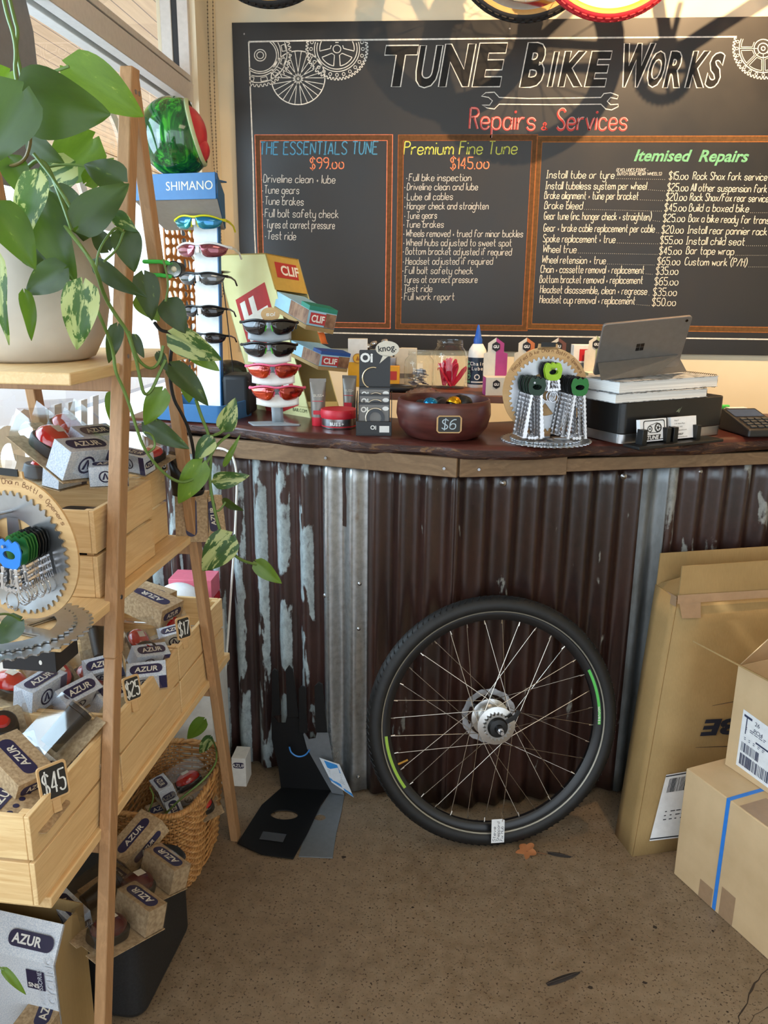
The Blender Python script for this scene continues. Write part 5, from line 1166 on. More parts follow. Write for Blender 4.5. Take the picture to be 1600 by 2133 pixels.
for i, ch in enumerate('BUSS+'): a = -PI/2+(i-2)*.17; m.text(ch, .013, T(r*.975*math.cos(a), r*.975*math.sin(a), .012) @ RZ(a+PI/2) @ RX(PI/2), align='CENTER', bold=.03)
m.build('lettering', WHITE, t, smooth=0)
m = MB(); m.lathe([(r*.973, .006), (r*.973, .009)], 40, cap=False); m.build('red_stripe', CAPR, t)

# bell display -----------------------------------------------------------
BOXK = flat(20, 20, 20, .35); WIN = flat(104, 100, 94, .3)
P1 = top_at(779, 904); k = pxl(P1)[2]/FPX; MBL = T(*P1) @ RZ(math.radians(4))
bd = thing('bell_display', 'black cardboard bell display with white speech bubble card on the counter', 'display stand', MBL)
w = 72*k
m = MB(); m.box((0, .012, .006), (w, .085, .012)); m.box((0, -.028, .022), (w, .006, .036)); 
for s in (-1, 1): m.hexa([(s*w/2-.001, -.030, 0), (s*w/2+.001, -.030, 0), (s*w/2+.001, .05, 0), (s*w/2-.001, .05, 0)], [(s*w/2-.001, -.028, .09), (s*w/2+.001, -.028, .09), (s*w/2+.001, .05, .115), (s*w/2-.001, .05, .115)])
m.build('tray', BOXK, bd, bevel=.0006)
zh = at(779, 729, y=P1.y+.05).z-ZT1
m = MB(); m.ext(rrect(w*.90, zh-.05, .004, 3, 0, (zh+.05)/2), .002, T(0, .052, 0) @ RX(PI/2)); m.build('header_card', BOXK, bd)
m = MB(); X = T(0, .0496, 0) @ RX(PI/2)
m.text('Oi', .034, X @ T(-w*.42, zh-.033, 0), bold=.04); m.build('header_lettering', WHITE, bd, smooth=0)
m = MB(); arc = [(.030*math.cos(a), .030*math.sin(a)) for a in [math.radians(75+210*i/30) for i in range(31)]]; m.tube([X @ Vector((x-.004, zh-.078+y, .0005)) for x, y in arc], .0024, 8); m.build('sample_bell', flat(206, 186, 150, .25, .9), bd, smooth=60)
m = MB(); m.ext([(x*.033, y*.021) for x, y in circ(1, 32)], .0016, X @ T(w*.36, zh+.004, .0012)); m.ext([(-.006, -.016), (.010, -.018), (-.016, -.040)], .0016, X @ T(w*.30, zh+.003, .0012)); m.build('speech_bubble', OFFW, bd)
m = MB(); m.text('knog.', .024, X @ T(w*.36, zh-.002, .0034) @ RZ(.12), align='CENTER', bold=.015); m.build('bubble_lettering', BLACK, bd, smooth=0)
m = MB(); X2 = T(0, -.0313, 0) @ RX(PI/2); m.text('Oi', .016, X2 @ T(-w*.10, .018, 0), bold=.03); m.rect(X2 @ T(w*.16, .010, 0), w*.28, .018); m.build('tray_lettering', WHITE, bd, smooth=0)
for i, (y, z, lab) in enumerate(((-.020, .042, 'front boxed round bell in the black display'), (.006, .062, 'boxed bell standing second in the black display, ring half hidden'), (.030, .078, 'rear boxed bell against the black header card'))):
    b = thing('boxed_bell', lab, 'bell', MBL @ T(0, y, z-.03) @ RX(-.10), 'boxed bells in the display')
    hb_ = .078
    m = MB(); m.box((0, .008, hb_/2), (w*.90, .018, hb_)); m.build('box', BOXK, b, bevel=.0006)
    m = MB(); m.rect(T(-w*.42, -.0013, .004) @ RX(PI/2), w*.84, hb_-.010); m.build('card_face', WIN, b)
    Xb = T(0, -.0022, 0) @ RX(PI/2); m = MB(); m.text('Oi', .020, Xb @ T(-w*.38, hb_-.026, 0), bold=.04); m.ext([(x*.009, y_*.006) for x, y_ in circ(1, 16)], .0003, Xb @ T(w*.33, hb_-.016, 0)); m.rect(Xb @ T(-w*.36, .014, 0), .020, .0022); m.build('lettering', WHITE, b, smooth=0)
    m = MB(); m.ringext(circ(.0255, 32, .004, .036), circ(.0165, 32, .004, .036), .004, Xb); m.build('bell_band', BLACKG, b)
    m = MB(); m.tube([Xb @ Vector((.004+.0268*math.cos(a), .036+.0268*math.sin(a), .003)) for a in [math.radians(55+190*j/24) for j in range(25)]], .0022, 8); m.build('bell_ring', flat(206, 196, 176, .2, .9), b, smooth=60)

# wooden bowl of bells ---------------------------------------------------
BOWL, _t = newmat('dark_red_wood', .32); _n = _t.noise(_t.coords((2, 2, 9)), 4, 4, .6, .6); _t.col(_t.ramp(_n, [(.3, L3(62, 28, 26)), (.7, L3(96, 48, 42))]))
Pf = top_at(922, 919); k = pxl(Pf)[2]/FPX; R = 101*k; Pb = Vector((Pf.x, Pf.y+R*.62, ZT1))
bw = thing('wooden_bowl', 'dark red turned wooden bowl with a $6 tag on the counter', 'bowl', Pb); H = .104
pr = [(.001, 0), (R*.66, 0), (R*.78, .006), (R*.93, .030), (R, .064), (R*.99, .088), (R*.965, H), (R*.935, H+.002), (R*.915, H-.004), (R*.93, .07), (R*.86, .030), (R*.6, .014), (.001, .012)]
m = MB(); m.lathe(pr, 64); m.build('bowl_body', BOWL, bw, smooth=60)
a = math.radians(-90+7); X = T(R*1.0*math.cos(a), R*1.0*math.sin(a), .054) @ RZ(a+PI/2) @ RX(PI/2+.02)
m = MB(); m.ext([(-.033, -.017), (-.027, -.023), (.027, -.023), (.033, -.017), (.033, .017), (.027, .023), (-.027, .023), (-.033, .017)], .003, X); m.build('price_tag', PLY, bw)
m = MB(); m.ext(rrect(.058, .040, .005), .0006, X @ T(0, 0, .003)); m.build('tag_face', CHALKB, bw); m = MB(); strokes(m, '$6', X @ T(-.020, -.012, .0041), .036, .025, .0013, .1); m.build('tag_lettering', chalk(190, 205, 215), bw, smooth=0)
def bell(M, mt, lab):
    t = thing('bike_bell', lab, 'bell', M, 'bells in the bowl')
    m = MB(); m.lathe([(.022, 0), (.0225, .004), (.019, .014), (.010, .021), (.001, .023)], 24); m.build('dome', mt, t, smooth=60)
    m = MB(); m.ringext(circ(.015, 16), circ(.012, 16), .012, T(0, 0, -.013) @ RX(0)); m.box((.018, 0, .002), (.012, .006, .004)); m.build('clamp', BLACK, t); return t
random.seed(4)
for (dx, dy, z, mt, lab) in ((-.036, -.015, .086, flat(30, 130, 190, .2, .8), 'blue metal bell lying in the wooden bowl'), (.028, -.01, .090, flat(214, 160, 30, .2, .9), 'gold metal bell lying in the wooden bowl'), (.056, .004, .090, BLACK, 'black bell nearest the right rim of the wooden bowl'), (0, .01, .080, flat(46, 38, 40, .3, .5), 'dark brown bell in the middle of the wooden bowl'), (.045, .045, .088, BLACKG, 'shiny black bell at the back right of the wooden bowl'), (-.008, .05, .08, BLACK, 'black bell at the back of the wooden bowl'), (-.062, .03, .074, flat(60, 60, 64, .3, .6), 'grey bell low on the left of the wooden bowl')):
    bell(Matrix.Translation(Pb+Vector((dx, dy, z))) @ RZ(random.uniform(0, 6)) @ RX(random.uniform(.3, 1.2)), mt, lab)

# jars and boxes on the raised shelf ------------------------------------
def on_ledge(px, py): return Matrix.Translation(lg(px, py))
def kx(px, py): return pxl(lg(px, py))[2]/FPX
p = lg(745, 806); k = kx(745, 806)
t = thing('sunscreen_box', 'upright white and yellow carton behind the black bell display', 'carton', on_ledge(745, 806) @ RZ(.08)); w = 40*k; h = at(745, 706, y=p.y).z-LZ
m = MB(); m.box((0, .018, h/2), (w, .036, h)); m.build('carton', WHITE, t, bevel=.0006)
m = MB(); m.rect(T(-w/2, -.0006, .0) @ RX(PI/2), w, h*.52); m.build('yellow_panel', flat(236, 176, 30, .5), t)
m = MB(); m.ext(circ(w*.24, 24), .0004, T(0, -.0012, h*.60) @ RX(PI/2)); m.build('sun_roundel', flat(240, 190, 60, .5), t); m = MB(); m.ringext(circ(w*.25, 24), circ(w*.22, 24), .0004, T(0, -.0018, h*.60) @ RX(PI/2)); m.add([(-.006, -.007, 0), (.006, -.007, 0), (0, .009, 0)], [(0, 1, 2)], T(0, -.002, h*.6) @ RX(PI/2)); m.build('roundel_line', flat(180, 110, 20, .5), t)
def jar(px, py, w, h, label, lid=None):
    k = kx(px, py); R = w/2*k; H = h*k*1.0; t = thing('glass_jar', label, 'jar', on_ledge(px, py))
    m = MB(); m.lathe([(R*.86, .002), (R*.97, .008), (R, .02), (R, H*.66), (R*.95, H*.76), (R*.74, H*.86), (R*.72, H*.88), (R*.76, H*.89), (R*.72, H*.91), (R*.76, H*.93), (R*.72, H*.95), (R*.74, H)], 40, cap=False); m.build('jar_wall', JARGL, t, smooth=60)
    m = MB(); m.lathe([(.001, 0), (R*.86, 0), (R*.9, .003), (.001, .003)], 32); m.build('jar_base', JARGL, t); return t, R, H
t, R, H = jar(935, 808, 72, 98, 'clear jar full of red tyre levers on the raised shelf')
LEVR = flat(206, 30, 62, .35)
random.seed(8); Mj = on_ledge(935, 808)
proto = None
for i in range(18):
    a = random.uniform(0, 6.28); q = R*.34*math.sqrt(random.random()); b = random.uniform(0, 6.28); tl = random.uniform(.12, .62); z_ = .008+(.016 if i > 10 else 0)
    M = Mj @ T(q*math.cos(a), q*math.sin(a), z_) @ RZ(b) @ RX(PI/2-tl) @ RZ(random.uniform(-.2, .2)) @ RY(random.uniform(0, 3)) @ Matrix.Scale(1.05, 4) @ T(0, -.012*math.sin(tl)*0, 0)
    lab = 'red plastic tyre lever standing among others in the clear jar'
    if proto is None:
        proto = thing('tyre_lever', lab, 'tyre lever', M, 'tyre levers in the jar')
        m = MB(); m.ext([(-.006, 0), (.006, 0), (.008, .03), (.007, .062), (.003, .07), (-.004, .068), (-.007, .055)], .004); m.build('blade', LEVR, proto, bevel=.001); m = MB(); m.tube([(-.002, .064, .004), (0, .070, .008), (.002, .064, .011)], .0016, 6); m.build('hook', LEVR, proto)
    else: dup(proto, M, lab)
t, R, H = jar(872, 806, 62, 74, 'small clear jar of silver wrapped valve parts on the raised shelf')
random.seed(9); Mj = on_ledge(872, 806); FOIL = flat(214, 216, 222, .18, .35); proto = None
for i in range(14):
    a = random.uniform(0, 6.28); r0 = R*.5*math.sqrt(random.random()); M = Mj @ T(r0*math.cos(a), r0*math.sin(a), .010+.006*i*.55) @ RZ(random.uniform(0, 6)) @ RX(random.uniform(-.6, .6)); lab = 'small silver foil packet inside the small clear jar'
    if proto is None:
        proto = thing('foil_packet', lab, 'packet', M, 'foil packets in the small jar'); m = MB(); m.grid(lambda u, v: (-.016+.032*u, -.010+.020*v, .004*math.sin(PI*u)*math.sin(PI*v)+.0015*math.sin(17*u+11*v)), 8, 6); o = m.build('wrapper', FOIL, proto); s_ = o.modifiers.new('solidify', 'SOLIDIFY'); s_.thickness = .001
        m = MB(); m.rect(T(-.006, -.005, .0062), .012, .009); m.build('sticker', OFFW, proto)
    else: dup(proto, M, lab)
FILM = clear('clear_film', (.94, .95, .96, 1), .12, 1.5, refl=.10)
m = MB(); random.seed(2)
m.grid(lambda u, v: (lg(880, 822).x-.05+.105*u, lg(880, 822).y-.03+.05*v, LZ+.006+.018*math.sin(PI*u)*math.sin(PI*v)+.004*random.uniform(-1, 1)), 16, 8); o = m.build('plastic_bag', FILM); tag(o, 'crumpled clear plastic bag lying in front of the small jar', 'bag')
p = lg(992, 806); k = kx(992, 806); R = 19.5*k; t = thing('lube_bottle', 'white and navy chain lube bottle with blue nozzle on the raised shelf', 'bottle', on_ledge(992, 806))
LBL = flat(26, 44, 66, .35)
m = MB(); m.lathe([(.001, 0), (R*.92, 0), (R, .004), (R, R*3.25), (R*.9, R*3.9), (R*.55, R*4.5), (R*.42, R*4.55), (.001, R*4.55)], 32); m.build('bottle_body', WHITE, t, smooth=50)
m = MB(); m.lathe([(R*1.01, R*.35), (R*1.01, R*3.15)], 32, cap=False); m.build('label_wrap', LBL, t)
m = MB(); m.lathe([(R*.46, R*4.5), (R*.46, R*5.0), (R*.36, R*5.2), (R*.12, R*6.4), (.001, R*6.5)], 20); m.build('nozzle', flat(24, 84, 176, .35), t, smooth=50)
m = MB()
def curved(s, z, sz, a0=-PI/2, step=None, R=R):
    st = step or sz*.62/R
    for i, ch in enumerate(s):
        a = a0+(i-(len(s)-1)/2)*st
        if ch != ' ': m.text(ch, sz, T(R*1.02*math.cos(a), R*1.02*math.sin(a), z) @ RZ(a+PI/2) @ RX(PI/2), align='CENTER', bold=.02)
curved('Chain', R*2.35, R*.52); curved('Lube', R*1.85, R*.52); m.ringext(circ(R*.30, 16), circ(R*.20, 16), .0004, T(0, -R*1.015, R*1.15) @ RX(PI/2)); m.lathe([(R*1.018, R*.55), (R*1.018, R*.68)], 14, cap=False, a0=-2.2, a1=-.9)
m.build('label_lettering', WHITE, t, smooth=0)
m = MB()
for i, ch in enumerate('SQUIRT'): m.text(ch, R*.55, T(R*1.02*math.cos(-2.35), R*1.02*math.sin(-2.35), R*(.5+.40*i)) @ RZ(-2.35+PI/2) @ RX(PI/2) @ RZ(PI/2), bold=.03)
m.build('side_lettering', flat(120, 200, 160, .4), t, smooth=0)
GUB = flat(28, 28, 30, .5)
def gel(px, py, wpx, hpx, side, label, low=True):
    k = kx(px, py); w = wpx*k; h = hpx*k; t = thing('gel_box', label, 'carton', on_ledge(px, py) @ RZ(.12), 'energy gel cartons on the raised shelf')
    pt = [(-w/2, 0), (w/2, 0), (w/2, h*.72), (w*.34, h*.74), (w*.34, h*.90), (0, h), (-w*.34, h*.90), (-w*.34, h*.74), (-w/2, h*.72)]
    m = MB(); m.ext(pt, .0015, T(0, .06, 0) @ RX(PI/2)); m.build('back_card', OFFW, t)
    m = MB(); m.add([(x, y, 0) for x, y in ((0, h*.30), (w/2, h*.30), (w/2, h*.72), (w*.34, h*.74), (w*.34, h*.9), (0, h))], [(0, 1, 2, 3, 4, 5)], T(0, .0578, 0) @ RX(PI/2)); m.build('colour_panel', side, t)
    m = MB(); m.box((0, .028, h*.16), (w, .056, h*.32)); m.build('tray', OFFW, t, bevel=.0006)
    m = MB(); m.rect(T(-w/2-.0004, .056, 0) @ RZ(-PI/2) @ RX(PI/2), .056, h*.32); m.build('tray_side', side, t)
    for z, s, y in ((h*.84, .19, .0572), (h*.20, .17, -.0006)):
        m = MB(); X = T(0 if z > h*.5 else -w*.06, y, z) @ RX(PI/2); m.ext([(w*s*math.cos(math.radians(30+60*i)), w*s*1.1*math.sin(math.radians(30+60*i))) for i in range(6)], .0005, X); m.build('hexagon_logo', GUB, t)
        m = MB(); m.text('GU', w*s*.85, X @ T(0, -w*s*.3, .001), align='CENTER', bold=.04); m.build('logo_lettering', WHITE, t, smooth=0)
    return t
gel(1036, 824, 50, 116, flat(170, 60, 120, .5), 'gel carton with purple panel right of the lube bottle')
gel(1100, 822, 50, 114, flat(196, 110, 60, .5), 'gel carton with orange panel behind the round counter display')
gel(1166, 820, 50, 112, flat(110, 70, 60, .5), 'gel carton with brown panel behind the right of the round display')
gel(1246, 812, 46, 108, flat(150, 160, 120, .5), 'gel carton mostly hidden behind the tilted tablet')
k = kx(1210, 806); t = thing('tablet_carton', 'white and red small carton between gel box and tilted tablet', 'carton', on_ledge(1210, 806) @ RZ(.1)); h = 86*k; w = 40*k
m = MB(); m.box((0, .02, h/2), (w, .04, h)); m.build('carton', WHITE, t, bevel=.0006); m = MB()
for a, b in ((.10, .35), (.62, .9)): m = MB(); m.rect(T(-w*.2, -.0006, h*a) @ RX(PI/2), w*.6, h*(b-a)); m.build('red_panel', flat(200, 40, 44, .5), t)
m = MB(); m.rect(T(-w*.18, -.0006, h*.4) @ RX(PI/2), w*.5, h*.18); m.build('grey_panel', flat(120, 126, 130, .5), t)
k = kx(815, 812); t = thing('yellow_carton', 'small yellow and red carton beside the small clear jar', 'carton', on_ledge(818, 812)); m = MB(); m.box((0, .02, 24*k), (26*k, .03, 48*k)); m.build('carton', flat(230, 160, 30, .5), t, bevel=.0006); m = MB(); m.rect(T(-8*k, .0042, 20*k) @ RX(PI/2), 16*k, 18*k); m.build('red_panel', flat(190, 50, 40, .5), t)
k = kx(838, 818); t = thing('white_carton', 'blank white carton behind the small clear jar', 'carton', on_ledge(842, 804) @ T(0, .05, 0)); m = MB(); m.box((0, .02, 40*k), (50*k, .03, 80*k)); m.build('carton', OFFW, t, bevel=.0006); m = MB(); m.rect(T(-18*k, .0042, 14*k) @ RX(PI/2), 36*k, 10*k); m.build('grey_band', GREY, t)
# chrome bells heaped behind the bell display
random.seed(6); proto = None; k = kx(790, 800)
for i, (px, py) in enumerate(((779, 716), (766, 722), (770, 736), (802, 712), (812, 718), (820, 732), (832, 730), (796, 730), (784, 742))):
    p = at(px, py, y=lg(790, 800).y+.03); M = Matrix.Translation(p) @ RZ(random.uniform(0, 6)) @ RX(random.uniform(-.6, .6)); lab = 'shiny chrome bell in the heap behind the black bell display'
    if proto is None:
        proto = thing('chrome_bell', lab, 'bell', M, 'chrome bells on the raised shelf'); m = MB(); m.ball((0, 0, 0), .0135, 16, 8, (1, 1, .8), z0=-.3, z1=1); m.build('dome', CHROME, proto, smooth=60); m = MB(); m.box((0, 0, -.010), (.010, .016, .012)); m.build('clamp', BLACK, proto)
    else: dup(proto, M, lab)
p = lg(795, 806); t = thing('bell_rack', 'dark wire rack carrying the chrome bells on the raised shelf', 'rack', (p.x+.01, p.y+.035, LZ))
m = MB(); z2 = at(795, 760, y=p.y+.04).z-LZ
m.box((0, 0, z2/2), (.09, .05, z2)); m.build('body', flat(60, 58, 62, .4), t, bevel=.004); m = MB(); m.box((0, .0, z2+.012), (.07, .02, .03)); m.build('rail', STEEL, t, bevel=.003)
p = lg(828, 815); t = thing('black_pouch', 'soft black pouch lying on the shelf behind the bowl', 'pouch', (p.x, p.y-.02, LZ)); m = MB(); m.ball((0, 0, .012), .04, 20, 8, (1.3, .6, .34), z0=-.8, z1=.9); m.build('pouch', flat(16, 16, 17, .6), t, smooth=70); m = MB(); m.tube([(-.04, -.01, .022), (.04, -.012, .022)], .0016, 6); m.build('zip', GREY, t)

# printer box, books, tablet ---------------------------------------------
Q0, Q1, Q2 = top_at(1292, 928), top_at(1503, 906), top_at(1221, 902); hB = .112
ax_ = (Q1-Q0).normalized(); ay_ = Vector((-ax_.y, ax_.x, 0)); Wp = (Q1-Q0).length; Dp = .20
MPR = frame(Q0, ax_, ay_)
pr_ = thing('cash_drawer', 'black box with silver base band carrying books and tablet on the counter', 'box', MPR)
m = MB(); m.ext(rrect(Wp, Dp, .018, 5, Wp/2, Dp/2), hB-.028, T(0, 0, .028)); m.build('housing', flat(24, 23, 23, .32), pr_, bevel=.003)
m = MB(); m.ext(rrect(Wp-.004, Dp-.004, .018, 5, Wp/2, Dp/2), .026, T(0, 0, .002)); m.build('base_band', ALU, pr_, bevel=.001)
m = MB(); m.add([(0, 0, 0), (.014, .010, 0), (.010, .0, 0), (.022, .014, 0), (.012, -.004, 0)], [(0, 1, 2), (2, 3, 4)], T(Wp*.50, -.0006, .078) @ RX(PI/2)); m.build('bird_mark', flat(120, 130, 110, .4), pr_)
PAGES, _t = newmat('page_edges', .7); _n = _t.noise(_t.coords((2, 2, 900)), 1, 1); _t.col(_t.ramp(_n, [(.4, L3(214, 214, 212)), (.6, L3(240, 240, 238))]))
COVER, _t = newmat('book_cover_print', .5); _n = _t.noise(_t.coords((1, 1, 1)), 28, 3); _t.col(_t.ramp(_n, [(.45, L3(196, 200, 204)), (.55, L3(110, 116, 120)), (.65, L3(222, 224, 226))]))
def book(z, x0, w, d, h, yaw, label):
    t = thing('spiral_book', label, 'book', MPR @ T(x0, 0, z) @ RZ(yaw), 'spiral books on the black box')
    m = MB(); m.box((w/2, d/2, h/2), (w-.004, d-.004, h-.004)); m.build('pages', PAGES, t)
    m = MB(); m.box((w/2, d/2, h-.001), (w, d, .0016)); m.box((w/2, d/2, .001), (w, d, .0016)); m.build('cover', COVER, t)
    m = MB()
    for i in range(22): y = .008+(d-.016)*i/21; m.tube([(w-.004+.010*math.cos(a), y, h/2+h*.62*math.sin(a)) for a in [2*PI*j/12 for j in range(12)]], .0008, 5, closed=True)
    m.build('spiral_binding', flat(40, 40, 42, .3, .7), t); return t
book(hB+.0005, -.030, Wp*.88, .17, .024, .0, 'lower spiral bound catalogue lying on the black box')
book(hB+.0255, -.020, Wp*1.0, .165, .030, .04, 'upper thick spiral bound catalogue under the tilted tablet')
TAB = flat(142, 138, 134, .34, .6)
zb = ZT1+hB+.0595
yb = Q2.y+.04
c0 = at(1236, 782, z=zb); c1 = at(1266, 676, y=c0.y-.075); c2 = at(1451, 658, y=c0.y-.02); 
xv = (c2-c1); upv = (c1-c0); c3 = c0+xv
nrm = xv.cross(upv).normalized(); tw, thh = xv.length, upv.length; MT = frame(c0, xv, upv)
tb_ = thing('tablet', 'silver tablet propped on its kickstand on the spiral books', 'tablet', MT)
m = MB(); m.ext(rrect(tw, thh, .008, 4, tw/2, thh/2), .008, T(0, 0, -.008)); m.build('body', TAB, tb_, bevel=.0012)
sgn = 1 if (MT.to_3x3() @ Vector((0, 0, 1))).dot(CAM-c0) > 0 else -1
m = MB()
for i in (0, 1):
    for j in (0, 1): m.rect(T(tw*.43+i*.0115, thh*.42+j*.0115, .0003 if sgn > 0 else -.0083), .0105, .0105)
m.build('window_logo', flat(60, 58, 58, .15, .8), tb_); m = MB(); m.cyl((tw-.014, thh-.012, -.0005), (tw-.014, thh-.012, .0006), .004, n=14); m.build('camera_lens', BLACKG, tb_)
MTi = MT.inverted(); k0 = MTi @ at(1240, 752, y=c0.y-.03); hinge = thh*.26
e0 = MTi @ at(1252, 790, y=c0.y-.115); e1 = MTi @ at(1430, 772, y=c0.y-.07)
e0 = MTi @ at(1252, 791, z=zb+.001); e1 = MTi @ at(1430, 773, z=zb+.001)
m = MB(); A_, B_ = Vector((.004, hinge, .0015)), Vector((tw*.95, hinge, .0015)); off = Vector((0, 0, .0025)); m.hexa([A_, B_, e1, e0], [A_+off, B_+off, e1+off, e0+off]); m.build('kickstand', flat(128, 122, 116, .4, .5), tb_)
# business card holder ---------------------------------------------------
H0, H1 = top_at(1330, 938), top_at(1506, 920); hx = (H1-H0).normalized(); MH = frame(H0, hx, Vector((-hx.y, hx.x, 0))); Wh = (H1-H0).length
ch_ = thing('card_holder', 'black twin business card holder in front of the black box', 'card holder', MH)
m = MB(); m.box((Wh/2, .028, .004), (Wh, .06, .008)); m.build('base', BLACK, ch_, bevel=.0015)
def cards(x0, label, kind):
    for x in (x0, x0+.084): 
        m = MB(); m.box((x+.006, .030, .027), (.016, .022, .040)); m.build('side_arm', BLACK, ch_, bevel=.001)
    m = MB(); m.box((x0+.045, .046, .022), (.086, .004, .03)); m.build('back_rest', BLACK, ch_)
    t = thing('card_stack', label, 'business cards', MH @ T(x0+.002, .036, .010) @ RX(-.16) @ Matrix.Scale(1.08, 4), 'business card stacks')
    m = MB(); m.box((.043, 0, .029), (.086, .012, .054)); m.build('cards', PAPER, t)
    X = T(0, -.0065, .002) @ RX(PI/2); m = MB()
    if kind:
        m.ringext(rrect(.070, .048, .006, 4, .045, .027), rrect(.066, .044, .005, 4, .045, .027), .0003, X)
        for cx, cy, r in ((.031, .030, .008), (.058, .032, .0115)): m.ringext(circ(r, 20, cx, cy), circ(r*.72, 20, cx, cy), .0003, X); m.ext(circ(r*.3, 10, cx, cy), .0003, X)
        for k in range(5): a = 2*PI*k/5; ribbon(m, [(.058+.003*math.cos(a), .032+.003*math.sin(a)), (.058+.009*math.cos(a), .032+.009*math.sin(a))], .0007, X @ T(0, 0, .0004))
        ribbon(m, [(.030, .0385), (.056, .0445)], .0007, X @ T(0, 0, .0004)); ribbon(m, [(.030, .0215), (.056, .0200)], .0007, X @ T(0, 0, .0004))
        m.ext([(.014, .0035), (.062, .0035), (.066, .0155), (.018, .0155)], .0003, X); m.build('card_print', BLACK, t, smooth=0)
        m = MB(); m.text('TUNE', .013, X @ T(.019, .0048, .0007), sx=1.15, shear=.25, bold=.03); m.build('card_lettering', PAPER, t, smooth=0)
    else:
        for i, s in enumerate(('Shop 9', '3-76 Hakea Place', 'Ph: 413 2402', 'tunebikeworks.com')): m.text(s, .0052, X @ T(.010, .044-.008*i, .0004))
        m.text('BERKELEY', .0062, X @ T(.012, .0095, .0004), shear=.3, bold=.03); m.text('tunebikeworks.com', .0052, X @ T(.012, .003, .0004)); m.build('card_print', flat(70, 74, 80, .6), t, smooth=0)
cards(.032, 'white business cards with the black bicycle drivetrain emblem', 1); cards(.142, 'white business cards with small typed lines at right of holder', 0)
# card terminal and green clamp
E0 = top_at(1572, 912); te = thing('card_terminal', 'black card payment terminal at the right edge of the counter', 'terminal', T(*E0) @ RZ(.25) @ RX(0))
m = MB(); m.hexa([(-.02, 0, .001), (.10, 0, .001), (.10, .16, .001), (-.02, .16, .001)], [(-.016, .004, .022), (.096, .004, .022), (.096, .156, .062), (-.016, .156, .062)]); m.build('body', flat(26, 26, 28, .4), te, bevel=.005, seg=3)
X = frame((-.016, .004, .0226), (1, 0, 0), (0, .152, .040)); m = MB(); m.ext(rrect(.092, .05, .003, 3, .056, .118), .0006, X); m.build('screen', flat(70, 84, 110, .15), te)
m = MB()
for i in range(4):
    for j in range(4): m.ext(rrect(.017, .011, .002, 2, .022+.023*i, .018+.018*j), .003, X)
m.build('keypad', flat(60, 62, 64, .5), te); m = MB(); m.box((.04, .165, .058), (.06, .02, .008)); m.build('paper_roll', WHITE, te)
G0 = at(1508, 868, z=ZT1); cl = thing('spring_clamp', 'small bright green spring clamp on the counter behind the black box', 'clamp', (G0.x, G0.y, ZT1)); m = MB(); m.box((0, 0, .034), (.026, .014, .010)); m.box((-.008, 0, .020), (.008, .012, .03)); m.build('jaw', GRN, cl, bevel=.002); m = MB(); m.box((.004, 0, .008), (.018, .012, .014)); m.build('foot', BLACK, cl, bevel=.002)
# ================================================================== FLOOR ITEMS
# bicycle wheel leaning on the counter ----------------------------------
def wheel_parts(t, R, tyre_m, rim_m, fat=.021, stripe=None, nsp=32, hub_r=.044, spoke_m=STEEL, rimh=.022, wall=None, knob=0, hubw=.035, fl=.050):
    """bicycle wheel in local xy, axle along z, +z to the viewer"""
    m = MB(); n = 96; pr = [(R-fat+fat*math.cos(a), fat*1.02*math.sin(a)) for a in [2*PI*k/16 for k in range(17)]]
    m.lathe(pr, n, cap=False)
    if knob:
        for i in range(knob):
            for k, ph in ((-.55, 0), (0, .5), (.55, 0)):
                a = 2*PI*(i+ph)/knob; X = RZ(a) @ T(R-fat, 0, 0) @ RY(-k) @ T(fat, 0, 0); m.box((0, 0, 0), (.007, R*4.0/knob, .009), X)
    else:
        for i in range(120):
            a = 2*PI*i/120
            for sg in (-1, 1): m.bar(Vector(((R+.0002)*math.cos(a), (R+.0002)*math.sin(a), 0)), Vector(((R-.006)*math.cos(a+.035), (R-.006)*math.sin(a+.035), sg*fat*.8)), .0018, .0018)
    m.build('tyre', tyre_m, t, smooth=60)
    if wall is not None:
        m = MB(); 
        for sg in (-1, 1): m.lathe([(R-fat+fat*1.03*math.cos(a), sg*fat*1.05*math.sin(a)) for a in [math.radians(d) for d in (82, 100, 125, 150, 172)]], n, cap=False)
        m.build('tyre_sidewall', wall, t, smooth=60)
    if stripe is not None:
        m = MB(); m.lathe([(R-fat*1.62, fat*.84), (R-fat*1.76, fat*.76)], n, cap=False); m.build('reflective_stripe', stripe, t, smooth=60)
    r1 = R-2*fat+.004; r0 = r1-rimh
    m = MB(); m.lathe([(r0, -.006), (r0, .006), (r0+.008, .012), (r1, .0125), (r1+.003, .010), (r1+.003, -.010), (r1, -.0125), (r0+.008, -.012), (r0, -.006)], n, cap=False); m.build('rim', rim_m, t, smooth=40)
    for i in range(nsp):
        a = 2*PI*(i+.5)/nsp; sg = 1 if i % 2 else -1; d = math.radians(62) if (i//2) % 2 else -math.radians(62)
        m = MB(); m.tube([(fl*math.cos(a+d), fl*math.sin(a+d), sg*hubw), (r0*math.cos(a), r0*math.sin(a), 0)], .0011, 6); m.cyl((r0*math.cos(a), r0*math.sin(a), 0), ((r0-.012)*math.cos(a), (r0-.012)*math.sin(a), sg*hubw*.05), .0019, n=6); m.build('spoke', spoke_m, t, smooth=60)
    return r0, r1
ta = math.radians(10); tv = Vector((.98, .20, 0)).normalized(); nh = Vector((.20, -.98, 0)).normalized(); upw = -nh*math.sin(ta)+Vector((0, 0, 1))*math.cos(ta)
RW = .359; Pc = at(1027, 1759, z=0.0); Cw = Pc+upw*RW+Vector((0, 0, .002))
MW = frame(Cw, tv, upw)
wh = thing('bicycle_wheel', 'large bicycle rear wheel with black tyre leaning on the corrugated counter', 'wheel', MW)
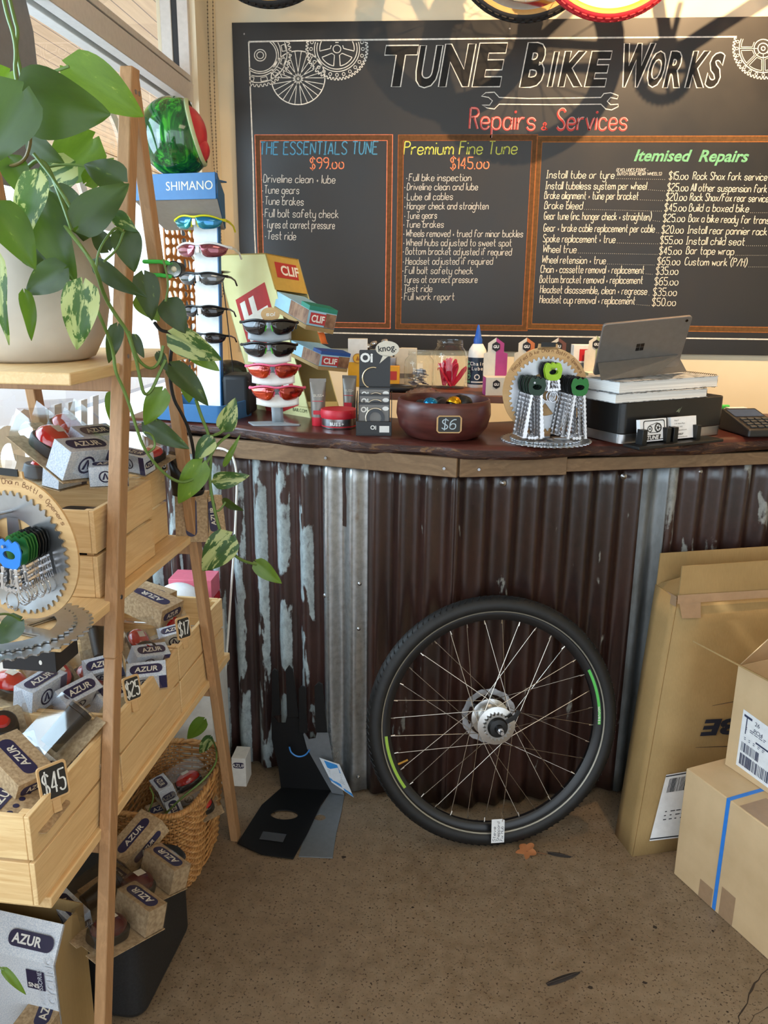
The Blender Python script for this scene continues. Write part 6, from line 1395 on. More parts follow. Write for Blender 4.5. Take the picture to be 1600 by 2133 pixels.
TYRE, _t = newmat('tyre_rubber', .55, 0, srgb(16, 16, 16)); _n = _t.noise(_t.coords(), 40, 4); _t.col(_t.ramp(_n, [(.3, L3(13, 13, 14)), (.7, L3(24, 24, 24))]))
r0, r1 = wheel_parts(wh, RW, TYRE, flat(20, 20, 22, .3), .0245, flat(150, 146, 134, .35, .4), 36, spoke_m=flat(196, 188, 176, .22, 1.0))
m = MB(); m.lathe([(.020, -.040), (.0540, -.038), (.0545, -.033), (.040, -.030), (.038, -.010), (.044, .0), (.042, .014), (.040, .026), (.0530, .031), (.0535, .036), (.030, .038), (.030, .040)], 40, cap=True); hub = m.build('hub_shell', flat(198, 196, 192, .22, 1.0), wh, smooth=50)
m = MB(); g = gear(.033, .0385, 20); m.ringext(g, circ(.020, len(g)), .003, T(0, 0, .045)); m.build('cog', flat(150, 148, 144, .3, 1.0), wh)
m = MB(); m.lathe([(.028, .040), (.0285, .050), (.024, .058), (.012, .060), (.010, .066), (.001, .066)], 32); m.build('driver_cap', BLACK, wh, smooth=40)
m = MB(); m.cyl((0, 0, .060), (0, 0, .098), .0052, n=14); m.cyl((0, 0, .072), (0, 0, .080), .009, n=6); m.build('axle', CHROME, wh)
m = MB(); m.bar((0, 0, .045), (.052, .030, .052), .012, .006); m.bar((.045, .02, .05), (.060, .045, .05), .010, .008); m.build('torque_arm', BLACK, wh, bevel=.001)
ro = [(q*math.cos(2*PI*i/72), q*math.sin(2*PI*i/72)) for i in range(72) for q in [.080 if (i // 3) % 2 else .0775]]
m = MB(); m.ringext(ro, circ(.062, 72), .0018, T(0, 0, -.052))
for k in range(6): a = 2*PI*k/6; m.bar((.03*math.cos(a), .03*math.sin(a), -.051), (.066*math.cos(a+.5), .066*math.sin(a+.5), -.051), .010, .0018)
m.build('disc_rotor', STEEL, wh)
m = MB(); X = T(0, 0, .0128)
def rimarc(r_in, r_out, a0, a1, M, mb, n=16):
    vs = [(r*math.cos(math.radians(a0+(a1-a0)*i/n)), r*math.sin(math.radians(a0+(a1-a0)*i/n)), 0) for i in range(n+1) for r in (r_in, r_out)]; mb.add(vs, [(2*i, 2*i+1, 2*i+3, 2*i+2) for i in range(n)], M)
rimarc(r1-.012, r1-.004, -4, 27, X, m); m.build('rim_decal', flat(90, 196, 90, .4), wh)
m = MB(); rimarc(r1-.012, r1-.004, 184, 214, X, m); m.build('rim_decal', flat(150, 186, 60, .4), wh)
def arctext(mb, s, r, a_mid, sz, z, step, out=False):
    for i, ch in enumerate(s):
        a = math.radians(a_mid)-(i-(len(s)-1)/2)*step
        if ch != ' ': mb.text(ch, sz, RZ(a-PI/2) @ T(0, r, z), align='CENTER', bold=.02)
m = MB(); arctext(m, 'NOTUBES', r1-.012, 1, .009, .0132, .024); m.build('rim_lettering', WHITE, wh, smooth=0)
m = MB(); zz = .0212
for s, am in (('SCHWALBE', -12), ('MARATHON PLUS', -43), ('SCHWALBE', 155), ('MARATHON PLUS', 178)): arctext(m, s, RW-.0275, am, .013, zz, .029)
m.build('tyre_lettering', flat(150, 150, 148, .5), wh, smooth=0)
m = MB(); rimarc(RW-.0285, RW-.0175, -28, -21, T(0, 0, .0216), m); m.build('blue_mark', flat(70, 120, 190, .5), wh)
m = MB(); m.cyl((r0*math.cos(3.52), r0*math.sin(3.52), 0), ((r0-.03)*math.cos(3.52), (r0-.03)*math.sin(3.52), 0), .0032, n=10); m.build('valve', flat(200, 150, 70, .3, .9), wh)
tg = at(1037, 1708, y=Pc.y-.030); tl = at(1037, 1757, y=Pc.y-.036)
MTg = frame(tl-Vector((.0185, 0, 0)), (1, .2, 0), tg-tl); t = thing('paper_tag', 'white handwritten paper tag tied to the bottom of the leaning wheel', 'tag', MTg)
hT = (tg-tl).length
m = MB(); m.ext([(0, 0), (.037, 0), (.037, hT-.004), (.030, hT), (0, hT)], .0006); m.build('paper', PAPER, t, smooth=0)
m = MB()
for i, s in enumerate(('Steve', 'Sheppard', 'Fix Hub')): strokes(m, s, T(.012+.011*i, .004, .0009) @ RZ(PI/2), hT*(.62 if i != 1 else .82), .008, .0005, .2)
m.build('handwriting', flat(40, 40, 60, .7), t, smooth=0)
m = MB(); m.tube(smooth3([(.030, hT-.008, .001), (.031, hT+.006, .006), (.030, hT+.018, -.008), (.027, hT+.012, -.004), (.029, hT-.006, -.001)]), .0008, 5); m.build('string', flat(120, 96, 70, .7), t)

# bent metal stands -------------------------------------------------------
BLKM = flat(12, 12, 13, .4, .2); SILM = flat(126, 130, 134, .4, .5)
def plate_from(m, pts3, th, n):
    n = Vector(n).normalized(); A = [Vector(p) for p in pts3]; B = [p+n*th for p in A]; k = len(A); m.add(A+B, [tuple(range(k-1, -1, -1)), tuple(range(k, 2*k))]+[(i, (i+1) % k, k+(i+1) % k, k+i) for i in range(k)])
def zfloor(P, z=.001): return [at(x, y, z=z) for x, y in P]
def ringplate(m, outer, inner, z, th):
    """flat plate with an oval slot, both outlines resampled about the slot's middle"""
    for _ in range(2): inner = [q for i in range(len(inner)) for q in (inner[i]*.75+inner[(i+1) % len(inner)]*.25, inner[i]*.25+inner[(i+1) % len(inner)]*.75)]
    c = Vector((sum(p.x for p in inner)/len(inner), sum(p.y for p in inner)/len(inner)))
    def hit(poly, a):
        d = (math.cos(a), math.sin(a)); best = 0
        for i in range(len(poly)):
            p, q = poly[i], poly[(i+1) % len(poly)]; ex, ey = q.x-p.x, q.y-p.y; den = d[0]*ey-d[1]*ex
            if abs(den) < 1e-12: continue
            s = ((p.x-c.x)*ey-(p.y-c.y)*ex)/den; u = ((p.x-c.x)*d[1]-(p.y-c.y)*d[0])/den
            if s > best and -1e-6 <= u <= 1+1e-6: best = s
        return (c.x+d[0]*best, c.y+d[1]*best)
    A = sorted([2*PI*i/48 for i in range(48)]+[math.atan2(p.y-c.y, p.x-c.x) % (2*PI) for p in outer])
    m.ringext([hit(outer, a) for a in A], [hit(inner, a) for a in A], th, T(0, 0, z))
bs = thing('bike_stand', 'black bent steel bike stand plate lying in front of the counter', 'stand', at(600, 1700, z=0))
m = MB(); ringplate(m, zfloor([(494, 1760), (545, 1783), (611, 1792), (640, 1740), (668, 1680), (692, 1645), (586, 1644), (545, 1680)]), zfloor([(560, 1702), (572, 1692), (600, 1690), (622, 1697), (618, 1708), (585, 1712)]), .004, .003); m.build('base_plate', BLKM, bs, world=True, bevel=.0005)
YU = at(640, 1645, z=.004).y
def upr(P, y0, lean): return [at(x, y, y=y0+lean*(1645-y)/250) for x, y in P]
m = MB(); plate_from(m, upr([(586, 1646), (692, 1648), (668, 1600), (640, 1560), (625, 1500), (600, 1480), (595, 1506), (580, 1506), (565, 1485), (566, 1540), (580, 1600)], YU, .012), .003, (0, 1, 0)); m.build('upright', BLKM, bs, world=True)
m = MB()
for P in ([(566, 1492), (566, 1400), (572, 1393), (579, 1398), (584, 1490)], [(598, 1496), (595, 1396), (602, 1386), (610, 1395), (623, 1494)]): plate_from(m, upr(P, YU-.004, .012), .006, (0, 1, 0))
m.build('prong', BLKM, bs, world=True, bevel=.001)
m = MB(); X = on(616, 1588, at(640, 1646, y=YU), (0, 1, 0)); m.ext([(x*.030, y*.018) for x, y in circ(1, 24)], .0006, T(X.x, YU+.004, X.z) @ RX(PI/2) @ RZ(-.2)); m.build('oval_sticker', flat(160, 160, 160, .5), bs)
m = MB(); m.rect(frame(at(540, 1748, z=.0085), (1, -.1, 0), (.1, 1, 0)), .07, .036); m.build('floor_sticker', flat(70, 74, 80, .4), bs, world=True)
bsp = [at(x, y, y=YU-.018) for x, y in ((603, 1556), (606, 1568), (620, 1577), (636, 1574), (645, 1562))]
m = MB(); m.tube(smooth3(bsp), .0024, 6); m.build('cable_tie', flat(60, 130, 200, .4), bs, world=True)
ss = thing('bike_stand', 'grey bent steel bike stand plate half under the black one', 'stand', at(680, 1720, z=0))
m = MB(); ringplate(m, zfloor([(622, 1785), (693, 1788), (700, 1740), (712, 1690), (718, 1655), (690, 1648), (655, 1700), (634, 1740)]), zfloor([(652, 1707), (662, 1696), (676, 1698), (680, 1706), (668, 1711)]), .0, .003); m.build('base_plate', SILM, ss, world=True, bevel=.0005)
YS = at(700, 1652, z=0).y
m = MB(); plate_from(m, upr([(692, 1652), (717, 1656), (694, 1590), (684, 1526), (660, 1526), (657, 1538), (643, 1540), (634, 1526), (632, 1530), (640, 1560), (668, 1610)], YS-.012, .012), .003, (0, 1, 0)); m.build('upright', SILM, ss, world=True)
m = MB()
for P in ([(623, 1526), (622, 1436), (628, 1429), (638, 1432), (640, 1528)], [(657, 1526), (655, 1430), (664, 1421), (672, 1426), (681, 1526)]): plate_from(m, upr(P, YS-.016, .012), .006, (0, 1, 0))
m.build('prong', BLKM, ss, world=True, bevel=.001)
t = thing('hang_card', 'white and blue printed hang card on the bent stands beside the zinc strip', 'card', at(700, 1620, y=YS-.03))
cp = [at(x, y, y=yy) for x, y, yy in ((691, 1630, YS-.045), (737, 1661, YS-.05), (707, 1592, YS-.035), (665, 1578, YS-.03))]
m = MB(); nn = (cp[1]-cp[0]).cross(cp[3]-cp[0]).normalized(); nn = nn if nn.dot(CAM-cp[0]) > 0 else -nn; plate_from(m, cp, .0006, nn); m.build('card', flat(206, 212, 218, .5), t, world=True)
bl = lambda u, v: cp[0]*(1-u)*(1-v)+cp[1]*u*(1-v)+cp[2]*u*v+cp[3]*(1-u)*v+nn*.0012
m = MB()
for u0, v0, u1, v1 in ((.2, .68, .85, .95), (.0, .1, .55, .22), (.6, .02, 1.0, .12)): m.add([bl(u0, v0), bl(u1, v0), bl(u1, v1), bl(u0, v1)], [(0, 1, 2, 3)])
m.build('blue_panel', flat(40, 130, 200, .5), t, world=True)
m = MB()
for i in range(5): m.add([bl(.15, .3+.07*i), bl(.8, .3+.07*i), bl(.8, .32+.07*i), bl(.15, .32+.07*i)], [(0, 1, 2, 3)])
m.build('small_print', flat(150, 156, 164, .6), t, world=True)
# small printed box behind the ladder's back leg
t = thing('small_carton', 'small white printed carton on the floor behind the back ladder leg', 'carton', at(498, 1640, z=0)); p = at(498, 1640, z=0)
m = MB(); m.box((0, .04, .05), (.045, .07, .10)); m.build('carton', WHITE, t, bevel=.0008); b, x = MB(), MB(); plate(b, x, T(0, .0045, .075) @ RX(PI/2), .038, .02); b.build('logo_plate', PURP, t); x.build('logo_lettering', WHITE, t, smooth=0)
# helmet and red cartons between ladder and counter ----------------------
t = thing('display_plinth', 'low white plinth by the window holding red cartons and a white helmet', 'plinth', (-.79, 2.27, 0)); m = MB(); m.box((0, 0, .28), (.24, .18, .555)); m.build('plinth', WHITE, t, bevel=.002)
for i, (z, c, lab) in enumerate(((.558, flat(186, 30, 44, .5), 'red carton lying on the white plinth under the pink carton'), (.622, flat(216, 110, 130, .5), 'pink carton stacked on the red carton by the counter end'))):
    t = thing('carton', lab, 'carton', (-.745, 2.31, z), 'cartons on the plinth'); m = MB(); m.box((0, 0, .031), (.13, .09, .060)); m.build('box', c, t, bevel=.001)
hp = at(372, 1222, y=2.225); t = thing('helmet', 'white vented child helmet on the plinth behind the ladder shelf', 'helmet', (hp.x, hp.y, .5575))
m = MB(); m.ball((0, 0, .03), .095, 28, 14, (.92, .66, 1.05), z0=-.25, z1=1.0); m.build('shell', flat(226, 228, 232, .3), t, smooth=80)
m = MB()
for x, z in ((.035, .085), (-.02, .10), (.0, .06)): m.ball((x, -.052, z), .013, 12, 6, (.7, .5, 1.3))
m.build('vent', BLACK, t); m = MB(); strokes(m, 'SL', T(.03, -.066, .040) @ RX(PI/2), .03, .018, .0009, .3); m.build('scribble', BLACK, t, smooth=0)

# dry leaf, feathers -------------------------------------------------------
c = at(1096, 1776, z=0); t = MB(); pts = []
for i in range(40):
    a = 2*PI*i/40; r = .030*(.62+.38*abs(math.cos(2.5*a))**1.2)*(1+.12*math.sin(20*a)); pts.append((r*math.cos(a), r*math.sin(a)))
t.add([(0, 0, .004)]+[(x, y, .006+.010*math.sin(60*x)*math.cos(50*y)) for x, y in pts], [(0, i+1, (i+1) % 40+1) for i in range(40)]); 
lf = thing('dry_leaf', 'curled orange brown maple leaf on the floor below the wheel', 'leaf', T(c.x, c.y, 0) @ RZ(.8)); t.build('blade', flat(168, 106, 62, .7), lf, smooth=80); m = MB(); m.tube([(0, 0, .005), (.025, -.03, .004), (.036, -.045, .002)], .0008, 5); m.build('stalk', flat(130, 80, 46, .7), lf)
for P, lab in ((((1141, 1777), (1165, 1782), (1190, 1786)), 'dark feather on the floor right of the dry leaf'), (((1139, 2052), (1170, 2042), (1208, 2026)), 'dark feather on the floor near the bottom of the room'), ):
    a, b, e = [at(x, y, z=0) for x, y in P]; t = thing('feather', lab, 'feather', b, 'feathers on the floor')
    m = MB(); d = (e-a).normalized(); s = Vector((-d.y, d.x, 0)); L = (e-a).length
    m.grid(lambda u, v: a+d*(L*u)+s*((2*v-1)*.0085*math.sin(PI*min(1, u*.85+.12))**.6)+Vector((0, 0, .0012+.003*math.sin(PI*v)*math.sin(PI*u))), 10, 4); m.build('vane', flat(44, 38, 36, .7), t, world=True, smooth=80)
    m = MB(); m.tube([a+Vector((0, 0, .004)), b+Vector((0, 0, .0055)), e+d*.006+Vector((0, 0, .003))], .0007, 5); m.build('shaft', flat(70, 60, 52, .6), t, world=True)

# cardboard on the right ---------------------------------------------------
FL, BLq = at(1318, 1784, z=0), at(1283, 1738, z=0); w = Vector((.9565, .2917, 0)).normalized(); TF, TBk = at(1412, 1250, y=2.205), at(1367, 1217, y=2.290)
LB_ = 1.15
fb = thing('bike_carton', 'tall flat brown bike carton leaning against the corrugated counter', 'carton', FL)
m = MB(); dv = BLq-FL; up1 = TF-FL; up2 = TBk-BLq; e = .004
nF = w.cross(up1).normalized(); nF = nF if nF.dot(CAM-FL) > 0 else -nF
FR, BR, TFR, TBR = FL+w*LB_, BLq+w*LB_, TF+w*LB_, TBk+w*LB_
N1 = 12
m.grid(lambda u, v: FL*(1-u)*(1-v)+FR*u*(1-v)+TF*(1-u)*v+TFR*u*v+nF*(.006*math.sin(PI*v)*math.sin(3*u)), 12, 10); fr = m.build('front_panel', CARD, fb, world=True, smooth=60); s_ = fr.modifiers.new('solidify', 'SOLIDIFY'); s_.thickness = .004; s_.offset = 0
m = MB(); plate_from(m, [BLq, BR, TBR, TBk], .004, nF); m.build('back_panel', CARD, fb, world=True)
m = MB(); m.grid(lambda u, v: (FL*(1-v)+TF*v)*(1-u)+(BLq*(1-v)+TBk*v)*u-w*(.004*math.sin(PI*u)*math.sin(PI*v)), 4, 10); o = m.build('side_panel', CARD, fb, world=True, smooth=60); s_ = o.modifiers.new('solidify', 'SOLIDIFY'); s_.thickness = .003
m = MB(); plate_from(m, [FL, BLq, BR, FR], .003, (0, 0, 1)); m.build('bottom_panel', CARD, fb, world=True)
f1, f2 = at(1420, 1179, y=2.215), at(1375, 1152, y=2.300)
m = MB(); plate_from(m, [TF, TFR, f1+w*LB_, f1], .004, nF); m.build('front_flap', CARD, fb, world=True)
m = MB(); plate_from(m, [TBk, TBR, f2+w*LB_, f2+w*.02, f2], .004, nF); m.build('back_flap', CARD, fb, world=True)
sf = at(1419, 1188, y=2.292)
m = MB(); plate_from(m, [TF, TBk, TBk*.45+f1*.5+TF*.05+w*.06, f1*.92+TF*.08+w*.004], .003, w); m.build('side_flap', CARD, fb, world=True)
fp = lambda px, py, k=.0105: on(px, py, FL+nF*k, nF)
m = MB(); a, b, c_, d_ = [fp(*q) for q in ((1413, 1244), (1460, 1241), (1460, 1287), (1421, 1288))]; m.add([a, b, c_, d_], [(0, 1, 2, 3)]); m.build('packing_tape', TAPE, fb, world=True, smooth=0); m = MB(); a, b, c_, d_ = [fp(*q, .011) for q in ((1412, 1240), (1640, 1226), (1640, 1242), (1411, 1258))]; m.add([a, b, c_, d_], [(0, 1, 2, 3)]); m.build('packing_tape', TAPE, fb, world=True, smooth=0); m = MB()
nS = (BLq-FL).cross(TF-FL).normalized(); nS = nS if nS.dot(CAM-FL) > 0 else -nS
sp = lambda px, py: on(px, py, FL+nS*.0075, nS)
m.add([sp(1368, 1219), sp(1410, 1243), sp(1408, 1264), sp(1365, 1240)], [(0, 1, 2, 3)]); m.build('packing_tape', TAPE, fb, world=True, smooth=0)
INK = flat(26, 32, 48, .6)
m = MB(); o0 = fp(1592, 1500); xd = fp(1480, 1506)-o0; yd = fp(1586, 1540)-o0
s0 = (fp(1462, 1529)-fp(1500, 1499)).length
X = frame(fp(1642, 1492), xd, yd); capH = (fp(1470, 1531)-fp(1478, 1501)).length; v, f_ = text_geo('CUBE', .22, .045, 'LEFT', 0.0); tw_ = max(q.x for q in v)
wt = (fp(1460, 1530)-fp(1642, 1492)).length
m.add(v, f_, X @ Matrix.Diagonal((wt/tw_, capH/.70, 1, 1)) @ T(0, 0, 0))
for q0, q1 in (((1484, 1470), (1600, 1448)), ((1449, 1557), (1600, 1552))):
    a, b = fp(*q0), fp(*q1); y_ = nF.cross(b-a).normalized()*.0016; m.add([a-y_*.3, b-y_, b+y_, a+y_*.3], [(0, 1, 2, 3)])
m.build('print', INK, fb, world=True, smooth=0)
m = MB(); X = [fp(*q, .011) for q in ((1353, 1752), (1440, 1742), (1470, 1600), (1388, 1614))]; m.add(X, [(0, 1, 2, 3)]); m.build('shipping_label', PAPER, fb, world=True, smooth=0)
bi = lambda Q, u, v, n, k=.0006: Q[0]*(1-u)*(1-v)+Q[1]*u*(1-v)+Q[2]*u*v+Q[3]*(1-u)*v+n*k
m = MB(); random.seed(12)
def bars(m, Q, n, u0, u1, v0, v1, cnt, vert=False):
    x = 0
    for i in range(cnt):
        a = u0+(u1-u0)*i/cnt; b = a+(u1-u0)/cnt*random.choice((.35, .55, .8))
        m.add([bi(Q, *((p if not vert else p[::-1])), n) for p in ((a, v0), (b, v0), (b, v1), (a, v1))], [(0, 1, 2, 3)])
bars(m, X, nF, .12, .85, .72, .93, 22); 
for v0 in (.30, .36, .42): bars(m, X, nF, .2, .75, v0, v0+.015, 4)
m.add([bi(X, u, v, nF) for u, v in ((.0, .965), (1, .965), (1, .985), (0, .985))], [(0, 1, 2, 3)]); m.add([bi(X, u, v, nF) for u, v in ((.0, .02), (1, .02), (1, .04), (0, .04))], [(0, 1, 2, 3)])
Xt = frame(bi(X, .93, .27, nF), X[0]-X[1], X[0]-X[3]); m.text('26', .040, Xt); m.text('PO8', .016, Xt @ T(.0, -.026, 0)); m.build('label_print', flat(50, 56, 64, .7), fb, world=True, smooth=0)
# lower carton with blue strap
K0 = at(1403, 1820, z=0); d1 = (at(1600, 2000, z=0)-K0).normalized(); d2 = Vector((-d1.y, d1.x, 0)); HL = .325; L1, L2 = .56, .36
MK = frame(K0, d1, d2)
lc = thing('carton', 'large pale carton with blue strap on the floor at right', 'carton', MK)
m = MB(); m.box((L1/2, L2/2, HL/2), (L1, L2, HL)); m.build('box', CARD2, lc, bevel=.003)
MKi = MK.inverted(); q = MKi @ on(1500, 1800, K0, d2); sx = q.x
m = MB(); sw_ = .011
for a, b in (((sx-sw_/2, -.0018, .004), (sx+sw_/2, -.0002, HL)), ((sx-sw_/2, -.0018, HL), (sx+sw_/2, L2+.0018, HL+.0016))): m.box([(a[i]+b[i])/2 for i in range(3)], [abs(b[i]-a[i]) for i in range(3)])
m.build('strap', flat(50, 132, 226, .35), lc, bevel=.0006)
for x0, h_ in ((sx-.055, .055), (sx+.016, .085)): m = MB(); m.add([(x0, -.0006, .002), (x0+.045, -.0006, .002), (x0+.045, -.0006, h_), (x0, -.0006, h_)], [(0, 1, 2, 3)]); m.build('packing_tape', TAPE, lc, smooth=0)
m = MB()
m.add([(sx+.03, .004, HL+.0006), (L1, .004, HL+.0006), (L1, L2*.25, HL+.0006), (sx+.03, L2*.25, HL+.0006)], [(0, 1, 2, 3)]); m.build('packing_tape', TAPE, lc, smooth=0)
# open carton on top with shipping label
U0 = at(1510, 1592, z=HL+.001); dU = (at(1600, 1653, z=HL+.001)-U0).normalized(); dV = Vector((-dU.y, dU.x, 0)); MU = frame(U0, dU, dV); HU = at(1535, 1386, y=U0.y).z-HL; LU, LV = .36, .30
uc = thing('carton', 'smaller open carton with white shipping label on the strapped carton', 'carton', MU)
m = MB(); e = .004
m.box((LU/2, e/2, HU/2), (LU, e, HU)); m.box((LU/2, LV-e/2, HU/2), (LU, e, HU)); m.box((e/2, LV/2, HU/2), (e, LV-2*e, HU)); m.box((LU-e/2, LV/2, HU/2), (e, LV-2*e, HU)); m.box((LU/2, LV/2, e/2), (LU-2*e, LV-2*e, e)); m.build('box', CARD2, uc, bevel=.001)
MUi = MU.inverted(); fl0 = MUi @ at(1443, 1337, y=(MU @ Vector((-.02, -.09, 0))).y)
m = MB(); a, b = Vector((0, 0, HU)), Vector((LU, 0, HU)); o1 = Vector((fl0.x, fl0.y, fl0.z)); o2 = o1+Vector((LU+.01, .01, -.005)); m.hexa([a, b, o2, o1], [p+Vector((0, 0, .004)) for p in (a, b, o2, o1)]); m.build('front_flap', CARD, uc, smooth=0)
m = MB(); a, b = Vector((0, 0.004, HU)), Vector((0, LV, HU)); m.hexa([a, b, b+Vector((-.085, .02, .075)), a+Vector((-.085, .06, .07))] if False else [a, b, Vector((.075, LV, HU+.115)), Vector((.075, .02, HU+.115))], [p+Vector((.004, 0, .002)) for p in (a, b, Vector((.075, LV, HU+.115)), Vector((.075, .02, HU+.115)))]); m.build('side_flap', CARD2, uc, smooth=0)
m = MB(); a, b = Vector((0, LV, HU)), Vector((LU, LV, HU)); m.hexa([a, b, b+Vector((0, .07, .10)), a+Vector((0.01, .07, .10))], [p+Vector((0, .004, 0)) for p in (a, b, b+Vector((0, .07, .10)), a+Vector((.01, .07, .10)))]); m.build('back_flap', CARD2, uc, smooth=0)
up_ = lambda px, py: on(px, py, MU @ Vector((0, -.0012, 0)), dV)
X = [up_(*q) for q in ((1533, 1592), (1628, 1662), (1644, 1545), (1549, 1477))]; m = MB(); m.add(X, [(0, 1, 2, 3)]); m.build('shipping_label', PAPER, uc, world=True, smooth=0); n_ = -dV
m = MB(); random.seed(5)
bars(m, X, n_, .06, .75, .06, .26, 22); bars(m, X, n_, .06, .46, .30, .46, 14)
for v0 in (.52, .55, .70, .73): bars(m, X, n_, .1, .6, v0, v0+.012, 5)
m.add([bi(X, u, v, n_) for u, v in ((.35, .58), (.85, .58), (.85, .61), (.35, .61))], [(0, 1, 2, 3)]); m.add([bi(X, u, v, n_) for u, v in ((.10, .62), (.12, .62), (.12, .92), (.10, .92))], [(0, 1, 2, 3)]); m.add([bi(X, u, v, n_) for u, v in ((.04, .90), (.22, .90), (.22, .94), (.04, .94))], [(0, 1, 2, 3)])
Xt = frame(bi(X, .28, .86, n_), X[1]-X[0], X[3]-X[0]); m.text('26', .016, Xt); m.text('PO4', .016, Xt @ T(0, -.02, 0)); m.build('label_print', flat(56, 64, 90, .7), uc, world=True, smooth=0)

# wicker basket -------------------------------------------------------------
WICK, _t = newmat('wicker', .5); _n = _t.noise(_t.coords(), 60, 3); _t.col(_t.ramp(_n, [(.3, L3(164, 112, 60)), (.7, L3(206, 156, 96))]))
bc = Vector((-.716, 1.915, 0)); bk = thing('wicker_basket', 'woven wicker basket of light packs on the floor under the ladder shelf', 'basket', T(*bc) @ RZ(math.radians(-3)))
HB = .245
def bo(t, z, off=0.0):
    s = .82+.18*(z/HB); a, b = .116*s+off, .175*s+off; n = 4.0; c, q = math.cos(t), math.sin(t)
    return Vector((a*math.copysign(abs(c)**(2/n), c), b*math.copysign(abs(q)**(2/n), q), z))
NS = 56
m = MB(); NR = 25
for r in range(NR):
    z = .006+(HB-.014)*r/(NR-1); pts = []
    for i in range(NS*3):
        t = 2*PI*i/(NS*3); pts.append(bo(t, z, .0032*math.cos(PI*i/3+PI*(r % 2))))
    m.tube(pts, .0036, 5, closed=True)
m.build('weave', WICK, bk, smooth=80)
m = MB()
for i in range(NS): t = 2*PI*i/NS; m.tube([bo(t, 0), bo(t, HB*.5), bo(t, HB)], .0026, 5)
m.build('stakes', WICK, bk, smooth=80)
m = MB()
for k in (0, 1):
    pts = []
    for i in range(NS*4): t = 2*PI*i/(NS*4); a = PI*i/2.5+PI*k; b = bo(t, HB+.004+.0045*math.sin(a), .0045*math.cos(a)); pts.append(b)
    m.tube(pts, .0052, 6, closed=True)
m.build('braided_rim', WICK, bk, smooth=80); m = MB(); m.ext([(bo(2*PI*i/48, 0).x, bo(2*PI*i/48, 0).y) for i in range(48)], .004, T(0, 0, .002)); m.build('base', WICK, bk)
BP = 'packaged bike lights'
def zp(z): return lambda px, py: at(px, py, z=z)
put('rear', 365, 1640, zp(.195), -52, 14, -10, 'clear rear light pack lying diagonally on top in the basket', 1.25, BP)
put('rear', 395, 1690, zp(.17), -60, 16, 8, 'rear light pack with red lens at the front of the basket', 1.15, BP)
put('card', 345, 1690, zp(.16), 40, 10, 0, 'carded pack at the left inside the basket', 1.0, BP)
put('round', 390, 1640, zp(.13), 30, 10, 0, 'round light pack low in the middle of the basket', 1.1, BP)
# black soft bag under the shelf with packs on top ------------------------
pF, pR, pL = at(312, 2104, z=0), at(388, 1932, z=0), at(128, 2075, z=0)
bx_ = thing('black_bag', 'black soft zip bag under the ladder shelf heaped with light packs', 'bag', T(-.715, 1.53, 0) @ RZ(math.radians(-4)))
BAGM, _t = newmat('black_bag_fabric', .6); _n = _t.noise(_t.coords(), 180, 3); _t.col(_t.ramp(_n, [(.3, L3(20, 20, 21)), (.7, L3(34, 34, 36))])); _t.bump(_n, .3, .001)
m = MB(); m.ext(rrect(.235, .29, .035, 5), .235); m.build('body', BAGM, bx_, bevel=.018, seg=3)
m = MB(); m.tube([(x*.985, y*.985, .212) for x, y in rrect(.242, .297, .036, 5)], .0035, 6, closed=True); m.build('zip', flat(50, 50, 54, .4), bx_)
m = MB(); m.grid(lambda u, v: (-.10+.2*u, -.13+.26*v, .236+.010*math.sin(PI*u)*math.sin(PI*v)), 8, 8); m.build('top_panel', BAGM, bx_, smooth=80)
put('front', 175, 1890, zp(.275), -35, 8, 6, 'pale ended light pack at the left edge of the black bag', 1.25, BP)
put('kraft', 285, 1755, zp(.29), -32, 26, 0, 'kraft light carton tilted highest on the black bag', 1.0, BP)
put('card', 215, 1838, zp(.265), -35, 6, 0, 'carded pack behind the front leg on the black bag', 1.1, BP)
put('dark', 322, 1828, zp(.27), 150, 14, -6, 'dark kraft ended light pack near the right edge of the bag', 1.4, BP)
put('dark', 268, 1915, zp(.275), 150, 12, -4, 'dark kraft ended light pack at the front corner of the bag', 1.4, BP)
# kraft display cartons at the bottom left ---------------------------------
def dispcarton(px, py, y, w, d, h, yaw, label, print_):
    p = at(px, py, y=y); t = thing('display_carton', label, 'carton', T(p.x, p.y, p.z-h) @ RZ(math.radians(yaw)), 'display cartons at the window')
    return t
cA = at(119, 2056, y=1.245)
t = thing('display_carton', 'printed pale blue display carton with cut sloping side by the window', 'carton', T(cA.x, cA.y, 0) @ RZ(math.radians(-10)), 'display cartons by the ladder')
cA.x -= .045; zt_ = cA.z+.11; zb_ = .0; WX = .22
m = MB(); m.add([(0, 0, 0), (0, .10, 0), (0, .10, zt_), (0, .04, zt_), (0, .0, zt_-.06)], [(0, 1, 2, 3, 4)]); m.add([(-WX, 0, 0), (-WX, .10, 0), (-WX, .10, zt_), (-WX, .04, zt_), (-WX, .0, zt_-.06)], [(0, 1, 2, 3, 4)]); m.add([(0, .10, 0), (-WX, .10, 0), (-WX, .10, zt_), (0, .10, zt_)], [(0, 1, 2, 3)])
o = m.build('side_panel', CARD, t, smooth=0); s_ = o.modifiers.new('solidify', 'SOLIDIFY'); s_.thickness = .003
m = MB(); m.add([(-WX, 0, 0), (0, 0, 0), (0, 0, zt_-.06), (-WX, 0, zt_-.06), (0, .04, zt_), (-WX, .04, zt_)], [(0, 1, 2, 3), (3, 2, 4, 5)]); o = m.build('printed_front', PATT, t, smooth=0); s_ = o.modifiers.new('solidify', 'SOLIDIFY'); s_.thickness = .002
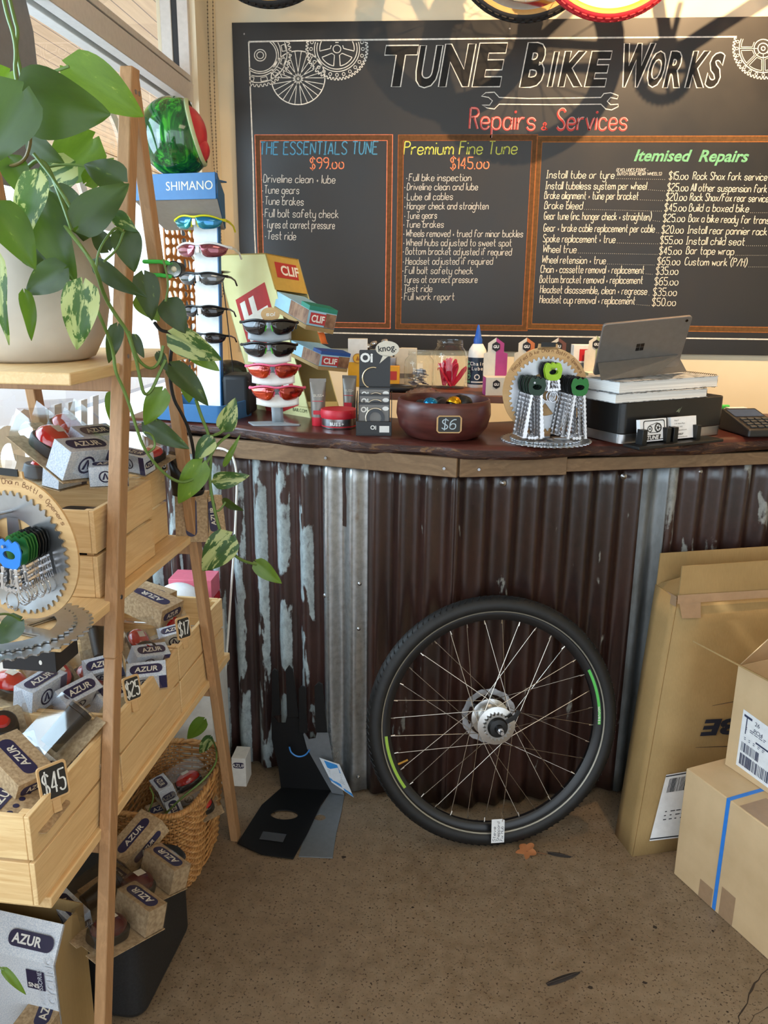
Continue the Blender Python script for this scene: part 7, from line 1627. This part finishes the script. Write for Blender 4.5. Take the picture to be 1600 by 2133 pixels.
X = T(-.03, -.0025, zt_-.075) @ RX(PI/2); b, x = MB(), MB(); b.rect(T(-.065, -.0025, zt_-.125) @ RX(PI/2), .04, .044); b.ext(rrect(.10, .03, .014, 5, -.06, .0), .0006, T(0, .018, zt_-.032) @ RX(PI/2-math.atan2(.04, .06)) @ T(0, 0, .0035)); b.build('logo_plate', PURP, t, smooth=0)
x.text('CYCLING', .026, T(-.004, -.0032, zt_-.155) @ RX(PI/2) @ RZ(PI/2)); x.text('ACCESSORIES', .014, T(-.030, -.0032, zt_-.16) @ RX(PI/2) @ RZ(PI/2)); x.build('pale_lettering', flat(214, 220, 230, .6), t, smooth=0)
x = MB(); x.text('SNS', .014, T(-.062, -.0034, zt_-.120) @ RX(PI/2), bold=.03); x.text('AZUR', .024, T(0, .018, zt_-.032) @ RX(PI/2-math.atan2(.04, .06)) @ T(-.10, -.008, .0046), bold=.03); x.build('logo_lettering', WHITE, t, smooth=0)
cB = at(157, 2060, y=1.30)
t = thing('display_carton', 'kraft carton with large dark oval logo at the lower edge by the leg', 'carton', T(cB.x, cB.y, 0) @ RZ(math.radians(-8)), 'display cartons by the ladder')
m = MB(); m.box((-.035, -.05, cB.z/2), (.07, .10, cB.z)); m.build('box', KRAFT, t, bevel=.001)
b, x = MB(), MB(); plate(b, x, T(-.030, -.052, cB.z+.0004) @ RZ(PI/2+.3), .085, .030); X = T(-.03, -.1006, cB.z*.55) @ RX(PI/2) @ RZ(PI/2); plate(b, x, X, .08, .034); b.ringext(circ(.006, 16, -.058, -.025), circ(.004, 16, -.058, -.025), .0004, T(0, 0, cB.z)); b.rect(T(.0006, -.09, cB.z*.2) @ RZ(PI/2) @ RX(PI/2), .07, cB.z*.6); b.build('logo_plate', PURP, t, smooth=0); x.build('logo_lettering', OFFW, t, smooth=0)
# dark box on the middle shelf's underside and dark slab in the crate
p = at(62, 1375, z=Z3+.17); 
t = thing('dark_carton', 'small dark carton with white mark under the middle shelf', 'carton', T(*at(62, 1398, y=1.27)) @ RZ(-.05)); m = MB(); m.box((0, .04, .022), (.10, .08, .042)); m.build('box', flat(30, 30, 34, .5), t, bevel=.001); m = MB(); m.ball((.022, -.0005, .018), .003, 8, 6, (1, .2, 1.5)); m.build('mark', WHITE, t)
p = sw(-.10, -.50, Z2+.10); t = thing('dark_case', 'flat dark case lying inside the crate on the middle shelf', 'case', MS @ T(-.10, -.52, Z2+.012)); m = MB(); m.ext(rrect(.11, .12, .015, 4), .125); m.build('case', flat(30, 24, 24, .35), t, bevel=.004)
# ================================================================== BIKES HUNG ABOVE THE BOARD
def bmx(label, x1, x2, z, y, R, tyre, wall, rim, frame_m, pitch=0):
    t = thing('hanging_bicycle', label, 'bicycle', T(x1, y, z) @ RY(-pitch), 'bicycles hung above the chalkboard')
    for x, ht in ((x1, 1), (x2, 1)):
        w = bpy.data.objects.new('wheel', None); COL.objects.link(w); w.parent = t; w.matrix_basis = T(x-x1, 0, 0) @ RX(PI/2) @ RZ(random.uniform(0, 1))
        wheel_parts(w, R, tyre, rim, .019, None, 28, rimh=.026, wall=wall, knob=60, hubw=.028, fl=.022, spoke_m=CHROME)
        m = MB(); m.cyl((0, 0, -.04), (0, 0, .04), .014, n=16); m.lathe([(.024, -.030), (.024, -.026)], 20); m.lathe([(.024, .026), (.024, .030)], 20); m.build('hub', CHROME, w)
    W_ = x2-x1; bb = Vector((W_*.40, 0, -.01)); st_ = Vector((W_*.32, 0, .28)); hd0, hd1 = Vector((W_*.83, 0, .24)), Vector((W_*.80, 0, .34))
    m = MB()
    for a, b, r in ((bb, st_, .016), (bb, hd0, .018), (st_, hd1, .016), (hd0-(hd1-hd0)*.1, hd1+(hd1-hd0)*.1, .019)): m.cyl(a, b, r, n=14)
    for s in (-1, 1):
        m.tube([(0, s*.05, 0), bb+Vector((-.03, s*.03, 0))], .010, 8); m.tube([(0, s*.05, 0), st_+Vector((0, s*.02, -.02))], .009, 8)
    m.build('frame', frame_m, t, smooth=50)
    m = MB()
    for s in (-1, 1): m.tube([(W_, s*.05, 0), (W_*.86, s*.05, .20), (W_*.845, 0, .22)], .012, 8)
    m.build('fork', frame_m, t, smooth=50)
    m = MB(); m.cyl(hd1, hd1+(hd1-hd0)*.6, .012, n=12)
    m.tube([(W_*.78, -.30, .60), (W_*.80, -.16, .58), (W_*.80, -.06, .42), (W_*.80, .0, .42)], .010, 8); m.build('handlebar', CHROME, t, smooth=50)
    m = MB(); m.cyl(st_, st_+(st_-bb)*.25, .012, n=10); m.ball(st_+(st_-bb)*.3, .09, 16, 8, (1.4, .6, .3)); m.build('saddle', BLACK, t)
    m = MB(); g = gear(.072, .077, 36); m.ringext(g, circ(.05, len(g)), .004, T(bb.x, -.045, bb.z) @ RX(PI/2))
    for k in range(5): m.bar(bb+Vector((0, -.045, 0)), bb+Vector((.055*math.cos(k*1.257), -.045, .055*math.sin(k*1.257))), .014, .004)
    m.bar(bb+Vector((0, -.06, 0)), bb+Vector((.03, -.06, .16)), .022, .012); m.build('crankset', flat(60, 60, 62, .3, .8), t)
    m = MB(); m.cyl((W_*.5, .06, .33), (W_*.5, YW-y, .33), .010, n=10); m.build('wall_hook', BLACK, t)
    return t
YB = 3.18
a_, b_ = at(566, 16, y=YB), at(1092, 46, y=YB)
bmx('hanging bicycle with black tan wall tyres above the chalkboard', a_.x, b_.x, a_.z+.254, YB, .254, flat(26, 24, 23, .7), flat(176, 136, 78, .6), CHROME, flat(150, 150, 154, .3, .7), math.atan2(b_.z-a_.z, b_.x-a_.x))
c_ = at(1266, 44, y=YB-.10)
bmx('hanging bicycle with red knobbly tyres at right above the chalkboard', c_.x, c_.x+.93, c_.z+.254, YB-.10, .254, flat(190, 34, 46, .6), flat(214, 150, 50, .5), flat(236, 230, 214, .4), flat(180, 30, 36, .3))
for i, (x, y) in enumerate(((1.02, 2.20), (1.75, 2.40), (-.35, 2.35))):
    t = thing('spot_fitting', 'small white ceiling spotlight fitting above the counter', 'light fitting', (x, y, HC), 'ceiling spotlights')
    m = MB(); m.lathe([(.05, -.004), (.05, 0)], 20); m.lathe([(.028, -.060), (.040, -.056), (.040, -.004)], 20, cap=False); m.build('can', WHITE, t)
